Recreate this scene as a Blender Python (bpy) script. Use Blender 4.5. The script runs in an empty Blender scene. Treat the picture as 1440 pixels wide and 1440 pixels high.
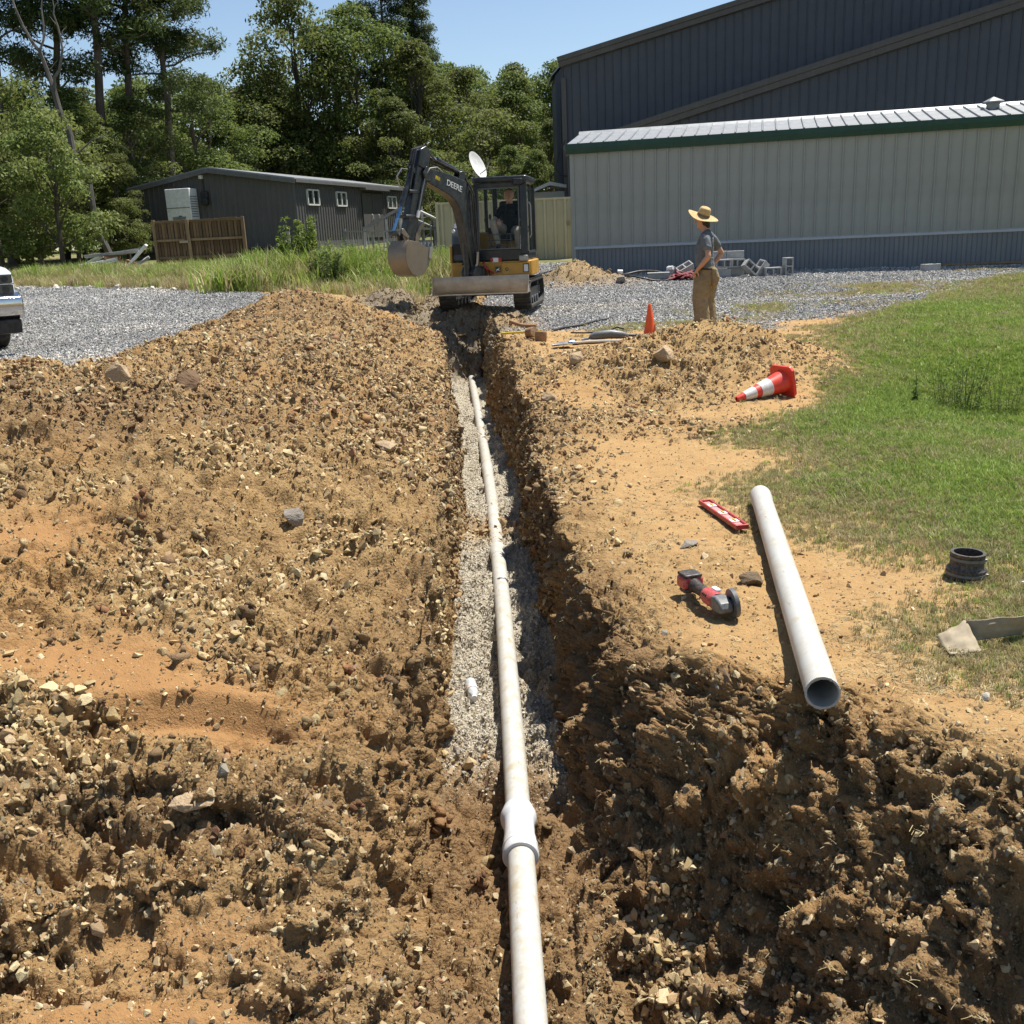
import bpy, bmesh, math, random
import numpy as np
from mathutils import Vector, Matrix, Euler
R = math.radians
rng = np.random.default_rng(7)
random.seed(7)
scn = bpy.context.scene
COL = scn.collection

# ---------------------------------------------------------------- camera, sky, sun, exposure
CAM_H, PITCH, ROLL = 1.7, math.atan(387 / 1400), 0.045
_fw = Vector((0, math.cos(PITCH), -math.sin(PITCH)))
_u0 = Vector((0, math.sin(PITCH), math.cos(PITCH)))
_r = Vector((1, 0, 0)) * math.cos(ROLL) - _u0 * math.sin(ROLL)
_u = _u0 * math.cos(ROLL) + Vector((1, 0, 0)) * math.sin(ROLL)
cd = bpy.data.cameras.new('camera')
cam = bpy.data.objects.new('camera', cd)
COL.objects.link(cam)
cam.matrix_world = Matrix(((_r.x, _u.x, -_fw.x, 0), (_r.y, _u.y, -_fw.y, 0), (_r.z, _u.z, -_fw.z, CAM_H), (0, 0, 0, 1)))
cd.sensor_width = 36
cd.lens = 35
cd.clip_start = 0.05
cd.clip_end = 2000
scn.camera = cam

SUN_EL, SUN_AZ = 66, 54          # azimuth clockwise from +Y
w = bpy.data.worlds.new('World')
scn.world = w
w.use_nodes = True
nt = w.node_tree
bg = nt.nodes['Background']
sky = nt.nodes.new('ShaderNodeTexSky')
sky.sky_type = 'NISHITA'
sky.sun_disc = False
sky.sun_elevation = R(SUN_EL)
sky.sun_rotation = R(SUN_AZ)
sky.air_density = 1.0
sky.dust_density = 0.35
sky.ozone_density = 1.15
nt.links.new(sky.outputs[0], bg.inputs[0])
bg.inputs[1].default_value = 0.080
sl = bpy.data.lights.new('sun', 'SUN')
sl.energy = 5.0
sl.angle = R(0.53)
sl.color = (1.0, 0.955, 0.88)
so = bpy.data.objects.new('sun', sl)
COL.objects.link(so)
SUNV = Vector((math.cos(R(SUN_EL)) * math.sin(R(SUN_AZ)), math.cos(R(SUN_EL)) * math.cos(R(SUN_AZ)), math.sin(R(SUN_EL))))
so.rotation_euler = SUNV.to_track_quat('Z', 'Y').to_euler()
so.location = (10, 10, 30)
scn.view_settings.view_transform = 'Standard'
scn.view_settings.look = 'None'
scn.view_settings.exposure = 0.78
scn.view_settings.gamma = 1.0
scn.view_settings.use_curve_mapping = False
scn.cycles.max_bounces = 6
scn.cycles.diffuse_bounces = 3
scn.cycles.glossy_bounces = 3
scn.cycles.transmission_bounces = 4
scn.cycles.transparent_max_bounces = 8
scn.cycles.use_adaptive_sampling = True

# ---------------------------------------------------------------- numpy noise
def _hash(ix, iy, iz, k=0):
    h = (ix.astype(np.int64) * 374761393 + iy.astype(np.int64) * 668265263 + iz.astype(np.int64) * 2147483647 + k * 1274126177) & 0xffffffff
    h = ((h ^ (h >> 13)) * 1274126177) & 0xffffffff
    h = ((h ^ (h >> 16)) * 2246822519) & 0xffffffff
    return ((h ^ (h >> 15)) & 0xffffff).astype(np.float32) / np.float32(0xffffff)

def vnoise(p, k=0):
    """gradient-free value noise, -1..1, quintic"""
    i = np.floor(p)
    f = (p - i).astype(np.float32)
    u = f * f * f * (f * (f * 6 - 15) + 10)
    i = i.astype(np.int64)
    x0, y0, z0 = i[..., 0], i[..., 1], i[..., 2]
    def h(a, b, c): return _hash(x0 + a, y0 + b, z0 + c, k)
    ux, uy, uz = u[..., 0], u[..., 1], u[..., 2]
    c00 = h(0, 0, 0) * (1 - ux) + h(1, 0, 0) * ux
    c10 = h(0, 1, 0) * (1 - ux) + h(1, 1, 0) * ux
    c01 = h(0, 0, 1) * (1 - ux) + h(1, 0, 1) * ux
    c11 = h(0, 1, 1) * (1 - ux) + h(1, 1, 1) * ux
    return ((c00 * (1 - uy) + c10 * uy) * (1 - uz) + (c01 * (1 - uy) + c11 * uy) * uz) * 2 - 1

_ROT = np.array([[0.36, 0.48, -0.8], [-0.8, 0.6, 0.0], [0.48, 0.64, 0.6]])
def fbm(p, octv=3, k=0, gain=.5, billow=False):
    a, s, t = 1.0, 0.0, 0.0
    p = np.asarray(p, dtype=np.float64)
    for o in range(octv):
        n = vnoise(p + 17.3 * o, k + o)
        if billow: n = 1 - 2 * np.abs(n)
        s = s + a * n
        t += a
        a *= gain
        p = (p @ _ROT.T) * 2.03
    return s / t

def worley(p, k=0):
    """F1 distance and the cell's own random value"""
    i = np.floor(p).astype(np.int64)
    best = np.full(p.shape[:-1], 9.0, np.float32)
    val = np.zeros(p.shape[:-1], np.float32)
    for a in (-1, 0, 1):
        for b in (-1, 0, 1):
            for c in (-1, 0, 1):
                x, y, z = i[..., 0] + a, i[..., 1] + b, i[..., 2] + c
                dx = x + _hash(x, y, z, k + 1) - p[..., 0]
                dy = y + _hash(x, y, z, k + 2) - p[..., 1]
                dz = z + _hash(x, y, z, k + 3) - p[..., 2]
                d = (dx * dx + dy * dy + dz * dz).astype(np.float32)
                m = d < best
                best = np.where(m, d, best)
                val = np.where(m, _hash(x, y, z, k + 4), val)
    return np.sqrt(best), val

def sstep(a, b, x):
    t = np.clip((x - a) / (b - a), 0, 1)
    return t * t * (3 - 2 * t)

# ---------------------------------------------------------------- object helpers
def tag(o, label=None, cat=None, group=None, kind=None):
    if label: o['label'] = label
    if cat: o['category'] = cat
    if group: o['group'] = group
    if kind: o['kind'] = kind
    return o

def link(name, me, parent=None, mat=None, loc=None, rot=None):
    o = bpy.data.objects.new(name, me)
    COL.objects.link(o)
    if mat is not None:
        me.materials.clear()
        me.materials.append(mat)
    if parent is not None: o.parent = parent
    if loc is not None: o.location = loc
    if rot is not None: o.rotation_euler = rot
    return o

def thing(name, label, cat, loc=(0, 0, 0), rot=(0, 0, 0), group=None):
    o = bpy.data.objects.new(name, None)
    o.empty_display_size = .2
    COL.objects.link(o)
    o.location = loc
    o.rotation_euler = rot
    return tag(o, label, cat, group)

def copy_tree(o, parent=None):
    c = o.copy()
    COL.objects.link(c)
    c.parent = parent
    for ch in list(o.children): copy_tree(ch, c)
    return c

def np_mesh(name, v, f, smooth=False):
    """v (n,3), f (m,k) array of equal-sized faces"""
    me = bpy.data.meshes.new(name)
    v = np.ascontiguousarray(v, dtype=np.float32)
    f = np.ascontiguousarray(f, dtype=np.int32)
    k = f.shape[1]
    me.vertices.add(len(v))
    me.vertices.foreach_set('co', v.ravel())
    me.loops.add(f.size)
    me.loops.foreach_set('vertex_index', f.ravel())
    me.polygons.add(len(f))
    me.polygons.foreach_set('loop_start', np.arange(0, f.size, k, dtype=np.int32))
    me.polygons.foreach_set('loop_total', np.full(len(f), k, np.int32))
    me.update(calc_edges=True)
    if smooth: me.shade_smooth()
    return me

class MB:
    def __init__(s): s.v = []; s.f = []
    def add(s, vs, fs):
        b = len(s.v)
        s.v += [tuple(q) for q in vs]
        s.f += [tuple(b + i for i in q) for q in fs]
        return s
    def box(s, c, d, M=None):
        x, y, z = d[0] / 2, d[1] / 2, d[2] / 2
        vs = [Vector((a, b, e)) for a in (-x, x) for b in (-y, y) for e in (-z, z)]
        if M is not None: vs = [M @ q for q in vs]
        vs = [q + Vector(c) for q in vs]
        return s.add(vs, [(0, 1, 3, 2), (4, 6, 7, 5), (0, 4, 5, 1), (2, 3, 7, 6), (0, 2, 6, 4), (1, 5, 7, 3)])
    def prism(s, poly, o, a, b, n, t):
        """poly in (a,b) axes at origin o, extruded from -t/2 to t/2 along n"""
        o, a, b, n = Vector(o), Vector(a), Vector(b), Vector(n)
        k = len(poly)
        vs = [o + a * p[0] + b * p[1] + n * (t * e) for e in (-.5, .5) for p in poly]
        fs = [tuple(range(k))[::-1], tuple(range(k, 2 * k))]
        for i in range(k):
            j = (i + 1) % k
            fs.append((i, j, k + j, k + i))
        return s.add(vs, fs)
    def bar(s, p, q, wd, h=None, up=(0, 0, 1)):
        p, q = Vector(p), Vector(q)
        h = h or wd
        d = (q - p); L = d.length; d.normalize()
        up = Vector(up)
        if abs(d.dot(up)) > .95: up = Vector((0, 1, 0)) if abs(d.y) < .9 else Vector((1, 0, 0))
        x = d.cross(up).normalized(); y = x.cross(d)
        return s.prism([(-wd / 2, -h / 2), (wd / 2, -h / 2), (wd / 2, h / 2), (-wd / 2, h / 2)], (p + q) / 2, x, y, d, L)
    def tube(s, pts, r, n=10, cap=True, closed=False):
        pts = [Vector(p) for p in pts]
        rs = r if isinstance(r, (list, tuple)) else [r] * len(pts)
        k = len(pts)
        vs, fs = [], []
        up = None
        for i in range(k):
            if closed: d = pts[(i + 1) % k] - pts[i - 1]
            else: d = pts[min(i + 1, k - 1)] - pts[max(i - 1, 0)]
            d.normalize()
            if up is None:
                up = Vector((0, 0, 1)) if abs(d.z) < .9 else Vector((1, 0, 0))
            x = d.cross(up).normalized()
            up = x.cross(d).normalized()
            for j in range(n):
                t = 2 * math.pi * j / n
                rr = rs[i]
                rx, ry = rr if isinstance(rr, tuple) else (rr, rr)
                vs.append(pts[i] + x * (math.cos(t) * rx) + up * (math.sin(t) * ry))
        for i in range(k if closed else k - 1):
            for j in range(n):
                a, b = i * n + j, i * n + (j + 1) % n
                c, e = ((i + 1) % k) * n + (j + 1) % n, ((i + 1) % k) * n + j
                fs.append((a, b, c, e))
        if cap and not closed:
            fs.append(tuple(range(n))[::-1])
            fs.append(tuple((k - 1) * n + j for j in range(n)))
        return s.add(vs, fs)
    def lathe(s, prof, o=(0, 0, 0), ax=(0, 0, 1), n=24, sx=None, closed=False):
        """prof list of (radius, height)"""
        o, ax = Vector(o), Vector(ax).normalized()
        t = Vector((1, 0, 0)) if abs(ax.x) < .9 else Vector((0, 1, 0))
        x = ax.cross(t).normalized(); y = ax.cross(x)
        vs, fs = [], []
        k = len(prof)
        for r_, h in prof:
            for j in range(n):
                a = 2 * math.pi * j / n
                vs.append(o + x * (math.cos(a) * r_) + y * (math.sin(a) * r_) + ax * h)
        for i in range(k if closed else k - 1):
            for j in range(n):
                i2 = (i + 1) % k
                fs.append((i * n + j, i * n + (j + 1) % n, i2 * n + (j + 1) % n, i2 * n + j))
        if not closed:
            if prof[0][0] > 1e-5: fs.append(tuple(range(n))[::-1])
            if prof[-1][0] > 1e-5: fs.append(tuple((k - 1) * n + j for j in range(n)))
        return s.add(vs, fs)
    def mesh(s, name, smooth=None, fix=True):
        me = bpy.data.meshes.new(name)
        me.from_pydata(s.v, [], s.f)
        if fix:
            bm = bmesh.new(); bm.from_mesh(me)
            bmesh.ops.recalc_face_normals(bm, faces=bm.faces)
            bm.to_mesh(me); bm.free()
        if smooth:
            me.shade_smooth()
            me.set_sharp_from_angle(angle=R(smooth))
        me.update()
        return me
    def build(s, name, mat, parent=None, smooth=None, bevel=0, loc=None, rot=None, seg=2):
        o = link(name, s.mesh(name, smooth), parent, mat, loc, rot)
        if bevel:
            m = o.modifiers.new('bevel', 'BEVEL')
            m.width = bevel; m.segments = seg; m.limit_method = 'ANGLE'; m.angle_limit = R(40)
        return o

# ---------------------------------------------------------------- materials
def lin(r, g, b):
    """sRGB 0-255 to linear"""
    return tuple((c / 255 / 12.92) if c / 255 < .04045 else ((c / 255 + .055) / 1.055) ** 2.4 for c in (r, g, b)) + (1,)

class NT:
    def __init__(s, name):
        s.m = bpy.data.materials.new(name); s.m.use_nodes = True
        s.t = s.m.node_tree; s.n = s.t.nodes; s.b = s.n['Principled BSDF']
    def new(s, ty, **kw):
        n = s.n.new(ty)
        for k, v in kw.items():
            if k.startswith('i_'):
                key = k[2:]
                key = int(key) if key.isdigit() else key.replace('_', ' ')
                s.set(n.inputs[key], v)
            else: setattr(n, k, v)
        return n
    def set(s, sock, v):
        if hasattr(v, 'is_output'): s.t.links.new(v, sock)
        else: sock.default_value = v
    def noise(s, scale, detail=4, rough=.6, vec=None, dist=0, k=0):
        n = s.new('ShaderNodeTexNoise', i_Scale=scale, i_Detail=detail, i_Roughness=rough, i_Distortion=dist)
        n.noise_dimensions = '4D'
        n.inputs['W'].default_value = k
        s.t.links.new(vec or s.co(), n.inputs['Vector'])
        return n.outputs['Fac']
    def vor(s, scale, feature='F1', out='Distance', vec=None, rand=1):
        n = s.new('ShaderNodeTexVoronoi', i_Scale=scale, feature=feature)
        n.inputs['Randomness'].default_value = rand
        s.t.links.new(vec or s.co(), n.inputs['Vector'])
        return n.outputs[out]
    def co(s, which='Object'):
        if not hasattr(s, '_tc'): s._tc = s.n.new('ShaderNodeTexCoord')
        return s._tc.outputs[which]
    def wpos(s):
        if not hasattr(s, '_g'): s._g = s.n.new('ShaderNodeNewGeometry')
        return s._g.outputs['Position']
    def mapv(s, vec, scale=(1, 1, 1), rot=(0, 0, 0)):
        n = s.new('ShaderNodeMapping')
        s.t.links.new(vec, n.inputs[0]); n.inputs['Scale'].default_value = scale; n.inputs['Rotation'].default_value = rot
        return n.outputs[0]
    def ramp(s, fac, stops, interp='LINEAR'):
        n = s.new('ShaderNodeValToRGB')
        cr = n.color_ramp; cr.interpolation = interp
        while len(cr.elements) < len(stops): cr.elements.new(.5)
        for e, (p, c) in zip(cr.elements, stops):
            e.position = p; e.color = c if isinstance(c, tuple) else (c, c, c, 1)
        s.set(n.inputs[0], fac)
        return n.outputs[0]
    def mix(s, f, a, b, mode='MIX'):
        n = s.new('ShaderNodeMix', data_type='RGBA', blend_type=mode)
        s.set(n.inputs[0], f); s.set(n.inputs[6], a); s.set(n.inputs[7], b)
        return n.outputs[2]
    def math(s, op, a, b=None, clamp=False):
        n = s.new('ShaderNodeMath', operation=op, use_clamp=clamp)
        s.set(n.inputs[0], a)
        if b is not None: s.set(n.inputs[1], b)
        return n.outputs[0]
    def attr(s, name, out='Color', ty='GEOMETRY'):
        n = s.new('ShaderNodeAttribute', attribute_name=name, attribute_type=ty)
        return n.outputs[out]
    def bump(s, h, strength=.5, dist=.01, prev=None):
        n = s.new('ShaderNodeBump', i_Strength=strength, i_Distance=dist)
        s.t.links.new(h, n.inputs['Height'])
        if prev is not None: s.t.links.new(prev, n.inputs['Normal'])
        return n.outputs[0]
    def out(s, color=None, rough=None, normal=None, metal=None, spec=None, **kw):
        if color is not None: s.set(s.b.inputs['Base Color'], color)
        if rough is not None: s.set(s.b.inputs['Roughness'], rough)
        if normal is not None: s.set(s.b.inputs['Normal'], normal)
        if metal is not None: s.set(s.b.inputs['Metallic'], metal)
        if spec is not None: s.set(s.b.inputs['Specular IOR Level'], spec)
        for k, v in kw.items(): s.set(s.b.inputs[k.replace('_', ' ')], v)
        return s.m

def simple(name, col, rough=.6, metal=0, dirt=None, damt=.35, dscale=6, bump=.0, bscale=60, spec=.4, var=.12, **kw):
    t = NT(name)
    c = col if len(col) == 4 else (*col, 1)
    n = t.noise(dscale, 6, .65)
    c2 = tuple(x * (1 - var * 1.6) for x in c[:3]) + (1,)
    base = t.mix(t.ramp(n, [(.35, 0.), (.65, 1.)]), c, c2)
    if dirt:
        m = t.noise(dscale * 2.3, 8, .7, k=3)
        mm = t.ramp(m, [(.5 - damt * .25, 0.), (.5 + .22 - damt * .2, 1.)])
        mm = t.math('MULTIPLY', mm, damt)
        base = t.mix(mm, base, dirt)
    nrm = None
    if bump: nrm = t.bump(t.noise(bscale, 4, .6, k=5), bump, .01)
    rr = t.ramp(t.noise(dscale * 3, 4, k=9), [(.3, max(.02, rough - .1)), (.7, min(1, rough + .12))])
    return t.out(base, rr, nrm, metal, spec, **kw)

DIRT = (.34, .235, .13, 1)
# ---------------------------------------------------------------- ground shapes
def g_left(y): return .035 * np.maximum(y - 2, 0)
def g_right(y): return .033 * np.maximum(y - 8, 0) * sstep(7, 12, y)
def gz(x, y):
    x = np.asarray(x, float); y = np.asarray(y, float)
    yy = np.minimum(y, 62)
    k = sstep(-4.2, 1.2, x)
    return g_left(yy) * (1 - k) + g_right(yy) * k

def gauss(x, y, cx, cy, rx, ry=None, p=2):
    ry = ry or rx
    return np.exp(-(np.abs((x - cx) / rx) ** p + np.abs((y - cy) / ry) ** p))

NR, Y0, Y1 = 860, 1.15, 33.0
NCOLS = [320, 36, 54, 140, 220]
ty = np.linspace(0, 1, NR)
rows = Y0 * (Y1 / Y0) ** ty
fL = np.interp(rows, [1, 3.6, 5.7, 9, 12, 15.4, 16.8, 18.5, 33], [-.37, -.38, -.39, -.47, -.70, -.94, -1.45, -1.55, -1.6])
fR = np.interp(rows, [1, 3, 4.7, 6.4, 9.2, 12, 17.5, 18.5, 33], [.16, .18, .20, .235, .15, -.06, -.42, -.50, -.8])
rL = fL - np.interp(rows, [1, 2.4, 3.4, 4.2, 33], [.55, .40, .20, .06, .05])
rR = np.maximum(np.interp(rows, [1, 1.8, 2.3, 2.7, 3.1, 3.45, 3.65, 3.85, 4.05, 5, 6.5, 9.5, 15, 18.5, 33],
               [3.0, 2.5, 2.05, 1.72, 1.42, 1.12, .78, .52, .42, .31, .29, .22, .0, -.35, -.7]), fR + .05)
wob = fbm(np.stack([rows * 1.7, rows * 0, rows * 0], -1), 4, 31)
wob2 = fbm(np.stack([rows * 1.4, rows * 0 + 9, rows * 0], -1), 4, 37)
rR = rR + wob * .10 * sstep(1.5, 4, rows) + fbm(np.stack([rows * 7, rows * 0 + 3, rows * 0], -1), 3, 33) * .05
fR = fR + wob2 * .035
rL = rL + wob2 * .04
WL = .60 * rows + 2.2
segs = []
for k, n in enumerate(NCOLS):
    u = (np.arange(n) / n)[None, :]
    if k == 0:
        a = -WL[:, None]; b = rL[:, None]
        segs.append(b + (a - b) * (1 - u) ** 1.35)
    elif k == 1: segs.append(rL[:, None] + (fL - rL)[:, None] * u)
    elif k == 2: segs.append(fL[:, None] + (fR - fL)[:, None] * u)
    elif k == 3: segs.append(fR[:, None] + (rR - fR)[:, None] * u)
    else:
        u = np.linspace(0, 1, n)[None, :]
        segs.append(rR[:, None] + (WL[:, None] - rR[:, None]) * u ** 1.35)
X = np.concatenate(segs, 1)
NC = X.shape[1]
Yg = np.repeat(rows[:, None], NC, 1)
cidx = np.cumsum([0] + NCOLS)
zone = np.zeros(NC, int)
for k in range(5): zone[cidx[k]:cidx[k + 1]] = k
yy = rows
base = gz(X, Yg)
# left spoil heap
dL = np.maximum(rL[:, None] - X, 0)
n2 = fbm(np.stack([X * .7, Yg * .7, X * 0], -1), 3, 3)
n2b = fbm(np.stack([X * .22, Yg * .22, X * 0 + 4], -1), 2, 5)
Hc = np.interp(yy, [1.2, 1.9, 2.6, 3.4, 4.2, 5.2, 7, 8.5, 11, 15.3, 16.5, 17.8, 19], [-.25, -.12, .02, .20, .34, .46, .60, .58, .50, .42, .34, .18, 0])[:, None]
crest = np.interp(yy, [1, 8, 12, 15, 19], [3.6, 3.3, 2.6, 2.3, 1.6])[:, None]
up = 1 - np.exp(-(dL / 1.0) ** 1.25)
down = 1 - sstep(crest - .3, crest + 1.5, dL)
heap = Hc * up * down + .42 * gauss(X, Yg, -5.6, 9.8, 1.5, 1.5) + .27 * gauss(X, Yg, -2.75, 14.2, .75, 1.0) - .06 * gauss(X, Yg, -2.0, 16.2, .9, 1.0) - .30 * gauss(X, Yg, -3.5, 8.8, .9, 1.4)
heapmask = np.clip(np.maximum((up * down) * sstep(.05, .3, dL) * (1 - sstep(17.2, 18.6, Yg)), 1.5 * gauss(X, Yg, -5.6, 9.8, 1.6, 1.6)), 0, 1)
# ledges in the near left ground
yw = Yg + .30 * fbm(np.stack([X * 1.1, Yg * .6, X * 0 + 2], -1), 4, 11) - .16 * (X + 1)
led = np.interp(yw, [0, 1.5, 2.10, 2.16, 2.52, 2.58, 2.86, 2.92, 3.22, 3.3, 4.2], [-.10, -.06, -.10, .0, -.06, .045, -.03, .05, -.01, .07, 0])
ledm = (1 - sstep(3.3, 4.4, Yg)) * sstep(.05, .5, dL)
heap = heap + led * ledm * 1.25 * (1 - .8 * gauss(X, Yg, -1.02, 2.12, .45, .28, 4))
rim_l = np.interp(yy, [1, 2.2, 3.0, 4, 6, 12, 17], [-.62, -.48, -.16, -.01, .06, .08, .0])[:, None]
Zl = base + rim_l * np.exp(-dL / 1.2) * 1.0 + heap
# right side
dR = np.maximum(X - rR[:, None], 0)
mound = .41 * gauss(X, Yg, 2.2, 11.7, 1.25, .95) + .20 * gauss(X, Yg, 2.9, 12.6, .7, .8) + .10 * gauss(X, Yg, 1.1, 11.0, .7, .7)
moundmask = np.clip(1.6 * gauss(X, Yg, 2.1, 11.7, 1.45, 1.2), 0, 1)
band = np.exp(-(dR / .38) ** 2) * sstep(3.9, 5, Yg) * (1 - sstep(14, 16, Yg)) + np.exp(-(dR / .17) ** 2) * (1 - sstep(3.9, 5, Yg))
swale = -.28 * gauss(X, Yg, 5.0, 9.0, 1.2, 2.2) + .12 * gauss(X, Yg, 7.5, 12, 2.5, 4)
Zr = base + mound + swale + .04 * band * sstep(4, 5, Yg) - .05 * np.exp(-dR / .09) * (1 - sstep(4, 5, Yg))
# spoil round the excavator
exc = .30 * gauss(X, Yg, -1.9, 17.6, .9, .8) + .12 * gauss(X, Yg, -1.2, 16.6, .7, .6) + .52 * gauss(X, Yg, 1.75, 24.3, .75, .7) + .10 * gauss(X, Yg, 2.9, 23.8, .7, .5) \
      - .45 * gauss(X, Yg, -.50, 17.0, .32, .42, 4) + .10 * gauss(X, Yg, -.05, 16.6, .5, .4)
excmask = np.clip(1.8 * gauss(X, Yg, -1.25, 17.3, 1.15, 1.3, 4) + 1.6 * gauss(X, Yg, -.75, 16.4, .75, .9, 4) + 1.4 * gauss(X, Yg, -.2, 16.9, .75, .9, 4) + 1.8 * gauss(X, Yg, 1.9, 24.2, 1.2, .8), 0, 1)
# trench floor and fill
zf = np.interp(yy, [1, 3, 14.8, 16.6, 17.2, 17.9, 18.4, 33], [-.72, -.72, -.64, -.58, -.02, .40, .5, 1.0])
zf = np.where(yy > 18.0, gz((fL + fR) / 2, yy), zf)
Z = np.where(zone[None, :] == 0, Zl, 0.0)
Z = np.where(zone[None, :] == 4, Zr, Z)
i0, i1, i2, i3, i4 = cidx[0], cidx[1], cidx[2], cidx[3], cidx[4]
zLrim = (gz(rL, yy)[:, None] + rim_l)
zRrim = Zr[:, i4:i4 + 1]
def vv(k): return (np.arange(NCOLS[k]) / NCOLS[k])[None, :]
Z[:, i1:i2] = zLrim + (zf[:, None] - zLrim) * vv(1)
flo = zf[:, None] + .03 * np.abs(vv(2) * 2 - 1) ** 2
Z[:, i2:i3] = flo
pw = np.interp(yy, [1, 3.4, 3.9, 4.3], [.72, .8, 1.0, 1.0])[:, None]
v3 = vv(3)
Z[:, i3:i4] = (zf[:, None] + .03) + (zRrim - zf[:, None] - .03) * v3 ** pw
# the near pit: a steep face falling away from the rim line
RIM = [(.40, 4.3), (.44, 4.02), (.52, 3.85), (.78, 3.65), (1.12, 3.45), (1.42, 3.1), (1.72, 2.7), (2.05, 2.3), (2.5, 1.8), (3.0, 1.0)]
dist = np.full(X.shape, 9.0)
for (ax_, ay_), (bx_, by_) in zip(RIM[:-1], RIM[1:]):
    ex, ey = bx_ - ax_, by_ - ay_
    tt = np.clip(((X - ax_) * ex + (Yg - ay_) * ey) / (ex * ex + ey * ey), 0, 1)
    dist = np.minimum(dist, np.hypot(X - ax_ - tt * ex, Yg - ay_ - tt * ey))
zone3 = (zone == 3)[None, :]
nrimz = fbm(np.stack([X * 1.5, Yg * 1.5, X * 0 + 8], -1), 3, 35)
pitz = zRrim - np.minimum(1.20, np.maximum(0, dist - .02) * (1.30 + .35 * nrimz))
kk = zone3 * (1 - sstep(3.9, 4.3, Yg)) * sstep(.0, .22, X - fR[:, None])
Z = Z * (1 - kk) + np.minimum(pitz, Z + .05) * kk
hole = -.35 * gauss(X, Yg, 1.50, 2.36, .30, .20, 4)
Z = Z + hole + exc * np.where((zone == 2)[None, :], .4, 1.0)
# near bottom of the trench is messy, walls blend out
P = np.stack([X, Yg, Z], -1)
def normals(P):
    du = np.gradient(P, axis=1); dv = np.gradient(P, axis=0)
    n = np.cross(du, dv)
    return n / (np.linalg.norm(n, axis=-1, keepdims=True) + 1e-9)
N = normals(P)
# masks ------------------------------------------------------------------
nA = fbm(np.stack([X * 1.1, Yg * 1.1, X * 0 + 1], -1), 4, 41)
nB = fbm(np.stack([X * .45, Yg * .45, X * 0 + 5], -1), 4, 43)
wall = ((zone == 1) | (zone == 3))[None, :] * np.ones_like(X)
floorm = (zone == 2)[None, :] * np.ones_like(X)
left = (zone == 0)[None, :] * np.ones_like(X)
right = (zone == 4)[None, :] * np.ones_like(X)
trench_on = 1 - sstep(15.8, 17.2, Yg)
xg = np.interp(yy, [1, 3, 4, 5, 6.3, 8, 10, 12, 14, 16, 20.5, 23.5, 40], [2.8, 2.2, 1.95, 1.8, 1.6, 2.1, 3.0, 3.7, 4.2, 5.5, 9.0, 12.0, 22])[:, None]
grass = right * sstep(-.55, .75, X - xg + .9 * nA) * (1 - sstep(.35, .65, mound * 3 + .0))
green = right * sstep(-.35, .8, X - xg + .9 * nB + .5 * nA - .2) * (1 - .55 * sstep(15.0, 18.5, Yg))
gravR = right * sstep(-.35, .35, (Yg - np.interp(X, [-1, .5, 2, 4, 5.9, 8, 9.5, 11.5, 13, 20], [15.6, 15.4, 15.6, 15.0, 15.9, 18.6, 20.4, 22, 23.5, 30])) + .9 * nA)
patch = right * np.clip(gauss(X, Yg, 4.9, 17.3, 1.2, .7) * 1.3 + gauss(X, Yg, 7.2, 20.0, 1.5, .9) * 1.2 + gauss(X, Yg, 10.7, 23.0, .7, .35) + gauss(X, Yg, 3.2, 15.8, 1.4, .35) + .6*gauss(X, Yg, 1.3, 15.3, .8, .3), 0, 1) * sstep(-.35, .4, nA + .15)
yl = np.interp(X, [-30, -15, -10, -6.7, -4.2, -2.5, -1.6], [32, 30, 27, 24.5, 21.6, 20.6, 19.5])
gravL = left * sstep(1.6, 2.1, dL) * sstep(-.2, .2, -(Yg - yl) + .9 * nA) * sstep(.45, .62, 1 - np.clip(heapmask * 1.2 + .12 * nA, 0, 1)) * (Yg > 6)
gravel = np.clip(np.maximum(gravL, gravR * (1 - patch)), 0, 1) * (1 - excmask)
yt = np.where(left > 0, Yg - yl, -1)
meadow = left * sstep(-.6, .6, yt + .8 * nA) * (1 - excmask)
grass = np.clip(np.maximum(grass * (1 - gravR), patch), 0, 1) * (1 - excmask) * (1 - moundmask * .9)
grass = np.maximum(grass, meadow)
green = np.clip(np.maximum(green, .45 * patch), 0, 1)
green = np.maximum(green, meadow * sstep(-.5, .6, nB + .25 * (yt - 1)))
crush = floorm * sstep(3.9, 4.6, Yg + .7 * nA + .3 * nB) * trench_on
# clean gravel bed is broken by brown soil near pipe joints
crush = crush * np.clip(1 - .9 * gauss(X, Yg, -.25, 7.9 + 0 * X, .4, .35) - .7 * gauss(X, Yg, .15, 5.2 + 0 * X, .12, .5), 0, 1)
smoothp = np.clip(gauss(X, Yg, -1.02, 2.12, .42, .25, 4) * 1.5 + gauss(X, Yg, -1.75, 3.55, .55, .22) + gauss(X, Yg, -1.15, 3.35, .35, .12) + gauss(X, Yg, -.75, 2.2, .3, .12) * .8 + gauss(X, Yg, -1.0, 2.55, .30, .10) * .9 + .8 * gauss(X, Yg, -2.3, 4.6, .3, .3), 0, 1) * left
smoothp = np.clip(smoothp * (1.0 + .8 * nA), 0, 1)
bare = right * (1 - np.maximum(np.maximum(grass * .5, gravel), moundmask)) * (1 - np.clip(band * 1.1, 0, 1)) * (1 - excmask)
rough = np.clip(heapmask + wall + floorm * (1 - crush) * .9 + moundmask + band * .8 + excmask + left * (Yg < 7), 0, 1) * (1 - gravel)
rough = rough * (1 - .93 * smoothp)
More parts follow.
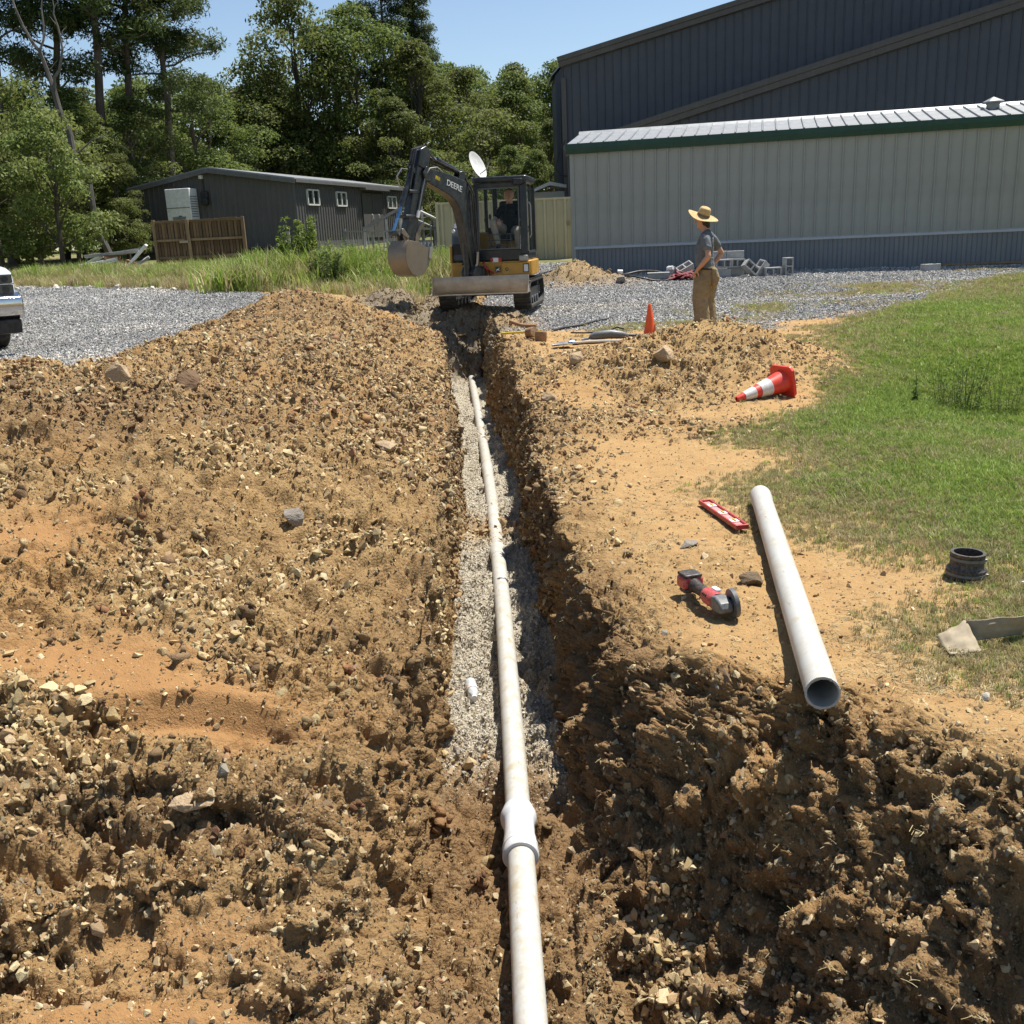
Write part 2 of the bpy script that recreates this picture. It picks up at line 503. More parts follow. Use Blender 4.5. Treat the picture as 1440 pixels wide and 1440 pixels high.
# extra churned rubble strips on the right
chn = sstep(.12, .5, nB + .4 * nA) * right * (dR < 2.2) * (1 - grass) * (Yg > 4) * (1 - gravel)
rough = np.clip(rough + .45 * chn, 0, 1)
# displacement --------------------------------------------------------------
Pn = P.copy()
d = np.zeros_like(X)
bankm = ((zone == 3)[None, :] * (1 - sstep(4.0, 4.8, Yg)))
d += fbm(P * 1.6, 3, 51) * .135 * rough
d += fbm(P * 3.0, 2, 52, billow=True) * .035 * rough * left
d += fbm(P * 4.6, 3, 53, billow=True) * (.045 + .03 * bankm) * rough
d += fbm(P * 2.2, 3, 57) * .02 * (1 - rough) * (1 - floorm)
near = 1 - sstep(7, 12, Yg)
w1, wv = worley(P * np.array([9., 9., 11.]) + .35 * fbm(P * 20, 2, 60)[..., None], 61)
w2, wv2 = worley(P * 22 + .4 * fbm(P * 45, 2, 66)[..., None], 67)
w3, wv3 = worley(P * 48, 68)
d += ((.62 - w1) * (.045 + .03 * bankm) * (.2 + 1.1 * wv)) * rough
d += ((wv - .5) * (.055 + .03 * bankm) + (wv2 - .5) * .030 * (.35 + .65 * near) + (wv3 - .5) * .012 * near) * rough
d += ((.6 - w2) * .018 * (.3 + wv2)) * rough * (.35 + .65 * near)
d += ((.55 - w3) * .014 * (.3 + wv3)) * rough * near
d -= .055 * rough * sstep(.50, .95, fbm(P * np.array([4., 6., 7.]), 3, 83, billow=True))
d += fbm(P * 38, 2, 71) * .012 * (rough * .9 + .08) * near
d += fbm(P * 13, 3, 73) * .007 * (1 - rough) * (1 - floorm * .5)
# scraped vertical marks on the trench walls
scr = fbm(np.stack([X * 2, Yg * 14, Z * 1.5], -1), 3, 77)
d += scr * .03 * wall * (Yg > 3.9) * trench_on
cracks = sstep(.55, .95, fbm(P * np.array([3., 7., 5.]), 3, 81, billow=True)) * ledm * (1 - smoothp)
d -= cracks * .10
d *= 1 - .45 * ((zone == 1)[None, :]) * sstep(4.2, 5, Yg)
P = P + N * d[..., None]
N = normals(P)
DG = P
# ---------------------------------------------------------------- soil material
def soil_mat():
    t = NT('soil')
    v = t.co()
    att = t.attr('mask')          # r gravel, g grass, b green
    sep = t.new('ShaderNodeSeparateColor'); t.t.links.new(att, sep.inputs[0])
    att2 = t.attr('mask2')        # r crush, g smooth/orange, b rough
    sep2 = t.new('ShaderNodeSeparateColor'); t.t.links.new(att2, sep2.inputs[0])
    att3 = t.attr('mask3')        # r darker brown soil, g dark spoil
    sep3 = t.new('ShaderNodeSeparateColor'); t.t.links.new(att3, sep3.inputs[0])
    big = t.noise(.9, 5, .6)
    med = t.noise(5, 6, .65, k=2)
    fine = t.noise(38, 5, .7, k=4)
    vfine = t.noise(160, 3, .7, k=6)
    tan = (.39, .268, .130, 1); brown = (.27, .172, .082, 1); pale = (.52, .405, .215, 1); orange = (.40, .215, .085, 1); red = (.29, .135, .062, 1)
    c = t.mix(t.ramp(med, [(.35, 0.), (.62, 1.)]), brown, tan)
    c = t.mix(t.ramp(fine, [(.55, 0.), (.72, .8)]), c, pale)
    c = t.mix(t.ramp(t.noise(.8, 4, .6, k=11), [(.5, 0.), (.72, .75)]), c, orange)
    c = t.mix(t.ramp(t.noise(2.1, 5, .65, k=12), [(.62, 0.), (.75, .6)]), c, red)
    packed = t.mix(t.ramp(med, [(.3, 0.), (.7, 1.)]), (.335, .205, .095, 1), (.42, .285, .14, 1))
    packed = t.mix(t.ramp(fine, [(.35, .55), (.55, 0.)]), packed, (.33, .2, .10, 1))
    packed = t.mix(t.ramp(vfine, [(.6, 0.), (.75, .5)]), packed, (.52, .41, .26, 1))
    c = t.mix(t.math('SUBTRACT', 1, sep2.outputs[2], True), c, packed)
    c = t.mix(sep2.outputs[1], c, t.mix(med, (.35, .185, .080, 1), (.43, .245, .112, 1)))
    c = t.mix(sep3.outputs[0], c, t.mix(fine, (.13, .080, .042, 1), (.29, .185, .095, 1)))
    c = t.mix(sep3.outputs[1], c, t.mix(fine, (.13, .105, .078, 1), (.31, .26, .185, 1)))
    # crushed stone and gravel
    vc = t.vor(42, out='Color')
    bw = t.new('ShaderNodeSeparateColor'); t.t.links.new(vc, bw.inputs[0])
    gr = t.ramp(bw.outputs[0], [(0, (.09, .095, .10, 1)), (.35, (.24, .235, .22, 1)), (.7, (.40, .39, .365, 1)), (1, (.62, .60, .56, 1))])
    gr = t.mix(t.ramp(t.vor(42), [(.35, 0.), (.7, 1.)]), gr, (.06, .06, .06, 1))
    cr = t.mix(.72, gr, (.50, .44, .33, 1))
    c = t.mix(sep.outputs[0], c, gr)
    c = t.mix(sep2.outputs[0], c, cr)
    # thatch under the grass
    th = t.mix(fine, (.25, .20, .09, 1), (.40, .33, .15, 1))
    gn = t.mix(fine, (.07, .10, .022, 1), (.18, .22, .06, 1))
    c = t.mix(t.math('MULTIPLY', sep.outputs[1], .8), c, t.mix(sep.outputs[2], th, gn))
    hs = t.new('ShaderNodeHueSaturation'); hs.inputs['Saturation'].default_value = 1.06; t.t.links.new(c, hs.inputs['Color']); c = hs.outputs[0]
    h = t.math('ADD', t.math('MULTIPLY', fine, .6), t.math('MULTIPLY', vfine, .35))
    nb = t.bump(h, 1.0, .02)
    nb2 = t.new('ShaderNodeBump', i_Distance=-.010); t.t.links.new(t.vor(70), nb2.inputs['Height']); t.t.links.new(nb, nb2.inputs['Normal']); t.set(nb2.inputs['Strength'], t.math('MULTIPLY', sep2.outputs[2], .6)); nb = nb2.outputs[0]
    gb = t.math('MULTIPLY', t.vor(42), t.math('MAXIMUM', sep.outputs[0], sep2.outputs[0]))
    nb = t.bump(gb, .9, -.02, nb)
    return t.out(c, .93, nb, spec=.15)
M_soil = soil_mat()

damp = np.clip(wall * (.30 + .6 * nA + .25 * (1 - sstep(4, 5.2, Yg))) * (zone[None, :] == 3) + .12 * wall * (zone[None, :] == 1) + floorm * (1 - crush) * .35 + .35 * sstep(.1, .5, nB) * rough + .35 * band + .55 * left * gauss(X, Yg, -4.0, 7.2, 1.3, 1.3) + .5 * left * gauss(X, Yg, -1.3, 2.9, .8, .12), 0, 1)  # darker brown soil: trench sides, floor, rim band, random patches, near ledge strip
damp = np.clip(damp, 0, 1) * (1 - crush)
darks = np.clip(excmask * sstep(-.5, .2, nA + .4) + floorm * sstep(14.6, 15.6, Yg), 0, 1) * (1 - .6 * gauss(X, Yg, 1.9, 24.2, 1.2, .8))
vid = lambda j, i: j * NC + i
J, I = np.meshgrid(np.arange(NR - 1), np.arange(NC - 1), indexing='ij')
quads = np.stack([vid(J, I), vid(J, I + 1), vid(J + 1, I + 1), vid(J + 1, I)], -1).reshape(-1, 4)
Pf = P.reshape(-1, 3)
def cen(a): return (a[:-1, :-1] + a[1:, 1:]) / 2
zq = zone[:-1][None, :] * np.ones((NR - 1, 1), int)
fg, fgr, fr = cen(gravel), cen(grass), cen(np.maximum(heapmask * left, excmask))
fy = cen(Yg)
reg = np.full(fg.shape, 0)                    # 0 bare dirt
reg[(zq == 0) & (fy < 18.5)] = 1              # spoil heap
reg[((zq == 1) | (zq == 2) | (zq == 3)) & (fy < 16.6)] = 2
reg[cen(moundmask) > .45] = 5
reg[fgr > .5] = 4
reg[fg > .5] = 3
reg[(cen(excmask) > .5) & (zq != 2) & (fy > 16)] = 6
reg = reg.reshape(-1)
REG = {0: ('bare_dirt', 'packed tan clay ground to the right of the trench'), 1: ('spoil_heap', 'long heap of dug tan and brown clods along the left of the trench'),
       2: ('trench', 'open narrow trench with a crushed stone bed and rough clay sides'), 3: ('gravel_lot', 'grey crushed gravel lot'),
       4: ('lawn', 'patchy green and dry grass ground'), 5: ('dirt_mound', 'low mound of dug dirt between the standing cone and the fallen cone'),
       6: ('dark_spoil', 'dark fresh spoil round the excavator tracks')}
mk = [np.stack([gravel, grass, green, np.ones_like(X)], -1), np.stack([crush, smoothp, rough, np.ones_like(X)], -1), np.stack([damp, darks, X * 0, np.ones_like(X)], -1)]
for k, (nm, lb) in REG.items():
    q = quads[reg == k]
    if not len(q): continue
    used, inv = np.unique(q, return_inverse=True)
    me = np_mesh(nm, Pf[used], inv.reshape(-1, 4), True)
    for an, arr in zip(('mask', 'mask2', 'mask3'), mk):
        at = me.color_attributes.new(an, 'FLOAT_COLOR', 'POINT')
        at.data.foreach_set('color', arr.reshape(-1, 4)[used].astype(np.float32).ravel())
    o = link(nm, me, mat=M_soil)
    tag(o, lb, None, kind='structure')

# coarse ground to the horizon
def outer_ground():
    xs = np.concatenate([np.linspace(-420, -70, 14), np.arange(-66, 67, 2.), np.linspace(70, 420, 14)])
    ys = np.concatenate([np.linspace(-60, -8, 8), np.arange(-6, 90, 2.), np.linspace(92, 600, 22)])
    A, B = np.meshgrid(xs, ys)
    Zz = gz(A, B) - .05 - .30 * gauss(A, B, 5.2, 9.0, 2.0, 3.2)
    V = np.stack([A, B, Zz], -1).reshape(-1, 3)
    nx = len(xs)
    fs = []
    for j in range(len(ys) - 1):
        for i in range(nx - 1):
            inside = all((1.3 < yv < 32.6) and abs(xv) < .60 * yv + 1.9 for xv in (xs[i], xs[i + 1]) for yv in (ys[j], ys[j + 1]))
            if not inside and not (ys[j] < 8 and ys[j + 1] > 0 and abs(xs[i] + 1) < 3.2): fs.append((j * nx + i, j * nx + i + 1, (j + 1) * nx + i + 1, (j + 1) * nx + i))
    # the strip beside the trench mouth
    me = np_mesh('meadow', V, np.array(fs), True)
    t = NT('meadow')
    n = t.noise(.4, 5, .65); f = t.noise(9, 5, .7, k=2)
    c = t.mix(t.ramp(n, [(.4, 0.), (.6, 1.)]), t.mix(f, (.04, .06, .018, 1), (.12, .15, .05, 1)), t.mix(f, (.16, .15, .06, 1), (.30, .25, .13, 1)))
    m = t.out(c, .95, t.bump(f, .8, .08), spec=.1)
    o = link('meadow', me, mat=m)
    tag(o, 'rough grass ground reaching under the trees', None, kind='structure')
outer_ground()

def ground_z(x, y):
    """height of the finished fine ground at (x, y)"""
    j = int(np.clip(np.searchsorted(rows, y), 1, NR - 1))
    i = int(np.argmin(np.abs(DG[j, :, 0] - x)))
    if y > Y1 or abs(x) > .6 * y + 2.2: return float(gz(x, y))
    return float(DG[j, i, 2])
# ---------------------------------------------------------------- scattered stuff: clods, stones, grass
def tint_mat(name, rough=.9, bump=.5, bscale=60, dark=(.10, .065, .04, 1), amt=.45, spec=.2, trans=0):
    t = NT(name)
    tint = t.attr('tint', ty='INSTANCER')
    n = t.noise(bscale, 4, .65)
    c = t.mix(t.math('MULTIPLY', t.ramp(n, [(.42, 1.), (.62, 0.)]), amt), tint, t.mix(1.0, tint, dark, 'MULTIPLY') if False else dark)
    nb = t.bump(n, bump, .01)
    if trans:
        t.b.inputs['Transmission Weight'].default_value = 0
        tr = t.new('ShaderNodeBsdfTranslucent'); t.t.links.new(c, tr.inputs[0])
        mx = t.new('ShaderNodeMixShader'); mx.inputs[0].default_value = trans
        t.out(c, rough, nb, spec=spec)
        t.t.links.new(t.b.outputs[0], mx.inputs[1]); t.t.links.new(tr.outputs[0], mx.inputs[2])
        t.t.links.new(mx.outputs[0], t.n['Material Output'].inputs[0])
        return t.m
    return t.out(c, rough, nb, spec=spec)

M_clod = tint_mat('clod', bump=.9, bscale=9, amt=.32, dark=(.14, .09, .05, 1))
M_stone = tint_mat('stone', bump=.4, bscale=6, amt=.25, dark=(.16, .14, .12, 1), spec=.3)
M_blade = tint_mat('grass_blade', .55, 0, 3, (.05, .07, .02, 1), .15, .35, .3)

def ico(sub):
    bm = bmesh.new(); bmesh.ops.create_icosphere(bm, subdivisions=sub, radius=1.0)
    v = np.array([q.co[:] for q in bm.verts]); f = np.array([[a.index for a in q.verts] for q in bm.faces]); bm.free()
    return v, f

def clod_mesh(name, seed, sub=3):
    v, f = ico(sub)
    r = .9 + .45 * fbm(v * 1.2 + seed * 7.1, 3, seed) + .50 * fbm(v * 2.6 + seed, 3, seed + 5, billow=True)
    w_, _ = worley(v * 2.2 + seed * 3.3, seed)
    r = np.maximum(r + .55 * (.6 - w_), .25)
    v = v * r[:, None] * np.array([1, .85, .72])
    return np_mesh(name, v, f, False)

def rock_mesh(name, seed, flat=.55, npts=13):
    r_ = np.random.default_rng(seed)
    p = r_.normal(size=(npts, 3)); p /= np.linalg.norm(p, axis=1)[:, None]
    p *= r_.uniform(.72, 1.1, (npts, 1)); p *= np.array([1.0, .75, flat])
    bm = bmesh.new()
    for q in p: bm.verts.new(q)
    bmesh.ops.convex_hull(bm, input=bm.verts)
    for q in [q for q in bm.verts if not q.link_faces]: bm.verts.remove(q)
    me = bpy.data.meshes.new(name); bm.to_mesh(me); bm.free()
    return me

def tuft_mesh(name, seed, n=16, h=1.0, spread=.55, wd=.035, lean=.55):
    r_ = np.random.default_rng(seed)
    V, F = [], []
    for k in range(n):
        a = r_.uniform(0, 6.28); rad = spread * math.sqrt(r_.uniform())
        x, y = rad * math.cos(a), rad * math.sin(a)
        la = r_.uniform(0, 6.28); ln = r_.uniform(.15, lean); hh = h * r_.uniform(.5, 1.05)
        dx, dy = math.cos(la) * ln * hh, math.sin(la) * ln * hh
        sx, sy = -math.sin(la) * wd, math.cos(la) * wd
        b = len(V)
        V += [(x - sx, y - sy, -.12), (x + sx, y + sy, -.12), (x + dx * .35 + sx * .9, y + dy * .35 + sy * .9, hh * .55), (x + dx * .35 - sx * .9, y + dy * .35 - sy * .9, hh * .55), (x + dx, y + dy, hh * (1 - .35 * ln))]
        F += [(b, b + 1, b + 2), (b, b + 2, b + 3), (b + 3, b + 2, b + 4)]
    return np_mesh(name, np.array(V), np.array(F), False)

def proto_collection(name, meshes, mat):
    c = bpy.data.collections.new(name)
    for i, me in enumerate(meshes):
        me.materials.clear(); me.materials.append(mat)
        o = bpy.data.objects.new('%s_%02d' % (name, i), me)
        c.objects.link(o)
    return c

def scatter(name, label, coll, pts, rot, scl, idx, tint, parent=None):
    n = len(pts)
    me = bpy.data.meshes.new(name)
    me.vertices.add(n)
    me.vertices.foreach_set('co', np.ascontiguousarray(pts, np.float32).ravel())
    for an, ty, key, arr in (('rot', 'FLOAT_VECTOR', 'vector', rot), ('scl', 'FLOAT_VECTOR', 'vector', scl), ('tint', 'FLOAT_VECTOR', 'vector', tint)):
        at = me.attributes.new(an, ty, 'POINT'); at.data.foreach_set(key, np.ascontiguousarray(arr, np.float32).ravel())
    at = me.attributes.new('idx', 'INT', 'POINT'); at.data.foreach_set('value', np.ascontiguousarray(idx, np.int32))
    o = bpy.data.objects.new(name, me); COL.objects.link(o)
    g = bpy.data.node_groups.new('scatter_' + name, 'GeometryNodeTree')
    g.interface.new_socket('Geometry', in_out='INPUT', socket_type='NodeSocketGeometry')
    g.interface.new_socket('Geometry', in_out='OUTPUT', socket_type='NodeSocketGeometry')
    N_ = g.nodes; L_ = g.links
    gi, go = N_.new('NodeGroupInput'), N_.new('NodeGroupOutput')
    m2p = N_.new('GeometryNodeMeshToPoints')
    iop = N_.new('GeometryNodeInstanceOnPoints')
    ci = N_.new('GeometryNodeCollectionInfo')
    ci.inputs['Collection'].default_value = coll
    ci.inputs['Separate Children'].default_value = True
    ci.inputs['Reset Children'].default_value = True
    def na(nm, ty):
        q = N_.new('GeometryNodeInputNamedAttribute'); q.data_type = ty; q.inputs['Name'].default_value = nm
        return [s_ for s_ in q.outputs if s_.enabled][0]
    e2r = N_.new('FunctionNodeEulerToRotation')
    L_.new(na('rot', 'FLOAT_VECTOR'), e2r.inputs[0])
    L_.new(gi.outputs[0], m2p.inputs[0]); L_.new(m2p.outputs[0], iop.inputs['Points'])
    L_.new(ci.outputs[0], iop.inputs['Instance'])
    iop.inputs['Pick Instance'].default_value = True
    L_.new(na('idx', 'INT'), iop.inputs['Instance Index'])
    L_.new(e2r.outputs[0], iop.inputs['Rotation'])
    L_.new(na('scl', 'FLOAT_VECTOR'), iop.inputs['Scale'])
    L_.new(iop.outputs[0], go.inputs[0])
    md = o.modifiers.new('scatter', 'NODES'); md.node_group = g
    return tag(o, label, None, kind='stuff')

# cell areas in the fine grid
_du = P[:-1, 1:] - P[:-1, :-1]; _dv = P[1:, :-1] - P[:-1, :-1]
AREA = np.linalg.norm(np.cross(_du, _dv), axis=-1)
CX, CY = cen(P[..., 0]), cen(P[..., 1])
VIEW = (np.abs(CX) < .56 * CY + .9).astype(float)
def sample(weight, n, r_):
    """weight on cells; returns points, normals, cell y"""
    p = (weight * AREA * VIEW).ravel(); s = p.sum()
    c = np.cumsum(p) / s
    k = np.searchsorted(c, r_.random(n)); k = np.minimum(k, len(c) - 1)
    j, i = k // (NC - 1), k % (NC - 1)
    a, b = r_.random((n, 1)), r_.random((n, 1))
    q = P[j, i] * (1 - a) * (1 - b) + P[j, i + 1] * a * (1 - b) + P[j + 1, i] * (1 - a) * b + P[j + 1, i + 1] * a * b
    return q, N[j, i], j, i
def pal(r_, n, cols, w):
    cols = np.array(cols); k = r_.choice(len(cols), n, p=np.array(w) / sum(w))
    return cols[k] * r_.uniform(.78, 1.22, (n, 1)) * r_.uniform(.975, 1.025, (n, 3))
def sizes(r_, n, a, b, power=2.2):
    u = r_.random(n)
    return (a ** (1 - power) + u * (b ** (1 - power) - a ** (1 - power))) ** (1 / (1 - power))

def crumb_mesh(name, seed):
    """a broken clod: several angular pieces grown together"""
    r_ = np.random.default_rng(seed)
    V, F, off = [], [], 0
    for q in range(6):
        c = r_.normal(0, .42, 3) * (0 if q == 0 else 1); s_ = .78 if q == 0 else r_.uniform(.28, .55)
        p = r_.normal(size=(11, 3)); p /= np.linalg.norm(p, axis=1)[:, None]
        p = c + p * r_.uniform(.65, 1.1, (11, 1)) * s_ * np.array([1, .85, .75])
        bm = bmesh.new()
        for a in p: bm.verts.new(a)
        bmesh.ops.convex_hull(bm, input=bm.verts)
        for a in [a for a in bm.verts if not a.link_faces]: bm.verts.remove(a)
        bm.verts.index_update()
        V += [tuple(a.co) for a in bm.verts]; F += [[off + a.index for a in f_.verts] for f_ in bm.faces]
        off = len(V); bm.free()
    return np_mesh(name, np.array(V), np.array(F), False)
C_clods = proto_collection('clod', [crumb_mesh('clod', k + 70) for k in range(10)], M_clod)
C_rocks = proto_collection('stone', [rock_mesh('stone', k + 40, [.35, .55, .8][k % 3], 11 + k % 5) for k in range(14)], M_stone)
SOILT = [(.41, .288, .145), (.50, .375, .195), (.33, .222, .115), (.25, .162, .085), (.62, .495, .285), (.39, .22, .098), (.31, .155, .078)]

def put(name, label, coll, nk, weight, n, a, b, seed, cols, wts, power=2.2, flat=False, sink=.25, grow=.0, mat_dark=None):
    r_ = np.random.default_rng(seed)
    q, nn, j, i = sample(weight, n, r_)
    s = sizes(r_, n, a, b, power) * (1 + grow * np.maximum(q[:, 1] - 5, 0))
    q = q + nn * (s * (.5 - sink) * .6)[:, None]
    if flat: rot = np.stack([r_.normal(0, .25, n), r_.normal(0, .25, n), r_.uniform(0, 6.28, n)], -1)
    else: rot = r_.uniform(0, 6.28, (n, 3))
    scl = s[:, None] * r_.uniform(.7, 1.25, (n, 3))
    t_ = pal(r_, n, cols, wts)
    if mat_dark is not None:
        dk = mat_dark[j, i][:, None]
        t_ = t_ * (1 - dk) + t_ * np.array([.55, .53, .52]) * dk
    if name == 'gravel':
        big = fbm(np.stack([q[:, 0] * .35, q[:, 1] * .9, q[:, 0] * 0], -1), 3, 95)[:, None]
        t_ = t_ * (1 + .28 * big) * (1 + np.clip(big, 0, 1) * np.array([.10, .02, -.10])); scl *= (1 + .35 * fbm(np.stack([q[:, 0] * 1.1, q[:, 1] * 1.1, q[:, 0] * 0], -1), 2, 96)[:, None])
    return scatter(name, label, coll, q, rot, scl, r_.integers(0, nk, n), t_)

fall = 1 / np.maximum(CY, 2.0) ** 1.6
cR, cS, cB = cen(rough), cen(smoothp), cen(bare)
cH = cen(heapmask); cW = cen(wall * trench_on); cF = cen(floorm * trench_on); cCr = cen(crush)
nL = fbm(np.stack([X * .55 + 7, Yg * .55, X * 0], -1), 3, 97)
nL2 = fbm(np.stack([X * 1.8 + 3, Yg * 1.8, X * 0], -1), 3, 98)
green = np.clip(green * (.72 + .75 * nL + .45 * nL2), 0, 1)
cGv, cGs, cGn = cen(gravel), cen(grass), cen(green)
cDark = np.clip(cen(np.maximum(damp * .75, darks)), 0, 1)
soilw = cR * (1 - cCr) * (1 - cGv)
nz = cen(nA)
put('clods', 'crumbly lumps of dug clay all over the heaps and trench banks', C_clods, 10, soilw * fall * (.4 + sstep(-.2, .4, nz)) * (1 - .5 * cF), 95000, .0035, .030, 11, SOILT, [4, 4, 3, 2, 3, 1.5, .4], 2.7, sink=.55, grow=.03, mat_dark=cDark)
put('rubble', 'angular shale chips and stones mixed into the dug soil', C_rocks, 14, soilw * fall * (.3 + sstep(-.1, .5, -nz)), 80000, .0032, .030, 12, SOILT + [(.33, .29, .22)], [3, 5, 2, 1, 5, .7, .3, .5], 2.5, sink=.42, grow=.03, mat_dark=cDark)
farw = soilw * sstep(5.5, 8, CY) / np.maximum(CY, 5)
put('far_rubble', 'broken shale and clods covering the farther part of the heap and the mound', C_rocks, 14, farw * (.45 + sstep(-.2, .5, nz)), 60000, .008, .050, 17, SOILT, [3, 5, 3, 1.5, 4, 1.5, .6], 2.3, sink=.25, mat_dark=cDark)
put('far_clods', 'crumbly clods over the farther part of the heap and the mound', C_clods, 10, farw * (.45 + sstep(-.2, .5, -nz)), 40000, .008, .045, 18, SOILT, [4, 4, 4, 2, 2, 1.5, .6], 2.3, sink=.35, mat_dark=cDark)
ptch = sstep(.02, .35, cen(fbm(np.stack([X * 1.3 + 20, Yg * 1.0, X * 0], -1), 3, 91)))
put('big_clods', 'larger broken clods lying among the dug soil', C_clods, 10, soilw * fall * sstep(-.1, .4, nz), 1300, .030, .080, 16, SOILT, [4, 4, 4, 2, 1, 1.5, 1], 2.4, sink=.35, grow=.03, mat_dark=cDark)
put('shale_chunks', 'pale broken shale chunks gathered in patches on the dug soil', C_rocks, 14, soilw * fall * ptch * (CX < .6), 26000, .008, .040, 19, [(.60, .46, .24), (.54, .40, .19), (.66, .53, .30), (.45, .31, .15)], [3, 4, 1.5, 2], 2.2, sink=.2, mat_dark=cDark)
put('pebbles', 'small stones and crumbs lying on the packed clay', C_rocks, 14, (cB * (1 - cGs) * .5 + cS * .35 + .15 * cGs * (CX > 0) * (CY < 9)) * fall, 9000, .004, .022, 13, SOILT, [4, 4, 2, 1, 4, 2, .5], 2.9, sink=.3, grow=.03)
put('crushed_stone', 'crushed grey stone bedding on the trench floor', C_rocks, 14, cCr * fall, 34000, .004, .013, 14, [(.52, .47, .38), (.42, .38, .31), (.62, .57, .47), (.32, .29, .24), (.48, .38, .24)], [4, 3, 3, 1.2, 2], 2.2, sink=.3, grow=.02)
put('gravel', 'angular grey gravel stones over the lot', C_rocks, 14, cGv / np.maximum(CY, 8) ** 1.5, 210000, .010, .024, 15, [(.38, .375, .355), (.47, .46, .435), (.28, .275, .265), (.60, .585, .55), (.16, .16, .155), (.44, .39, .32)], [4, 4, 3, 2.4, 1.5, .8], 2.0, sink=.1, grow=.02)

# grass
C_tuft = proto_collection('tuft', [tuft_mesh('tuft', k + 3) for k in range(6)], M_blade)
def straw_mesh(name, seed):
    r_ = np.random.default_rng(seed); V, F = [], []
    for k in range(5):
        a = r_.uniform(0, 6.28); L = r_.uniform(.5, 1.2); c = r_.normal(0, .45, 2); cu = r_.normal(0, .25)
        for i in range(4):
            t_ = i / 3 - .5; aa = a + cu * t_
            x, y = c[0] + math.cos(aa) * L * t_, c[1] + math.sin(aa) * L * t_
            for s_ in (-1, 1): V.append((x - math.sin(aa) * .022 * s_, y + math.cos(aa) * .022 * s_, .05 + .10 * math.sin(math.pi * (i / 3)) + .02 * k))
        b = len(V) - 8
        F += [(b + 2 * i, b + 2 * i + 1, b + 2 * i + 3, b + 2 * i + 2) for i in range(3)]
    return np_mesh(name, np.array(V), np.array(F), False)
C_straw = proto_collection('straw', [straw_mesh('straw', k + 90) for k in range(5)], M_blade)
C_tall = proto_collection('tall_tuft', [tuft_mesh('tall_tuft', k + 30, 22, 1.0, .3, .014, .5) for k in range(5)], M_blade)
GREENS = [(.24, .34, .06), (.32, .42, .075), (.17, .24, .042), (.41, .44, .12)]
DRYS = [(.44, .36, .19), (.52, .44, .24), (.34, .27, .13), (.30, .29, .11)]
def grass_put(name, label, coll, nk, weight, n, a, b, seed, greenness, grow=.02):
    r_ = np.random.default_rng(seed)
    q, nn, j, i = sample(weight, n, r_)
    s = r_.uniform(a, b, n) * (1 + grow * np.maximum(q[:, 1] - 4, 0))
    g = greenness[j, i]
    s = s * (.6 + .6 * g)
    isg = r_.random(n) < (g * .90 + .10)
    t_ = np.where(isg[:, None], pal(r_, n, GREENS, [3, 3, 2, 1.2]), pal(r_, n, DRYS, [3, 2, 2, 1.5]))
    rot = np.stack([r_.normal(0, .12, n), r_.normal(0, .12, n), r_.uniform(0, 6.28, n)], -1)
    wd = r_.uniform(.8, 1.3, n)
    scl = np.stack([s * wd * 1.25, s * wd * 1.25, s], -1)
    return scatter(name, label, coll, q, rot, scl, r_.integers(0, nk, n), t_)
rightc = CX > .2
grass_put('lawn_grass', 'short green and dry grass blades of the lawn', C_tuft, 6, cGs * rightc * (.45 + .55 * cGn) / np.maximum(CY, 3) ** 1.5, 105000, .026, .060, 21, cGn, .05)
grass_put('meadow_grass', 'taller rough grass and weeds behind the gravel lot', C_tall, 5, cGs * (~rightc) * (.3 + sstep(0, 3, CY - 22) * .8) , 9000, .18, .55, 22, cGn * .8, 0)

def straw_put():
    r_ = np.random.default_rng(29); n = 15000
    q, nn, j, i = sample((cB * .9 + cGs * (1 - cGn) * 1.2 + .10 * cR * (1 - cF)) * rightc / np.maximum(CY, 3) ** 1.6 * (.25 + sstep(-.2, .3, nz)), n, r_)
    s_ = r_.uniform(.02, .05, n) * (1 + .03 * np.maximum(q[:, 1] - 4, 0))
    return scatter('straw_litter', 'dry straw and dead grass stems lying on the packed clay', C_straw, q, np.stack([r_.normal(0, .15, n), r_.normal(0, .15, n), r_.uniform(0, 6.28, n)], -1), np.stack([s_, s_, s_ * .5], -1), r_.integers(0, 5, n), pal(r_, n, [(.46, .37, .19), (.36, .27, .13), (.55, .46, .26), (.24, .17, .09)], [3, 3, 2, 2]))
straw_put()

wdm = cen(gauss(X, Yg, -3.6, 25.6, 2.6, 1.8, 4))
grass_put('tall_weed_grass', 'tall thin bright weeds and seeding grass behind the spoil heap', C_tall, 5, wdm * (~rightc), 3000, .45, .90, 23, np.clip(.62 + .5 * nz, 0, 1), 0)
# ---------------------------------------------------------------- buildings
def steel_mat(name, col, rough=.45, dirt=None, damt=.2, metal=0, var=.06, bump=.05):
    t = NT(name)
    v = t.co()
    n = t.noise(1.3, 5, .6)
    st = t.noise(1.0, 5, .6, vec=t.mapv(v, (9, 9, .5)), k=3)          # vertical streaks
    c2 = tuple(x * (1 - var * 2) for x in col[:3]) + (1,)
    c = t.mix(t.ramp(n, [(.35, 0.), (.65, 1.)]), (*col[:3], 1), c2)
    c = t.mix(t.math('MULTIPLY', t.ramp(st, [(.5, 0.), (.72, 1.)]), damt), c, dirt or (.30, .28, .24, 1))
    rr = t.ramp(t.noise(4, 4, k=7), [(.3, rough - .08), (.7, rough + .12)])
    return t.out(c, rr, t.bump(t.noise(2.2, 3, k=8), bump, .05), metal, .35)

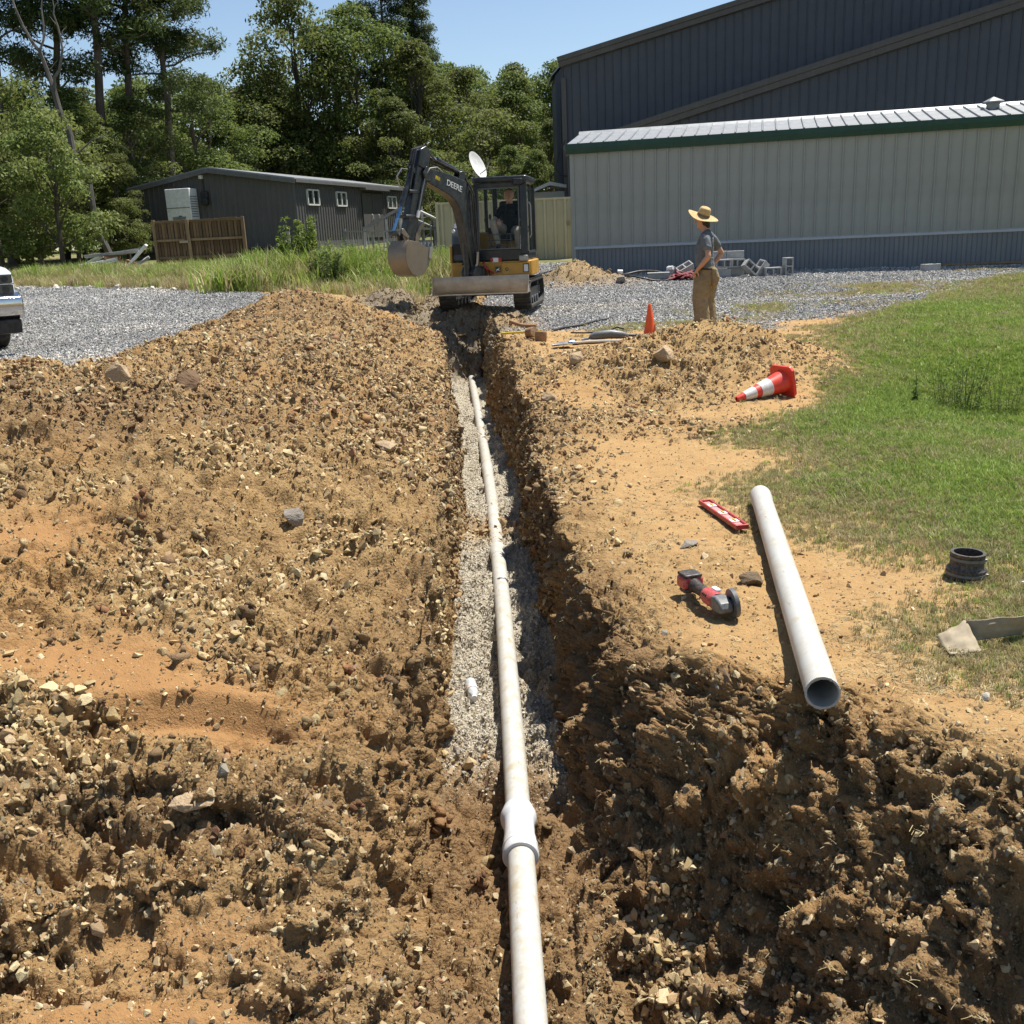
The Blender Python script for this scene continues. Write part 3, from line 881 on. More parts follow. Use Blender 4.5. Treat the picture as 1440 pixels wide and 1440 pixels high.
M_sage = steel_mat('sage_steel', (.300, .304, .274), .5, (.24, .22, .17, 1), .25)
M_skirt = steel_mat('skirt_steel', (.17, .185, .20), .5, (.30, .27, .22, 1), .3)
M_trimw = steel_mat('light_trim', (.42, .44, .45), .45)
M_green = steel_mat('green_trim', (.012, .055, .04), .35, (.10, .12, .10, 1), .15)
M_galv = steel_mat('galvanised_roof', (.27, .28, .285), .45, (.38, .37, .34, 1), .35, .35)
M_navy = steel_mat('dark_blue_steel', (.058, .066, .084), .5, (.11, .105, .10, 1), .2)
M_navytrim = steel_mat('dark_trim', (.085, .078, .074), .5, (.16, .15, .14, 1), .2)
M_shed = steel_mat('shed_steel', (.092, .089, .088), .55, (.15, .135, .12, 1), .35)
M_shedt = steel_mat('shed_trim', (.12, .12, .12), .5)
M_cream = steel_mat('cream_steel', (.54, .47, .31), .5, (.36, .31, .20, 1), .45)
M_glass = NT('window_glass').out((.02, .03, .035, 1), .05, None, 0, .8)
M_white = simple('white_paint', (.72, .72, .70), .45, dirt=(.4, .36, .3, 1), damt=.3)
M_black = simple('black_plastic', (.02, .02, .021), .5, dirt=(.15, .12, .09, 1), damt=.25)
M_oldwood = None
def wood_mat(name, a, b, sc=(30, 30, 2.0), rough=.8):
    t = NT(name)
    v = t.mapv(t.co(), sc)
    g = t.noise(1, 6, .65, vec=v, dist=.6)
    blot = t.noise(1.7, 4, .6, k=4)
    c = t.mix(t.ramp(g, [(.3, 0.), (.7, 1.)]), (*a, 1), (*b, 1))
    c = t.mix(t.math('MULTIPLY', t.ramp(blot, [(.45, 0.), (.7, 1.)]), .5), c, tuple(x * .55 for x in a) + (1,))
    oi = t.new('ShaderNodeObjectInfo')
    hs = t.new('ShaderNodeHueSaturation'); t.t.links.new(c, hs.inputs['Color']); t.set(hs.inputs['Value'], t.math('ADD', t.math('MULTIPLY', oi.outputs['Random'], .7), .65))
    return t.out(hs.outputs[0], rough, t.bump(g, .5, .01), spec=.2)
M_fence = wood_mat('fence_wood', (.11, .066, .036), (.24, .15, .082))
M_post = wood_mat('post_wood', (.19, .12, .065), (.32, .22, .125))
M_grey = wood_mat('grey_wood', (.26, .25, .225), (.44, .42, .38), (3, 3, 14))

V3 = Vector
def frame(p0, d):
    """local frame on a wall line: point(s, off, z)"""
    d = V3((d[0], d[1], 0)).normalized()
    n = V3((d.y, -d.x, 0))          # to the right of d
    def pt(s_, off, z): return V3((p0[0], p0[1], 0)) + d * s_ + n * off + V3((0, 0, z))
    return d, n, pt

# long sage green building on the right -------------------------------------
def sage_building():
    root = thing('metal_building', 'long sage green metal building with white ribbed roof and dark green eave trim', 'building', (1.95, 27.0, .6))
    d, n, pt0 = frame((0, 0), (.97, -.245))
    L, W = 17.1, 4.12
    zw, ze = .72, 3.22            # above root base: skirt top, eave
    def pt(s_, o, z): return pt0(s_, o, z)
    pw = .3
    # wall panels: flat with a raised rib on the left edge
    m = MB()
    prof = [(0, 0), (.012, .030), (.040, .030), (.052, 0), (.30, 0), (.30, -.02), (0, -.02)]
    m.prism([(a, b) for a, b in prof], pt(0, 0, (zw + ze) / 2), d, n, V3((0, 0, 1)), ze - zw)
    me = m.mesh('wall_panel'); me.materials.append(M_sage)
    for k in range(57):
        o = link('wall_panel', me, root); o.location = d * (k * pw)
    MB().box(pt(L / 2, -W / 2, (ze) / 2), (0, 0, 0)).f
    inner = MB()
    # body behind the panels (prism: gable section along d)
    sec = [(-.03, -.2), (-.03, ze - .02), (-W / 2, ze + .40), (-W + .03, ze - .02), (-W + .03, -.2)]
    inner.prism(sec, pt(L / 2, 0, 0), n, V3((0, 0, 1)), d, L - .02)
    inner.build('building_core', M_sage, root)
    # skirt with fine vertical grooves
    sk = MB()
    poly = [(0, -.03)]
    x = 0
    while x < L:
        poly += [(x, .0), (x + .085, .0), (x + .09, -.012), (x + .105, -.012)]
        x += .11
    poly += [(L, .0), (L, -.03)]
    sk.prism(poly, pt(0, .0, zw / 2 - .12), d, n, V3((0, 0, 1)), zw + .2)
    sk.build('skirting', M_skirt, root)
    MB().prism([(0, -.01), (0, .045), (.05, .045), (.075, .01), (.075, -.01)], pt(L / 2, 0, zw - .02), V3((0, 0, 1)), n, d, L).build('drip_trim', M_trimw, root)
    # corner trim
    MB().box(pt(-.02, -.02, ze / 2), (.1, .1, ze)).build('corner_trim', M_sage, root)
    # eave trim: two stepped boxes
    MB().prism([(ze - .16, .035), (ze - .16, .10), (ze - .03, .13), (ze + .085, .13), (ze + .085, .02)], pt(L / 2, 0, 0), V3((0, 0, 1)), n, d, L + .3).build('eave_trim', M_green, root, bevel=.006)
    # roof panels with ribs, front slope
    slope = math.atan2(.42, W / 2)
    rl = (W / 2) / math.cos(slope) + .12
    sd = (-n) * math.cos(slope) + V3((0, 0, math.sin(slope)))
    up = n * math.sin(slope) + V3((0, 0, math.cos(slope)))
    m = MB()
    m.prism([(0, 0), (0, .02), (.27, .02), (.285, .058), (.31, .058), (.325, .02), (.325, 0)], pt(0, .12, ze + .085 - .035) + sd * (rl / 2), d, up, sd, rl)
    me = m.mesh('roof_panel'); me.materials.append(M_galv)
    for k in range(53):
        o = link('roof_panel', me, root); o.location = d * (k * .325 - .12)
    MB().prism([(-.12, -.02), (0, .055), (.12, -.02), (.12, -.05), (-.12, -.05)], pt(L / 2, -W / 2, ze + .51), n, V3((0, 0, 1)), d, L + .3).build('ridge_cap', M_galv, root)
    sd2 = n * math.cos(slope) + V3((0, 0, math.sin(slope)))
    MB().prism([(-L / 2 - .12, 0), (L / 2 + .12, 0), (L / 2 + .12, .03), (-L / 2 - .12, .03)], pt(L / 2, -W - .1, ze + .06) + sd2 * (rl / 2), d, (-n) * math.sin(slope) + V3((0, 0, math.cos(slope))), sd2, rl - .02).build('back_roof', M_galv, root)
    # vent with a pointed cap
    c = pt(10.15, -W / 2 + .75, ze + .36)
    vt = MB().lathe([(.15, -.25), (.15, .10), (.16, .10), (.16, .13)], c, n=16).build('roof_vent', M_galv, root, smooth=30)
    MB().lathe([(.26, .13), (.26, .16), (.02, .27), (0.0, .275)], c, n=8).build('vent_cap', M_galv, vt)
sage_building()
pl = MB().bar((0, 0, 0), (4.6, -1.16, .02), .09, .05).build('plank', M_post, None, bevel=.004)
pl.location = (1.95 + .97 * 8.6 - .245 * .14, 27 - .245 * 8.6 - .97 * .14, ground_z(10.3, 24.8) + .03)
tag(pl, 'long pale plank lying along the foot of the sage building wall', 'plank')

# big dark gabled building behind -------------------------------------------
def dark_building():
    root = thing('dark_metal_building', 'big dark blue grey metal building with sloping roof edges towering behind the sage building', 'building', (2.6, 40.0, .9))
    d, n, pt = frame((0, 0), (.97, -.245))
    W_, z0 = 34, 7.13
    def top1(s_): return z0 + .208 * s_ if s_ < 20 else z0 + .208 * 20 - .208 * (s_ - 20)
    ft = .36
    def panels(name, s0, s1, top, off, zb, cap_s):
        k = 0; s_ = s0
        while s_ < s1 - .01:
            w_ = .31
            if s_ <= cap_s:
                m = MB()
                z1, z2 = top(s_) - ft + .02, top(s_ + w_) - ft + .02
                a, b = pt(s_, off, 0), pt(s_ + w_, off, 0)
                r1, r2 = pt(s_ + .012, off + .03, 0), pt(s_ + .035, off + .03, 0)
                e1 = pt(s_ + .047, off, 0)
                prof = [a, r1, r2, e1, b]
                zs = [z1, z1, z1, z1, z2]
                vs = [p_ + V3((0, 0, zb)) for p_ in prof] + [p_ + V3((0, 0, z_)) for p_, z_ in zip(prof, zs)]
                m.add(vs, [(i, i + 1, i + 6, i + 5) for i in range(4)])
                m.build(name, M_navy, root)
            s_ += w_; k += 1
    panels('wall_panel', 0, 20, top1, 0, -.3, 20)
    body = MB()
    poly = [(0.0, -.3), (0.0, z0 - .1), (20, top1(20) - .1), (40, z0 - .1), (40, -.3)]
    body.prism(poly, pt(0, -6.06, 0), d, V3((0, 0, 1)), n, 12.0)
    body.build('building_core', M_navy, root)
    def fascia(name, sa, sb, top, off, th=ft, mat=M_navytrim, dp=.28):
        A, B = pt(sa, off, top(sa)), pt(sb, off, top(sb))
        a2 = (B - A).normalized()
        up = n.cross(a2) * -1
        if up.z < 0: up = -up
        m = MB()
        m.prism([(-dp, 0), (.12, 0), (.12, -th * .45), (.07, -th * .5), (.07, -th * .95), (.0, -th), (-dp, -th)], (A + B) / 2, n, up, a2, (B - A).length)
        return m.build(name, mat, root)
    fascia('roof_trim', -.15, 20.05, top1, .12)
    # left eave return and downspout
    MB().box(pt(-.06, -.3, (z0 - .3) / 2), (.09, .09, z0 - .4)).build('downspout', M_navytrim, root, bevel=.01)
    MB().box(pt(.05, .06, 3.3), (.16, .1, 6.2)).build('corner_trim', M_navytrim, root)
    MB().box(pt(.28, .35, 2.4), (.32, .3, .95)).build('meter_box', M_black, root, bevel=.02)
    MB().tube([pt(.2, .2, 2.9), pt(-.15, .3, 2.95), pt(-.3, .3, 3.2), pt(-.2, .2, 3.7), pt(.05, .1, 4.2)], .025, 6).build('cable', M_black, root, smooth=40)
    # lower wing in front
    wo = 1.6
    def top2(s_): return 4.33 + .243 * (s_ - 2.2)
    def ptw(s_, o, z): return pt(s_, o + wo, z)
    k = 0; s_ = .4
    while s_ < 18.6:
        w_ = .31
        m = MB()
        z1, z2 = top2(s_) - ft + .02, top2(s_ + w_) - ft + .02
        prof = [ptw(s_, 0, 0), ptw(s_ + .012, .03, 0), ptw(s_ + .035, .03, 0), ptw(s_ + .047, 0, 0), ptw(s_ + w_, 0, 0)]
        zs = [z1, z1, z1, z1, z2]
        m.add([p_ + V3((0, 0, -.3)) for p_ in prof] + [p_ + V3((0, 0, z_)) for p_, z_ in zip(prof, zs)], [(i, i + 1, i + 6, i + 5) for i in range(4)])
        m.build('wing_panel', M_navy, root)
        s_ += w_
    A, B = .4, 19.0
    MB().prism([(A, -.3), (A, top2(A) - .12), (B, top2(B) - .12), (B, -.3)], ptw(0, -.82, 0), d, V3((0, 0, 1)), n, 1.56).build('wing_core', M_navy, root)
    fascia('wing_trim', .3, 19.1, top2, wo + .14, .40, M_navytrim, 1.7)
    # further block seen past the left corner
    MB().prism([(.12, -.3), (2.5, -.3), (2.5, 8.1), (.75, 8.1), (.12, 7.45)], (0, 8.2, 0), V3((1, 0, 0)), V3((0, 0, 1)), V3((0, 1, 0)), 3.0).build('rear_block', M_navy, root)
    MB().prism([(-.05, 7.40), (.7, 8.16), (.7, 8.24), (-.05, 7.48)], (0, 8.2, 0), V3((1, 0, 0)), V3((0, 0, 1)), V3((0, 1, 0)), 3.3).build('rear_roof', M_galv, root)
    for q in (.3, .62, .95):
        MB().box((q, 6.68, 3.5), (.04, .05, 7.4 if q < .5 else 7.6)).build('rear_rib', M_navy, root)
dark_building()

# dark shed on the left ------------------------------------------------------
def shed():
    root = thing('dark_shed', 'low dark grey ribbed metal building with small white framed windows at the tree line', 'building', (-8.35, 43.0, 1.55))
    a, an, pa = frame((0, 0), (.284, .959))      # side wall; an points right of a
    g, gn, pg = frame((0, 0), (-.959, .284))
    ge = -gn                                       # gable outward normal is towards the camera
    if ge.y > 0: ge = gn
    se = an if an.x > 0 else -an
    ez, rz, Lg, Ls = 2.80, 3.40, 7.6, 14.5
    def G_(s_, o, z): return g * s_ + ge * o + V3((0, 0, z))
    def S_(s_, o, z): return a * s_ + se * o + V3((0, 0, z))
    def topg(s_): return ez + (rz - ez) * (s_ / 3.8 if s_ < 3.8 else (Lg - s_) / 3.8)
    n = 30; w_ = Lg / n
    for k in range(n):                                # gable panels
        s0, s1 = k * w_, (k + 1) * w_
        pr = [G_(s0, 0, 0), G_(s0 + .03, .035, 0), G_(s0 + .06, .035, 0), G_(s0 + .09, 0, 0), G_(s1, 0, 0)]
        zs = [topg(s0)] * 4 + [topg(s1)]
        m = MB().add([q + V3((0, 0, .12)) for q in pr] + [q + V3((0, 0, z_ - .05)) for q, z_ in zip(pr, zs)], [(i, i + 1, i + 6, i + 5) for i in range(4)])
        m.build('gable_panel', M_shed, root)
    n = 58; w_ = Ls / n
    m = MB().prism([(0, 0), (.03, .035), (.06, .035), (.09, 0), (w_, 0), (w_, -.02), (0, -.02)], S_(0, 0, (ez + .12) / 2), a, se, V3((0, 0, 1)), ez - .16)
    me = m.mesh('side_panel'); me.materials.append(M_shed)
    for k in range(n):
        o = link('side_panel', me, root); o.location = a * (k * w_)
    sec = [(.0, -.4), (.0, ez - .03), (3.8, rz - .03), (Lg, ez - .03), (Lg, -.4)]
    # core, pulled in a little from the panels
    mid = a * (Ls / 2 + .02)
    MB().prism([(s_ * .996 + .015, z) for s_, z in sec], mid, g, V3((0, 0, 1)), a, Ls - .04).build('building_core', M_shed, root)
    # pale skirting band under the side wall, black under the gable
    MB().box(S_(Ls / 2, .01, .02), (.04, Ls, .62), Matrix.Rotation(-math.atan2(a.x, a.y), 3, 'Z')).build('foundation', M_shedt, root)
    MB().bar(G_(0, .05, .12), G_(Lg, .05, .12), .05, .1).build('base_trim', M_black, root)
    # roof with overhang
    for sgn in (0, 1):
        e0 = 0 if sgn == 0 else Lg
        o0 = -.18 if sgn == 0 else Lg + .18
        z_o = ez - .04
        A = [G_(o0, .22, z_o + .02), G_(3.8, .22, rz + .02)]
        B = [q + a * (Ls + .4) for q in A]
        th = V3((0, 0, .07))
        m = MB().add([A[0], A[1], B[1], B[0], A[0] + th, A[1] + th, B[1] + th, B[0] + th], [(0, 1, 2, 3), (4, 7, 6, 5), (0, 4, 5, 1), (1, 5, 6, 2), (2, 6, 7, 3), (3, 7, 4, 0)])
        m.build('roof', M_galv, root)
    MB().bar(G_(-.2, .24, ez - .09), G_(3.8, .24, rz - .06), .05, .17).build('gable_trim', M_shedt, root)
    MB().bar(G_(3.8, .24, rz - .06), G_(Lg + .2, .24, ez - .09), .05, .17).build('gable_trim', M_shedt, root)
    MB().bar(S_(-.2, .19, ez - .07), S_(Ls, .19, ez - .07), .12, .12).build('gutter', M_shedt, root)
    def window(s0, s1, z0, z1):
        fr = MB()
        for p_, q_ in ((S_(s0, .06, z0), S_(s1, .06, z0)), (S_(s0, .06, z1), S_(s1, .06, z1)), (S_(s0, .06, z0), S_(s0, .06, z1)), (S_(s1, .06, z0), S_(s1, .06, z1)), (S_((s0 + s1) / 2, .06, z0), S_((s0 + s1) / 2, .06, z1))):
            fr.bar(p_, q_, .06, .07, se)
        f_ = fr.build('window', M_white, root)
        for h in (0, 1):
            c_ = S_(s0 + (s1 - s0) * (.25 + .5 * h), .045, (z0 + z1) / 2)
            MB().box(c_, (.01, (s1 - s0) / 2 - .04, z1 - z0 - .05), Matrix.Rotation(-math.atan2(a.x, a.y), 3, 'Z')).build('window_pane', M_glass, f_)
    window(1.05, 2.1, 1.82, 2.42)
    window(3.87, 4.87, 1.82, 2.40)
    window(9.75, 10.85, 1.80, 2.35)
    for k, (s0, s1) in enumerate(((6.65, 7.75), (7.8, 9.0))):
        dr = MB().box(S_((s0 + s1) / 2, .05, 1.42), (.05, s1 - s0, 2.05), Matrix.Rotation(-math.atan2(a.x, a.y), 3, 'Z')).build('door', M_shed, root, bevel=.01)
        hs = s1 - .18 if k == 0 else s0 + .18
        hp = S_(hs if k == 0 else s0 + .55, .10, 1.35)
        MB().tube([hp + V3((0, 0, .13)), hp + se * .06 + V3((0, 0, .08)), hp + se * .06 - V3((0, 0, .08)), hp - V3((0, 0, .13))], .02, 6).build('door_handle', M_white, dr, smooth=40)
    MB().box(S_(7.9, .2, 2.62), (.34, 2.9, .10), Matrix.Rotation(-math.atan2(a.x, a.y), 3, 'Z')).build('awning', M_shedt, root)
    # junction box and wall light on the gable
    MB().box(G_(4.12, .09, 2.28), (.34, .18, .50), Matrix.Rotation(math.atan2(g.y, g.x) + math.pi, 3, 'Z')).build('meter_box', M_black, root, bevel=.05)
    MB().lathe([(.17, 0), (.17, .12), (.13, .16), (0, .17)], G_(4.05, .17, 2.12), ge, 14).build('meter_dial', M_black, root, smooth=40)
    MB().tube([G_(4.14, .06, 2.5), G_(4.16, .06, 3.05)], .03, 6).build('conduit', M_black, root)
    MB().box(G_(4.2, .09, 3.12), (.16, .16, .15), Matrix.Rotation(math.atan2(g.y, g.x), 3, 'Z')).build('wall_light', M_white, root, bevel=.02)
    # air conditioning unit hung on the gable
    ac = thing('air_conditioner', 'tall white wall hung air conditioning unit on the dark shed gable', 'air conditioner', tuple(V3((-8.35, 43.0, 1.55)) + G_(5.08, .34, 1.05)), (0, 0, math.atan2(g.y, g.x) + math.pi))
    MB().box((0, 0, .82), (1.16, .62, 1.62)).build('cabinet', M_acw, ac, bevel=.03)
    MB().box((0, -.318, .86), (1.10, .02, .025)).build('panel_joint', M_grl, ac)
    for k in range(7): MB().box((.0, -.325, .28 + k * .035), (.62, .015, .018)).build('louvre', M_grl, ac)
    MB().box((.05, -.318, .52), (.16, .012, .05)).build('maker_plate', M_grl, ac)
    for k in range(9): MB().box((.586, -.02, .5 + k * .1), (.015, .46, .03)).build('louvre', M_grl, ac)
M_acw = simple('ac_white', (.84, .845, .82), .5, dirt=(.35, .32, .27, 1), damt=.3)
M_grl = simple('ac_grille', (.16, .16, .155), .5)
shed()

# cream ribbed metal fence behind the excavator --------------------------------
def container():
    root = thing('shipping_container', 'pale yellow ribbed steel container standing behind the excavator', 'container', (-2.1, 36.0, .78))
    W_, H_ = 4.62, 2.14
    n = 13; pw = W_ / n
    m = MB().prism([(0, 0), (.08, .0), (.11, -.10), (.17, -.10), (.21, 0), (pw, 0), (pw, .02), (0, .02)], (0, 0, H_ / 2), V3((1, 0, 0)), V3((0, 1, 0)), V3((0, 0, 1)), H_ - .08)
    me = m.mesh('fence_panel'); me.materials.append(M_cream)
    for k in range(n):
        o = link('corrugated_panel', me, root); o.location = (k * pw, 0, 0)
    MB().box((W_ / 2, 1.2, H_ / 2), (W_ - .04, 2.3, H_ - .1)).build('container_core', M_cream, root)
    MB().box((W_ / 2, -.01, H_ - .02), (W_ + .04, .12, .07)).build('top_rail', M_cream, root)
    MB().box((W_ / 2, -.01, .02), (W_ + .04, .12, .08)).build('bottom_rail', M_cream, root)
    MB().box((-.03, 0, H_ / 2), (.09, .12, H_ + .06)).build('corner_post', M_cream, root)
    MB().box((W_ + .05, -.02, H_ / 2), (.1, .1, H_)).build('corner_post', M_cream, root)
    MB().box((W_ - .12, -.09, 1.28), (.08, .05, .14)).build('latch', M_post, root)
container()
# small white roofed shelter glimpsed past the cab
o = MB().prism([(-.9, 0), (0, .35), (1.1, .1), (1.1, .0), (0, .22), (-.9, -.1)], (2.0, 40.5, 3.30), V3((1, 0, 0)), V3((0, 0, 1)), V3((0, 1, 0)), 1.5).build('shelter', M_trimw, None)
tag(o, 'grey white curved shelter roof just right of the excavator cab above the container', 'shelter')
sb = MB().box((0, 0, 0), (1.6, 1.0, 1.9)).build('shelter_body', M_trimw, o); sb.location = (1.95, 40.7, 2.35)

# satellite dish ---------------------------------------------------------------
def dish():
    root = thing('satellite_dish', 'large white satellite dish seen edge on above the excavator cab', 'satellite dish', (-.72, 36.6, 1.06))
    ax = V3((.83, -.42, .40)).normalized()
    prof = [(a * 1.12, b) for a, b in [(0, 0), (.12, .006), (.25, .03), (.36, .065), (.44, .105), (.445, .12), (.435, .118), (.35, .078), (.24, .04), (0, .014)]]
    MB().lathe(prof, V3((0, 0, 3.05)) - ax * .02, ax, 28).build('dish', M_white, root, smooth=50)
    MB().tube([V3((0, 0, 0)), V3((0, 0, 2.7)), V3((0, 0, 2.98)) - ax * .05], .035, 8).build('mast', M_galv, root, smooth=40)
    MB().tube([V3((0, 0, 2.7)) + ax * .05, V3((0, 0, 2.75)) + ax * .5, V3((0, 0, 2.9)) + ax * .55], .018, 6).build('feed_arm', M_galv, root, smooth=40)
dish()

# wooden fence panels -------------------------------------------------------------
def wood_fence():
    root = thing('wooden_fence', 'short run of brown wooden privacy fence in front of the dark shed', 'fence', (-11.28, 34.0, 1.06))
    W_, H_ = 2.92, 1.62
    r_ = random.Random(5)
    MB().box((W_ / 2, .062, H_ / 2), (W_ - .1, .012, H_ - .12)).build('dark_gap_sheet', M_black, root)  # added black sheet, only there so the gaps between boards look shaded
    m = MB().box((0, 0, H_ / 2), (.086, .022, H_))
    me = m.mesh('fence_board'); me.materials.append(M_fence)
    for k in range(28):
        o = link('fence_board', me, root)
        o.location = (.06 + k * .1035, .04 + r_.uniform(-.008, .008), r_.uniform(-.03, .02)); o.rotation_euler = (0, r_.uniform(-.012, .012), 0)
    for z in (.45, 1.0, H_ - .03):
        MB().box((W_ / 2, -.01, z), (W_, .045, .075)).build('rail', M_post, root, bevel=.004)
    MB().box((2.45, -.045, H_ + .01), (.55, .04, .06)).build('rail', M_post, root)
    MB().box((2.55, -.045, .46), (.55, .03, .09)).build('rail', M_post, root)
    for x in (0, W_): MB().box((x, -.03, H_ / 2), (.09, .09, H_ + .08)).build('post', M_post, root, bevel=.005)
    MB().box((1.12, -.075, H_ / 2), (.11, .06, H_ + .04), Matrix.Rotation(-.02, 3, 'Y')).build('post', M_post, root, bevel=.005)
    MB().box((.99, -.07, H_ / 2 + .3), (.05, .04, .9)).build('post', M_post, root)
    MB().box((.95, -.12, .94), (.28, .02, .075)).build('sign_board', simple('pale_board', (.48, .36, .25), .7), root)
wood_fence()

# weathered ramp and railings ------------------------------------------------------
def ramp():
    root = thing('wooden_ramp', 'weathered grey wooden stairs and handrails beside the dark shed doors', 'stairs', (-5.3, 35.5, 1.1))
    def P_(x, y, z, q, r, s_, name, w_=.09, h=.05, mat=M_grey): MB().bar((x, y, z), (q, r, s_), w_, h).build(name, mat, root)
    P_(0, 0, 1.02, 2.0, -.1, .93, 'handrail', .14, .05)
    P_(.35, 2.2, 1.1, 1.75, 2.4, 1.78, 'handrail', .16, .10)
    P_(1.75, 2.4, 1.78, 2.5, 2.5, 1.72, 'handrail', .12, .06)
    P_(2.3, 2.0, 1.72, 3.6, 1.2, 1.05, 'handrail', .12, .06)
    P_(2.3, 2.0, 1.35, 3.6, 1.2, .72, 'handrail', .10, .05)
    P_(0, .1, .35, 2.0, .05, .28, 'lower_rail', .06, .05)
    for k in range(11):
        x = .1 + k * .175
        P_(x, .0, .2, x, .0, 1.0 - k * .008, 'baluster', .035, .035)
    for x, y, h in ((0, 0, 1.1), (.95, 0, 1.02), (1.95, -.1, 1.0), (.4, 2.2, 1.15), (1.72, 2.4, 1.8), (2.5, 2.4, 1.8), (3.0, 1.6, 1.4), (3.55, 1.2, 1.15), (1.2, 2.3, 1.4)):
        P_(x, y, -.3, x, y, h, 'post', .09, .09)
    for k in range(5): MB().box((.9 + k * .28, 1.9, .25 + k * .17), (.30, 1.0, .045)).build('tread', M_grey, root)
    MB().box((2.2, 2.0, 1.0), (1.3, 1.2, .06)).build('landing', M_grey, root)
    for k in range(5): P_(2.35 + k * .25, 1.75 - k * .14, .55 - k * .05, 2.35 + k * .25, 1.75 - k * .14, 1.5 - k * .12, 'baluster', .04, .04)
ramp()
o = MB().box((0, 0, .45), (.14, .14, 1.25)).build('wooden_post', M_grey, None, bevel=.01, loc=(-7.05, 34.5, 1.1))
tag(o, 'single weathered wooden post standing before the shed corner', 'post')

# lattice panel low in front of the shed
def lattice():
    root = thing('lattice_panel', 'low rusty brown lattice panel between the wooden fence and the bushes', 'lattice', (-8.35, 35.0, 1.15))
    m = MB()
    for k in range(16):
        for sg in (-1, 1):
            x = k * .115
            m.bar((x - sg * .16, .012 * sg, 0), (x + sg * .16, .012 * sg, .32), .02, .012, (0, 1, 0))
    tag(m.build('lattice_strips', M_post, root), kind='stuff')
    MB().box((.86, 0, .34), (2.0, .05, .04)).build('top_rail', M_post, root)
    MB().box((.86, 0, -.02), (2.0, .05, .04)).build('bottom_rail', M_post, root)
lattice()

# far off building glimpsed between the trees on the left
def far_house():
    root = thing('far_building', 'red brown building with a white window glimpsed between trees at the left edge', 'building', (-28.6, 60, 5.0))
    MB().box((0, 0, 1.0), (4.4, 3, 2.0)).build('wall', simple('far_red', (.20, .11, .09), .8), root)
    MB().box((0, -.1, 2.05), (4.8, 3.6, .14)).build('roof', M_shedt, root)
    for x in (.5, 1.2):
        f_ = MB().box((x, -1.52, 1.35), (.55, .05, .55)).build('window', M_white, root)
        MB().box((x, -1.55, 1.35), (.42, .02, .42)).build('window_pane', M_glass, f_)
    MB().box((0, 0, -1.6), (4.2, 2.8, 3.2)).build('foundation', M_shedt, root)
far_house()
# ---------------------------------------------------------------- trees
def leaf_mat(name, a, b, c3, trans=.42, rough=.6):
    t = NT(name)
    oi = t.new('ShaderNodeObjectInfo')
    v = t.vor(.9, out='Color')
    s_ = t.new('ShaderNodeSeparateColor'); t.t.links.new(v, s_.inputs[0])
    at = t.attr('leaf', 'Fac')
    col = t.mix(t.ramp(at, [(.15, 0.), (.85, 1.)]), (*a, 1), (*b, 1))
    col = t.mix(t.ramp(t.noise(.5, 2, k=2), [(.45, 0.), (.68, .8)]), col, (*c3, 1))
    hs = t.new('ShaderNodeHueSaturation')
    t.set(hs.inputs['Hue'], t.math('ADD', t.math('MULTIPLY', oi.outputs['Random'], .03), .485))
    t.set(hs.inputs['Value'], t.math('ADD', t.math('MULTIPLY', oi.outputs['Random'], .45), .78))
    t.t.links.new(col, hs.inputs['Color'])
    t.out(hs.outputs[0], rough, None, 0, .25)
    tr = t.new('ShaderNodeBsdfTranslucent')
    t.set(tr.inputs[0], t.mix(.35, hs.outputs[0], (.26, .30, .07, 1)))
    mx = t.new('ShaderNodeMixShader'); mx.inputs[0].default_value = trans
    t.t.links.new(t.b.outputs[0], mx.inputs[1]); t.t.links.new(tr.outputs[0], mx.inputs[2])
    t.t.links.new(mx.outputs[0], t.n['Material Output'].inputs[0])
    return t.m
M_leaf = leaf_mat('broad_leaf', (.050, .076, .019), (.130, .168, .040), (.165, .182, .052))
M_leafp = leaf_mat('pale_leaf', (.07, .10, .024), (.17, .20, .055), (.20, .20, .07))
M_pine = leaf_mat('pine_needles', (.036, .062, .017), (.088, .122, .032), (.070, .098, .028), .22)
M_bark = wood_mat('bark', (.075, .058, .045), (.17, .14, .115), (12, 12, 2.5), .95)
M_deadb = wood_mat('dead_bark', (.13, .115, .10), (.24, .22, .20), (12, 12, 2.5), .95)

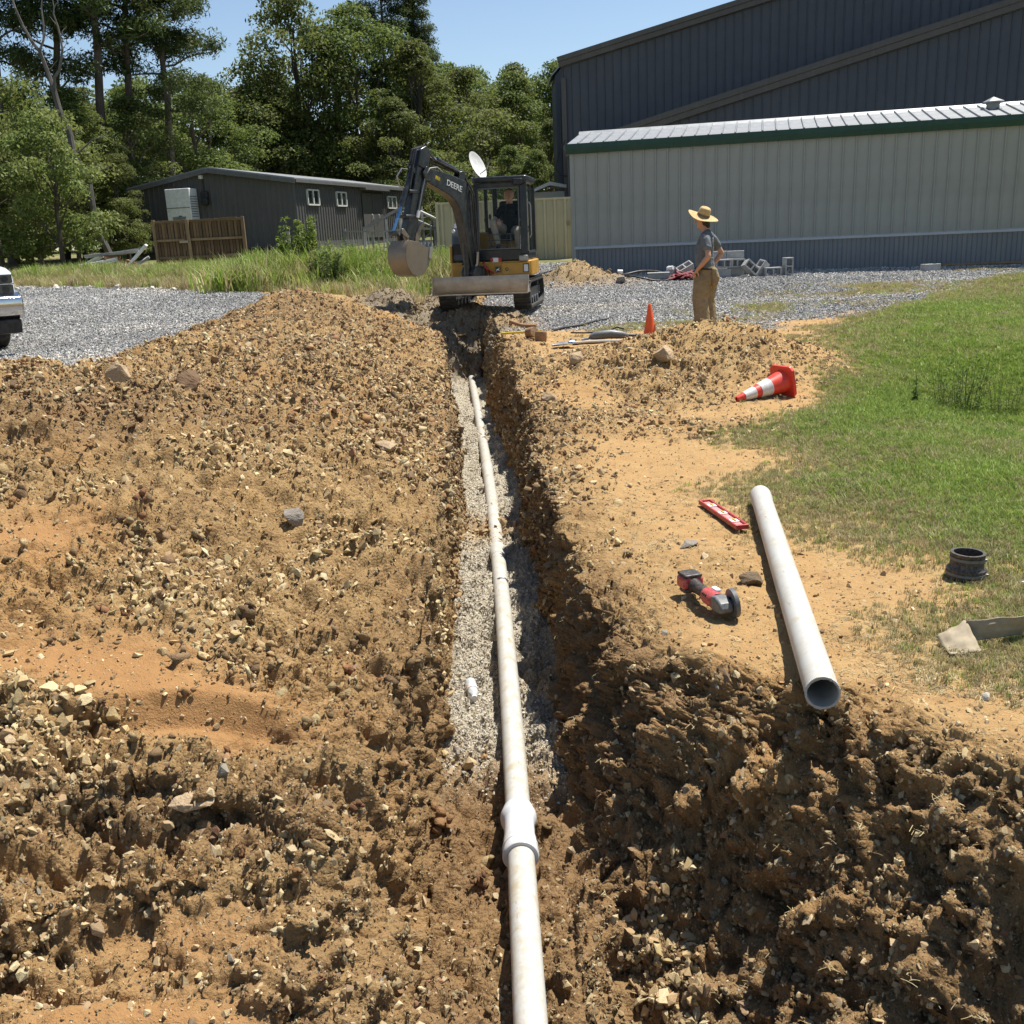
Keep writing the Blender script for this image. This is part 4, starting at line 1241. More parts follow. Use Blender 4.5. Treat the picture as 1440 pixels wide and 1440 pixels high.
def leaves(centres, radii, n_tot, size, seed, flat=.6, shell=.55, aspect=.55, droop=0.):
    """leaf quads gathered on lumpy shells round many centres"""
    r_ = np.random.default_rng(seed)
    cs = np.array(centres); rd = np.array(radii)
    k = r_.choice(len(cs), n_tot, p=(rd ** 2) / (rd ** 2).sum())
    dr = r_.normal(size=(n_tot, 3)); dr /= np.linalg.norm(dr, axis=1)[:, None]
    dr[:, 2] = np.where((dr[:, 2] < -.25) & (r_.random(n_tot) < .6), -dr[:, 2], dr[:, 2])
    rad = rd[k] * (shell + (1.08 - shell) * r_.random(n_tot) ** .7) * (1 + .25 * fbm(cs[k] + dr * 1.6, 2, seed))
    p = cs[k] + dr * rad[:, None] * np.array([1, 1, flat])
    p[:, 2] -= droop * rad
    nrm = dr * .5 + r_.normal(0, .55, (n_tot, 3)) + np.array([0, 0, .45])
    nrm /= np.linalg.norm(nrm, axis=1)[:, None]
    t = np.cross(nrm, r_.normal(size=(n_tot, 3))); t /= np.linalg.norm(t, axis=1)[:, None]
    b = np.cross(nrm, t)
    s_ = size * r_.uniform(.55, 1.25, n_tot)[:, None]
    v = np.stack([p - t * s_ * .5, p + b * s_ * aspect * .5 + nrm * s_ * .08, p + t * s_ * .5, p - b * s_ * aspect * .5 + nrm * s_ * .08], 1)
    return v.reshape(-1, 3), np.arange(4 * n_tot).reshape(-1, 4), np.repeat(r_.random(n_tot), 4)

def leaf_mesh(name, v, f, a, mat):
    me = np_mesh(name, v, f, False)
    at = me.attributes.new('leaf', 'FLOAT', 'POINT'); at.data.foreach_set('value', a.astype(np.float32))
    me.materials.append(mat)
    return me

def limb(m, a, b, r0, r1, r_, n=5, sides=6, sag=.06):
    a, b = Vector(a), Vector(b)
    L = (b - a).length
    pts, rs = [], []
    for i in range(n + 1):
        u = i / n
        q = a.lerp(b, u) + Vector((r_.uniform(-1, 1), r_.uniform(-1, 1), r_.uniform(-1, 1))) * (sag * L * math.sin(u * math.pi))
        pts.append(q); rs.append(r0 + (r1 - r0) * u)
    m.tube(pts, rs, sides, cap=True)
    return pts

def broadleaf(seed, H=12, rx=3.6, base=.22, nl=13000, size=.26, ncl=42, mat=None, narrow=1.0):
    r_ = random.Random(seed)
    tm = MB()
    top = Vector((r_.uniform(-.5, .5), r_.uniform(-.5, .5), H * .82))
    tp = limb(tm, (0, 0, -.4), top, H * .020, .05, r_, 8, 8, .02)
    cs, rd = [], []
    for k in range(ncl):
        u = r_.uniform(base, 1.0)
        env = math.sin(min(1, (u - base) / (1 - base) * .9 + .14) * math.pi) ** .6
        a = k * 2.399 + r_.uniform(-.4, .4)
        rr = rx * env * r_.uniform(.45, 1.0) * narrow
        c = Vector((math.cos(a) * rr, math.sin(a) * rr, H * u * .96))
        cs.append(c); rd.append(r_.uniform(.65, 1.25) * (.75 + .5 * env) * rx / 3.6)
        if k % 2 == 0:
            j = min(7, max(2, int(u * 8) - 1))
            limb(tm, tp[j], c, H * .006, .02, r_, 4, 5, .08)
    cs.append(Vector((0, 0, H * .93))); rd.append(1.1)
    v, f, a = leaves([tuple(c) for c in cs], rd, nl, size, seed)
    return tm.mesh('trunk', 40), leaf_mesh('crown', v, f, a, mat or M_leaf)

def pine(seed, H=17, first=.5, rx=3.0, nl=24000):
    r_ = random.Random(seed)
    tm = MB()
    tp = limb(tm, (0, 0, -.4), (r_.uniform(-.4, .4), r_.uniform(-.4, .4), H * .97), .24, .05, r_, 10, 9, .005)
    cs, rd = [], []
    nb = 26
    for k in range(nb):
        u = first + (1 - first) * (k / nb) ** .85
        a = k * 2.399 + r_.uniform(-.5, .5)
        L = rx * (1.05 - .75 * ((u - first) / (1 - first)) ** 1.3) * r_.uniform(.55, 1.1)
        p0 = tp[min(10, int(u * 10))].lerp(tp[min(10, int(u * 10) + 1)], (u * 10) % 1)
        tip = p0 + Vector((math.cos(a) * L, math.sin(a) * L, L * r_.uniform(-.1, .35)))
        bp = limb(tm, p0, tip, .055, .015, r_, 5, 5, .07)
        for q in bp[2:]:
            for e in range(2):
                cs.append(q + Vector((r_.uniform(-.35, .35), r_.uniform(-.35, .35), r_.uniform(0, .35)))); rd.append(r_.uniform(.40, .78))
    cs.append(tp[-1]); rd.append(.6)
    v, f, a = leaves([tuple(c) for c in cs], rd, nl, .25, seed, .8, .15, .24)
    return tm.mesh('trunk', 40), leaf_mesh('crown', v, f, a, M_pine)

BROAD = [broadleaf(101, 12, 3.6, .20, 21000, .215, 50), broadleaf(102, 12, 3.3, .12, 21000, .21, 46), broadleaf(103, 12, 4.2, .25, 22000, .225, 52), broadleaf(104, 12, 3.0, .1, 19000, .20, 44), broadleaf(105, 12, 3.8, .05, 21000, .215, 50)]
PALE = [broadleaf(111, 6, 2.3, .12, 8000, .19, 30, M_leafp), broadleaf(112, 5, 2.0, .05, 7000, .17, 26, M_leafp)]
PINES = [pine(121, 17, .50, 3.3), pine(122, 17, .50, 3.1, 23000), pine(123, 15, .42, 2.9, 23000)]

def put_tree(kind, proto, x, y, sc, rz, label, group=None, sxy=None, z=None, cat='tree'):
    root = thing(kind, label, cat, (x, y, (gz(x, y) if z is None else z)), (0, 0, rz), group)
    root.scale = ((sxy or sc), (sxy or sc), sc)
    tk = link('trunk', proto[0], root)
    if not len(proto[0].materials): proto[0].materials.append(M_bark)
    link('crown', proto[1], root)
    return root
# tall pines at the left
def lean(o, a, b=0): o.rotation_euler.x, o.rotation_euler.y = b, a
def pine_at(p_, x, y, sc, rz, label, ln=.10, group=None):
    # leaning trees: rotate about world Y after the spin
    o = put_tree('pine_tree', p_, x, y, sc, 0, label, group)
    o.rotation_euler = (Matrix.Rotation(ln, 3, 'Y') @ Matrix.Rotation(rz, 3, 'Z')).to_euler()
pine_at(PINES[0], -18.3, 48, 1.12, .3, 'tallest pine with thick bare trunk standing just left of the shed roof', .12)
pine_at(PINES[1], -17.4, 49.5, 1.02, 2.1, 'slim pine close to the right of the tallest pine trunk', .10)
pine_at(PINES[2], -15.6, 50, 1.0, 4.0, 'pine whose limbs reach furthest right over the shed roof', .05)
pine_at(PINES[2], -20.4, 48.5, 1.08, 1.2, 'pine with dark tufts left of the tallest pine', .11)
pine_at(PINES[1], -22.2, 47, .98, 5.1, 'pine reaching dark limbs out over the dead tree at the left', .08)
# oaks and pines of the centre
put_tree('oak_tree', BROAD[0], -11.4, 62, 1.16, .5, 'large round topped oak rising behind the middle of the shed roof', sxy=1.08)
put_tree('oak_tree', BROAD[2], -8.0, 63, 1.10, 1.9, 'broad oak right of the round topped oak, above the far end of the shed', sxy=.98)
put_tree('pine_tree', PINES[0], -6.6, 66, .95, 2.2, 'pine standing highest over the centre of the tree line', sxy=.85)
put_tree('pine_tree', PINES[1], -4.6, 66, .84, 3.2, 'thin pine just right of the highest centre pine', sxy=.8)
put_tree('oak_tree', BROAD[1], -4.4, 61, .88, 2.6, 'leafy oak directly behind the excavator arm')
put_tree('oak_tree', BROAD[4], -1.8, 64, .80, .2, 'oak behind the white satellite dish', sxy=.9)
put_tree('oak_tree', BROAD[3], 1.2, 66, .82, 4.4, 'oak to the left of the dark building corner above the container', sxy=.95)
put_tree('oak_tree', BROAD[2], 4.2, 70, .92, 3.0, 'oak touching the corner of the big dark building')
put_tree('oak_tree', BROAD[0], -1.6, 80, 1.02, 2.4, 'far rounded oak in the dip of the tree line')
put_tree('oak_tree', BROAD[4], 1.6, 82, 1.06, 1.4, 'far oak just left of the dark building roof corner')
# left, nearer
put_tree('young_tree', PALE[0], -15.3, 36, .86, .4, 'light green young tree nearest the left edge in the weeds', sxy=.74)
put_tree('young_tree', PALE[1], -17.6, 36.5, 1.0, 1.3, 'light green sapling at the very left edge behind the truck', sxy=1.0)
put_tree('young_tree', PALE[0], -17.8, 40, 1.1, 2.9, 'light green leafy tree behind the two saplings at the left', sxy=1.0)
put_tree('oak_tree', BROAD[3], -21.5, 46, .52, 2.0, 'dark leafy tree at the left edge below the pines', sxy=.7)
put_tree('oak_tree', BROAD[1], -18.4, 46, .60, .9, 'dark leafy tree behind the dead tree', sxy=.74)
put_tree('oak_tree', BROAD[4], -16.6, 48.5, .58, 3.7, 'dark leafy tree behind the left end of the shed', sxy=.7)
put_tree('oak_tree', BROAD[0], -15.0, 54, .66, 5.2, 'middle height oak over the ridge of the shed roof', sxy=.9)
put_tree('oak_tree', BROAD[2], -13.6, 60, .72, 2.2, 'oak in the low gap between the pines and the round topped oak', sxy=.9)
put_tree('oak_tree', BROAD[4], -5.6, 58.8, .62, 4.1, 'low leafy oak at the far end of the shed', sxy=.75)
for k, (x, y, sc, pi_) in enumerate([(-26, 58, .72, 1), (-23, 60, .74, 3), (-20, 60, .78, 0), (-17, 63, .80, 2), (-13.5, 66, .84, 1), (-10, 69, .95, 4), (-6.4, 71, .95, 3), (-3.4, 73, .95, 2),
                              (6.5, 76, .9, 1), (9.5, 80, .9, 0), (-29, 64, .74, 4), (-24, 70, .85, 2), (.8, 74, .84, 0), (-33, 62, .76, 2)]):
    put_tree('oak_tree', BROAD[pi_], x, y, sc, k * 1.7, 'green oak in the crowded back row of the wood', 'trees in the back row of the wood', sxy=sc * 1.1)
# undergrowth along the wood edge
for k, (x, y, sc, pi_) in enumerate([(-19, 42, .75, 0), (-20, 39, .8, 1), (-15.6, 43.5, .8, 1), (-15.2, 42.5, .40, 0), (-2.9, 46, .75, 0), (-1.6, 44, .65, 1), (.6, 47, .8, 0), (-3.2, 52, .8, 1), (1.9, 50, .8, 1), (-.3, 52, 1.0, 0), (2.9, 55, 1.1, 0), (-17.6, 43, .9, 0), (-22, 44, 1.0, 1)]):
    put_tree('shrub', PALE[pi_] if k % 2 else BROAD[3 if pi_ else 1], x, y, sc * (1 if k % 2 else .45), k * 1.3, 'leafy shrub in the undergrowth at the foot of the wood', 'shrubs at the foot of the wood', cat='shrub')

# far wood behind everything: nobody could count it
def far_wood():
    r_ = np.random.default_rng(5)
    n = 260
    xs = r_.uniform(-75, 60, n); ys = r_.uniform(88, 104, n)
    hs = r_.uniform(6, 13, n)
    cs, rd = [], []
    for x, y, h in zip(xs, ys, hs):
        for q in range(4):
            cs.append((x + r_.uniform(-1.5, 1.5), y + r_.uniform(-1, 1), 2 + h * (q + .6) / 4)); rd.append(r_.uniform(1.6, 2.6))
    v, f, a = leaves(cs, rd, 42000, .75, 9, .9)
    o = link('far_wood', leaf_mesh('far_wood', v, f, a, M_leaf))
    tag(o, 'distant wood closing the view behind the nearer trees', kind='stuff')
far_wood()

# dead tree at the left edge
def dead_tree():
    root = thing('dead_tree', 'leafless dead tree with forked bare branches at the left edge', 'tree', (-14.6, 39, 1.25))
    r_ = random.Random(3)
    m = MB()
    tp = limb(m, (0, 0, -.3), (-1.3, 0, 6.4), .14, .10, r_, 8, 7, .03)
    m.build('trunk', M_deadb, root, smooth=40)
    def br(a, b, r0, r1=.015):
        q = MB(); pts = limb(q, a, b, r0, r1, r_, 5, 6, .06)
        q.build('branch', M_deadb, root, smooth=40); return pts
    t = tp[-1]
    b1 = br(t, t + Vector((-.9, 0, 2.6)), .085, .04)
    br(b1[-1], b1[-1] + Vector((-.35, 0, 1.4)), .04)
    br(b1[2], b1[2] + Vector((.5, .1, 2.2)), .05)
    b2 = br(t + Vector((0, 0, -.3)), t + Vector((.55, 0, 1.2)), .06, .04)
    b3 = br(b2[-1], b2[-1] + Vector((-.1, 0, 1.8)), .04)
    br(tp[5], tp[5] + Vector((1.3, .3, .8)), .04)
    br(tp[4], tp[4] + Vector((1.0, -.2, .5)), .035)
    br(tp[6], tp[6] + Vector((-.9, -.2, .9)), .035)
    for k in range(8):
        q = b1[k % 5] if k % 2 else b3[k % 5]
        br(q, q + Vector((r_.uniform(-.7, .7), r_.uniform(-.3, .3), r_.uniform(.1, .6))), .018, .006)
dead_tree()

# weeds between gravel and shed -----------------------------------------------
def stalk_plant(name, label, x, y, h, rad, nst, seed, mat, group=None, leaf=.10, nl=420, cat='weed', z=None):
    r_ = random.Random(seed); rn = np.random.default_rng(seed)
    root = thing(name, label, cat, (x, y, ground_z(x, y) if z is None else z), (0, 0, 0), group)
    m = MB(); cs, rd = [], []
    for k in range(nst):
        a = r_.uniform(0, 6.28); q = rad * math.sqrt(r_.random())
        hh = h * r_.uniform(.6, 1.05)
        p0 = Vector((math.cos(a) * q * .6, math.sin(a) * q * .6, -.05)); p1 = Vector((math.cos(a) * q, math.sin(a) * q, hh))
        pts = limb(m, p0, p1, .010 if h > .55 else .003, .004 if h > .55 else .0015, r_, 4, 4, .04)
        for e in range(7):
            u = .2 + .8 * e / 6
            c = p0.lerp(p1, u); cs.append(tuple(c)); rd.append(rad * .22 + .05 * (1 - u))
    m.build('stem', M_bark if h > .55 else mat, root)
    v, f, at = leaves(cs, rd, nl, leaf, seed, 1.0, .2, .3)
    o = link('foliage', leaf_mesh('foliage', v, f, at, mat), root)
    return root
M_weed = leaf_mat('weed_leaf', (.10, .17, .022), (.21, .30, .05), (.27, .27, .08), .3)
M_weedd = leaf_mat('dark_weed_leaf', (.04, .08, .015), (.10, .15, .03), (.09, .11, .03), .3)
stalk_plant('weed_bush', 'tallest leafy weed bush at the left end of the weeds behind the spoil heap', -5.0, 25.6, 1.45, .48, 20, 1, M_weed, leaf=.13, nl=3600)
stalk_plant('weed_bush', 'dark green low weed bush just left of the excavator bucket', -3.95, 23.5, .75, .42, 14, 2, M_weedd, leaf=.11, nl=2000)
for k, (x, y, h, rd_) in enumerate([(-5.9, 26.0, .8, .35), (-4.5, 25.2, .95, .4), (-3.6, 25.0, .8, .45), (-3.1, 25.8, .85, .45), (-2.5, 25.2, .8, .4), (-1.75, 26, .8, .5), (-4.2, 26.6, .95, .5), (-5.5, 27.2, .7, .5), (-1.2, 25.8, .55, .35), (-2.9, 23.6, .5, .35)]):
    stalk_plant('weed', 'green and straw coloured weed clump in the patch behind the spoil heap', x, y, h, rd_ * 1.1, 14, 20 + k, M_weed, 'weed clumps behind the spoil heap', leaf=.085, nl=900)
stalk_plant('weed', 'tall dark spiky weed on the grass slope at the right', 4.05, 9.75, .50, .04, 2, 41, M_weedd, leaf=.05, nl=150)
stalk_plant('weed', 'bushy thin weed right of the tall dark spiky weed', 4.45, 9.7, .50, .30, 26, 42, M_weedd, leaf=.04, nl=950)
stalk_plant('weed', 'brownish seeding weed at the right end of the weedy slope', 4.85, 9.6, .42, .22, 16, 43, M_weedp if 'M_weedp' in globals() else M_leafp, leaf=.035, nl=520)
# ---------------------------------------------------------------- excavator
M_exdark = simple('machine_dark_paint', (.009, .012, .015), .35, dirt=(.14, .12, .09, 1), damt=.16, dscale=4, spec=.5)
M_arm = simple('arm_dark_paint', (.010, .013, .017), .35, dirt=(.20, .18, .15, 1), damt=.22, dscale=5, spec=.5)
M_yel = simple('machine_yellow', (.52, .27, .025), .42, dirt=(.22, .15, .08, 1), damt=.4, dscale=4, spec=.5)
M_greyp = simple('machine_grey', (.085, .10, .115), .45, dirt=(.2, .16, .11, 1), damt=.3)
M_rub = simple('track_rubber', (.018, .020, .020), .7, dirt=(.16, .13, .09, 1), damt=.35, dscale=9)
M_bucket = simple('worn_steel', (.25, .21, .155), .45, metal=.35, dirt=(.22, .15, .09, 1), damt=.45, dscale=5)
M_blade_st = simple('scraped_blade', (.50, .45, .38), .42, metal=.25, dirt=(.26, .19, .12, 1), damt=.5, dscale=3)
M_rod = simple('chrome_rod', (.55, .58, .62), .15, metal=1)
M_blue = simple('blue_rod', (.12, .28, .50), .3, metal=.5)
M_hose = simple('hose_black', (.018, .018, .018), .45, dirt=(.2, .17, .13, 1), damt=.3)
M_steelg = simple('bare_steel', (.38, .37, .35), .4, metal=.7, dirt=(.2, .16, .11, 1), damt=.4)
M_letter = simple('white_lettering', (.78, .78, .76), .5)
M_ylabel = simple('yellow_label', (.70, .52, .04), .5)
M_red = simple('red_label', (.50, .05, .04), .5)
M_seat = simple('seat_black', (.02, .02, .022), .7)
t = NT('cab_glass')
t.out((.03, .05, .045, 1), .02, None, 0, .4)
t.b.inputs['Alpha'].default_value = .16
M_cabglass = t.m

def text_mesh(s_, size, depth=.002):
    cu = bpy.data.curves.new('lettering', 'FONT'); cu.body = s_; cu.size = size; cu.extrude = depth; cu.align_x = 'CENTER'; cu.align_y = 'CENTER'
    ob = bpy.data.objects.new('lettering_tmp', cu); COL.objects.link(ob)
    dg = bpy.context.evaluated_depsgraph_get()
    me = bpy.data.meshes.new_from_object(ob.evaluated_get(dg))
    bpy.data.objects.remove(ob)
    return me

def basis(o, x, y, z):
    x, y, z = V3(x).normalized(), V3(y).normalized(), V3(z).normalized()
    return Matrix(((x.x, y.x, z.x, o[0]), (x.y, y.y, z.y, o[1]), (x.z, y.z, z.z, o[2]), (0, 0, 0, 1)))

def excavator():
    EX, EY, EZ = -.15, 18.75, .47
    root = thing('excavator', 'compact tracked excavator with dark cab and yellow base at the far end of trench', 'excavator', (EX, EY, EZ), (0, 0, R(-9)))
    # tracks
    for sg in (-1, 1):
        x = sg * .66
        out_, nn_ = [], 40
        def stadium(r_, L_, zc):
            pts = []
            for k in range(12):
                a = math.pi / 2 + math.pi * k / 11
                pts.append((-L_ / 2 + r_ * math.cos(a), zc + r_ * math.sin(a)))
            for k in range(12):
                a = -math.pi / 2 + math.pi * k / 11
                pts.append((L_ / 2 + r_ * math.cos(a), zc + r_ * math.sin(a)))
            return pts
        so_, si_ = stadium(.235, 1.62, .25), stadium(.20, 1.62, .25)
        m = MB()
        n_ = len(so_)
        for off in (-.15, .15):
            m.add([(x + off, p_[0], p_[1]) for p_ in so_] + [(x + off, p_[0], p_[1]) for p_ in si_], [(i, (i + 1) % n_, n_ + (i + 1) % n_, n_ + i) for i in range(n_)])
        b = len(m.v) - 4 * n_
        for i in range(n_):
            j = (i + 1) % n_
            m.f.append((b + i, b + j, b + 2 * n_ + j, b + 2 * n_ + i))
            m.f.append((b + n_ + i, b + n_ + j, b + 3 * n_ + j, b + 3 * n_ + i))
        tr = m.build('track', M_rub, root, smooth=50)
        # lugs
        per = []
        tot = 2 * 1.62 + 2 * math.pi * .235
        lug = MB().box((0, 0, 0), (.29, .045, .03)).mesh('track_lug'); lug.materials.append(M_rub)
        nl = 44
        for k in range(nl):
            s_ = tot * k / nl
            if s_ < 1.62: p_, a = (-.81 + s_, .25 + .245), 0
            elif s_ < 1.62 + math.pi * .235:
                q = (s_ - 1.62) / .235; p_, a = (.81 + .245 * math.sin(q), .25 + .245 * math.cos(q)), -q
            elif s_ < 2 * 1.62 + math.pi * .235: p_, a = (.81 - (s_ - 1.62 - math.pi * .235), .25 - .245), 0
            else:
                q = (s_ - 2 * 1.62 - math.pi * .235) / .235; p_, a = (-.81 - .245 * math.sin(q), .25 - .245 * math.cos(q)), -q
            o = link('track_lug', lug, tr); o.location = (x, p_[0], p_[1]); o.rotation_euler = (a, 0, 0)
        MB().box((x, 0, .25), (.16, 1.5, .20)).build('track_frame', M_exdark, tr, bevel=.02)
        for yv, rr in ((-.81, .185), (.81, .185)):
            MB().lathe([(0, -.07), (rr * .45, -.085), (rr * .5, -.05), (rr * .85, -.05), (rr, -.06), (rr, .06), (rr * .85, .05), (rr * .5, .05), (rr * .45, .085), (0, .07)], (x, yv, .25), (1, 0, 0), 18).build('sprocket', M_greyp, tr, smooth=35)
        for k in range(4): MB().lathe([(0, -.09), (.075, -.09), (.075, .09), (0, .09)], (x, -.5 + k * .33, .115), (1, 0, 0), 12).build('roller', M_greyp, tr, smooth=35)
    MB().box((0, 0, .33), (1.1, .8, .22)).build('undercarriage', M_exdark, root, bevel=.03)
    MB().lathe([(.40, 0), (.40, .14)], (0, 0, .42), n=24).build('slew_ring', M_exdark, root, smooth=40)
    # dozer blade, curved face
    prof = [(.17, 0), (.09, .025), (.03, .08), (.0, .15), (.0, .23), (.01, .285), (-.01, .29), (-.025, .23), (-.025, .15), (.0, .07), (.06, .01), (.15, -.008)]
    bl = MB().prism([(-a, b) for a, b in [(-p_[0], p_[1]) for p_ in prof]], (.02, -1.45, .32), (0, 1, 0), (0, 0, 1), (1, 0, 0), 1.66).build('dozer_blade', M_blade_st, root, smooth=35)
    for sg in (-1, 1):
        MB().bar((sg * .38, -1.40, .42), (sg * .34, -.5, .32), .10, .12).build('blade_arm', M_exdark, root, bevel=.01)
    MB().prism([(-.02, 0), (.12, .0), (.05, .12), (.03, .28), (-.02, .28)], (.02 - .82, -1.45, .32), (0, -1, 0), (0, 0, 1), (1, 0, 0), .014).build('blade_cheek', M_blade_st, bl)
    MB().prism([(-.02, 0), (.12, .0), (.05, .12), (.03, .28), (-.02, .28)], (.02 + .82, -1.45, .32), (0, -1, 0), (0, 0, 1), (1, 0, 0), .014).build('blade_cheek', M_blade_st, bl)
    MB().box((.02, -1.60, .316), (1.64, .06, .018)).build('cutting_edge', M_steelg, bl)
    # house: yellow lower body with rounded tail
    def rr_poly(x0, x1, y0, y1, rb, rf):
        pts = []
        for cx, cy, r_, a0 in ((x1 - rf, y0 + rf, rf, -90), (x1 - rb, y1 - rb, rb, 0), (x0 + rb, y1 - rb, rb, 90), (x0 + rf, y0 + rf, rf, 180)):
            for k in range(7):
                a = R(a0 + 90 * k / 6); pts.append((cx + r_ * math.cos(a), cy + r_ * math.sin(a)))
        return pts
    MB().prism(rr_poly(-.66, .80, -.62, .95, .55, .06), (0, 0, .69), (1, 0, 0), (0, 1, 0), (0, 0, 1), .26).build('yellow_body', M_yel, root, smooth=30, bevel=.02)
    MB().prism(rr_poly(-.64, .60, .1, .93, .5, .1), (0, 0, 1.05), (1, 0, 0), (0, 1, 0), (0, 0, 1), .56).build('counterweight', M_yel, root, smooth=30, bevel=.04)
    # side cover left of the boom: grey, rounded top
    cov = [(-.50, .83), (.10, .83), (.10, 1.40), (-.02, 1.48), (-.20, 1.50), (-.36, 1.42), (-.47, 1.20)]
    MB().prism([(a, b) for a, b in cov], (-.50, 0, 0), (0, 1, 0), (0, 0, 1), (1, 0, 0), .30).build('side_cover', M_greyp, root, smooth=30, bevel=.04, seg=3)
    MB().prism([(-.56, .82), (-.1, .82), (-.1, 1.12), (-.50, 1.12)], (-.655, 0, 0), (0, 1, 0), (0, 0, 1), (1, 0, 0), .04).build('side_panel', M_yel, root, bevel=.01)
    MB().box((-.50, -.47, 1.02), (.26, .04, .24)).build('cover_vent', M_exdark, root, bevel=.015)
    MB().lathe([(0, 0), (.035, 0), (.03, .02), (0, .025)], (-.60, -.46, 1.36), (-.3, -1, .2), 10).build('marker_lamp', M_letter, root, smooth=40)
    # front face details
    MB().box((.52, -.635, .69), (.50, .03, .20)).build('front_plate', M_yel, root, bevel=.008)
    MB().box((.20, -.655, .68), (.085, .012, .095)).build('emblem_plate', M_exdark, root)
    # leaping deer emblem: body, legs, antler as a small raised silhouette
    em = MB(); deer = [(-.030, -.012), (-.018, .010), (.008, .012), (.020, .030), (.030, .030), (.026, .018), (.016, .002), (.032, -.022), (.026, -.026), (.006, -.010), (-.012, -.012), (-.030, -.034), (-.036, -.030), (-.024, -.014)]
    em.prism(deer, (.20, -.665, .68), (1, 0, 0), (0, 0, 1), (0, -1, 0), .006).build('deer_emblem', M_letter, root)
    MB().lathe([(.028, 0), (.028, .006), (.020, .006), (.020, 0)], (.36, -.655, .68), (0, -1, 0), 14, closed=True).build('tow_eye_mark', M_exdark, root)
    MB().box((.70, -.655, .69), (.075, .012, .12)).build('headlight', M_letter, root, bevel=.01)
    MB().box((.70, -.650, .69), (.10, .012, .15)).build('lamp_surround', M_exdark, root)
    # cab -----------------------------------------------------------------------
    x0, x1, yf, yb, z0, z1 = -.19, .74, -.62, .55, .83, 2.16
    cab = MB().box(((x0 + x1) / 2, (yf + yb) / 2, z0 + .06), (x1 - x0, yb - yf, .12)).build('cab', M_exdark, root, bevel=.015)
    def post(a, b, w_=.06, h_=.06, nm='cab_post'): MB().bar(a, b, w_, h_).build(nm, M_exdark, cab, bevel=.012)
    yt = yf + .10
    post((x0 + .03, yf + .03, z0 + .1), (x0 + .03, yt, z1 - .05), .07, .08)
    post((x1 - .06, yf + .03, z0 + .1), (x1 - .06, yt, z1 - .05), .12, .09)
    post((x0 + .03, yb - .03, z0 + .1), (x0 + .03, yb - .03, z1 - .05))
    post((x1 - .03, yb - .03, z0 + .1), (x1 - .03, yb - .03, z1 - .05), .08, .08)
    post((x1 - .025, .02, z0 + .1), (x1 - .025, .02, z1 - .05), .05, .05)
    post((x0 + .20, yb - .03, z0 + .1), (x0 + .20, yb - .03, z1 - .05), .09, .05)
    post((x1 - .26, yb - .03, z0 + .1), (x1 - .26, yb - .03, z1 - .05), .10, .05)
    post((x0, yt, z1 - .06), (x1, yt, z1 - .06), .07, .08, 'cab_rail')
    post((x0, yf + .03, z0 + .14), (x1, yf + .03, z0 + .14), .06, .10, 'cab_rail')
    post((x0 + .05, yb - .03, z0 + .55), (x1, yb - .03, z0 + .55), .05, .06, 'cab_rail')
    rp = rr_poly(x0 - .03, x1 + .03, yt - .06, yb + .04, .10, .08)
    MB().prism(rp, (0, 0, z1 + .035), (1, 0, 0), (0, 1, 0), (0, 0, 1), .10).build('cab_roof', M_exdark, cab, smooth=30, bevel=.03, seg=3)
    MB().box((x1 - .14, yt - .07, z1 - .02), (.18, .09, .11)).build('roof_lamp', M_exdark, cab, bevel=.03)
    def pane(p_, q_, nm):
        a, b = V3(p_), V3(q_)
        d_ = (b - a); w_ = V3((d_.x, d_.y, 0)).length
        MB().add([a, V3((b.x, b.y, a.z)), b, V3((a.x, a.y, b.z))], [(0, 1, 2, 3)]).build(nm, M_cabglass, cab)
    MB().add([(x0 + .06, yf + .02, z0 + .18), (x1 - .12, yf + .02, z0 + .18), (x1 - .12, yt - .005, z1 - .09), (x0 + .06, yt - .005, z1 - .09)], [(0, 1, 2, 3)]).build('front_window', M_cabglass, cab)
    pane((x1 - .005, yf + .08, z0 + .16), (x1 - .005, yb - .05, z1 - .09), 'side_window')
    pane((x0 + .005, yf + .08, z0 + .55), (x0 + .005, yb - .05, z1 - .09), 'side_window')
    fr = MB()
    for a, b in (((x0 + .075, yf, z0 + .2), (x0 + .075, yt - .02, z1 - .11)), ((x1 - .14, yf, z0 + .2), (x1 - .14, yt - .02, z1 - .11)), ((x0 + .075, yf, z0 + .2), (x1 - .14, yf, z0 + .2)), ((x0 + .075, yt - .02, z1 - .11), (x1 - .14, yt - .02, z1 - .11))):
        fr.bar(a, b, .022, .022)
    fr.build('window_frame', M_greyp, cab)
    MB().box((x1 - .08, yf - .01, z0 + .03), (.16, .12, .10)).build('door_step', M_steelg, cab, bevel=.02)
    MB().tube([(x1 + .02, -.45, 1.2), (x1 + .05, -.45, 1.25), (x1 + .05, -.45, 1.75), (x1 + .02, -.45, 1.8)], .014, 6).build('grab_handle', M_steelg, cab, smooth=40)
    MB().tube([(x0 + .3, yf - .02, z0 + .22), (x0 + .18, yf + .0, z0 + .72)], .008, 5).build('wiper', M_hose, cab)
    stk = MB().box((.16, yf - .04, z0 + .015), (.11, .012, .075)).build('warning_label', M_letter, root)
    MB().box((.10, yf - .048, z0 + .015), (.045, .012, .06)).build('warning_symbol', M_red, root)
    MB().box((.245, yf - .04, z0 + .015), (.055, .012, .07)).build('warning_label', M_red, root)
    # seat and levers
    seat = MB().box((.34, .08, 1.22), (.46, .44, .12)).build('seat', M_seat, root, bevel=.04)
    MB().box((.34, .32, 1.55), (.44, .12, .62)).build('seat_back', M_seat, seat, bevel=.05)
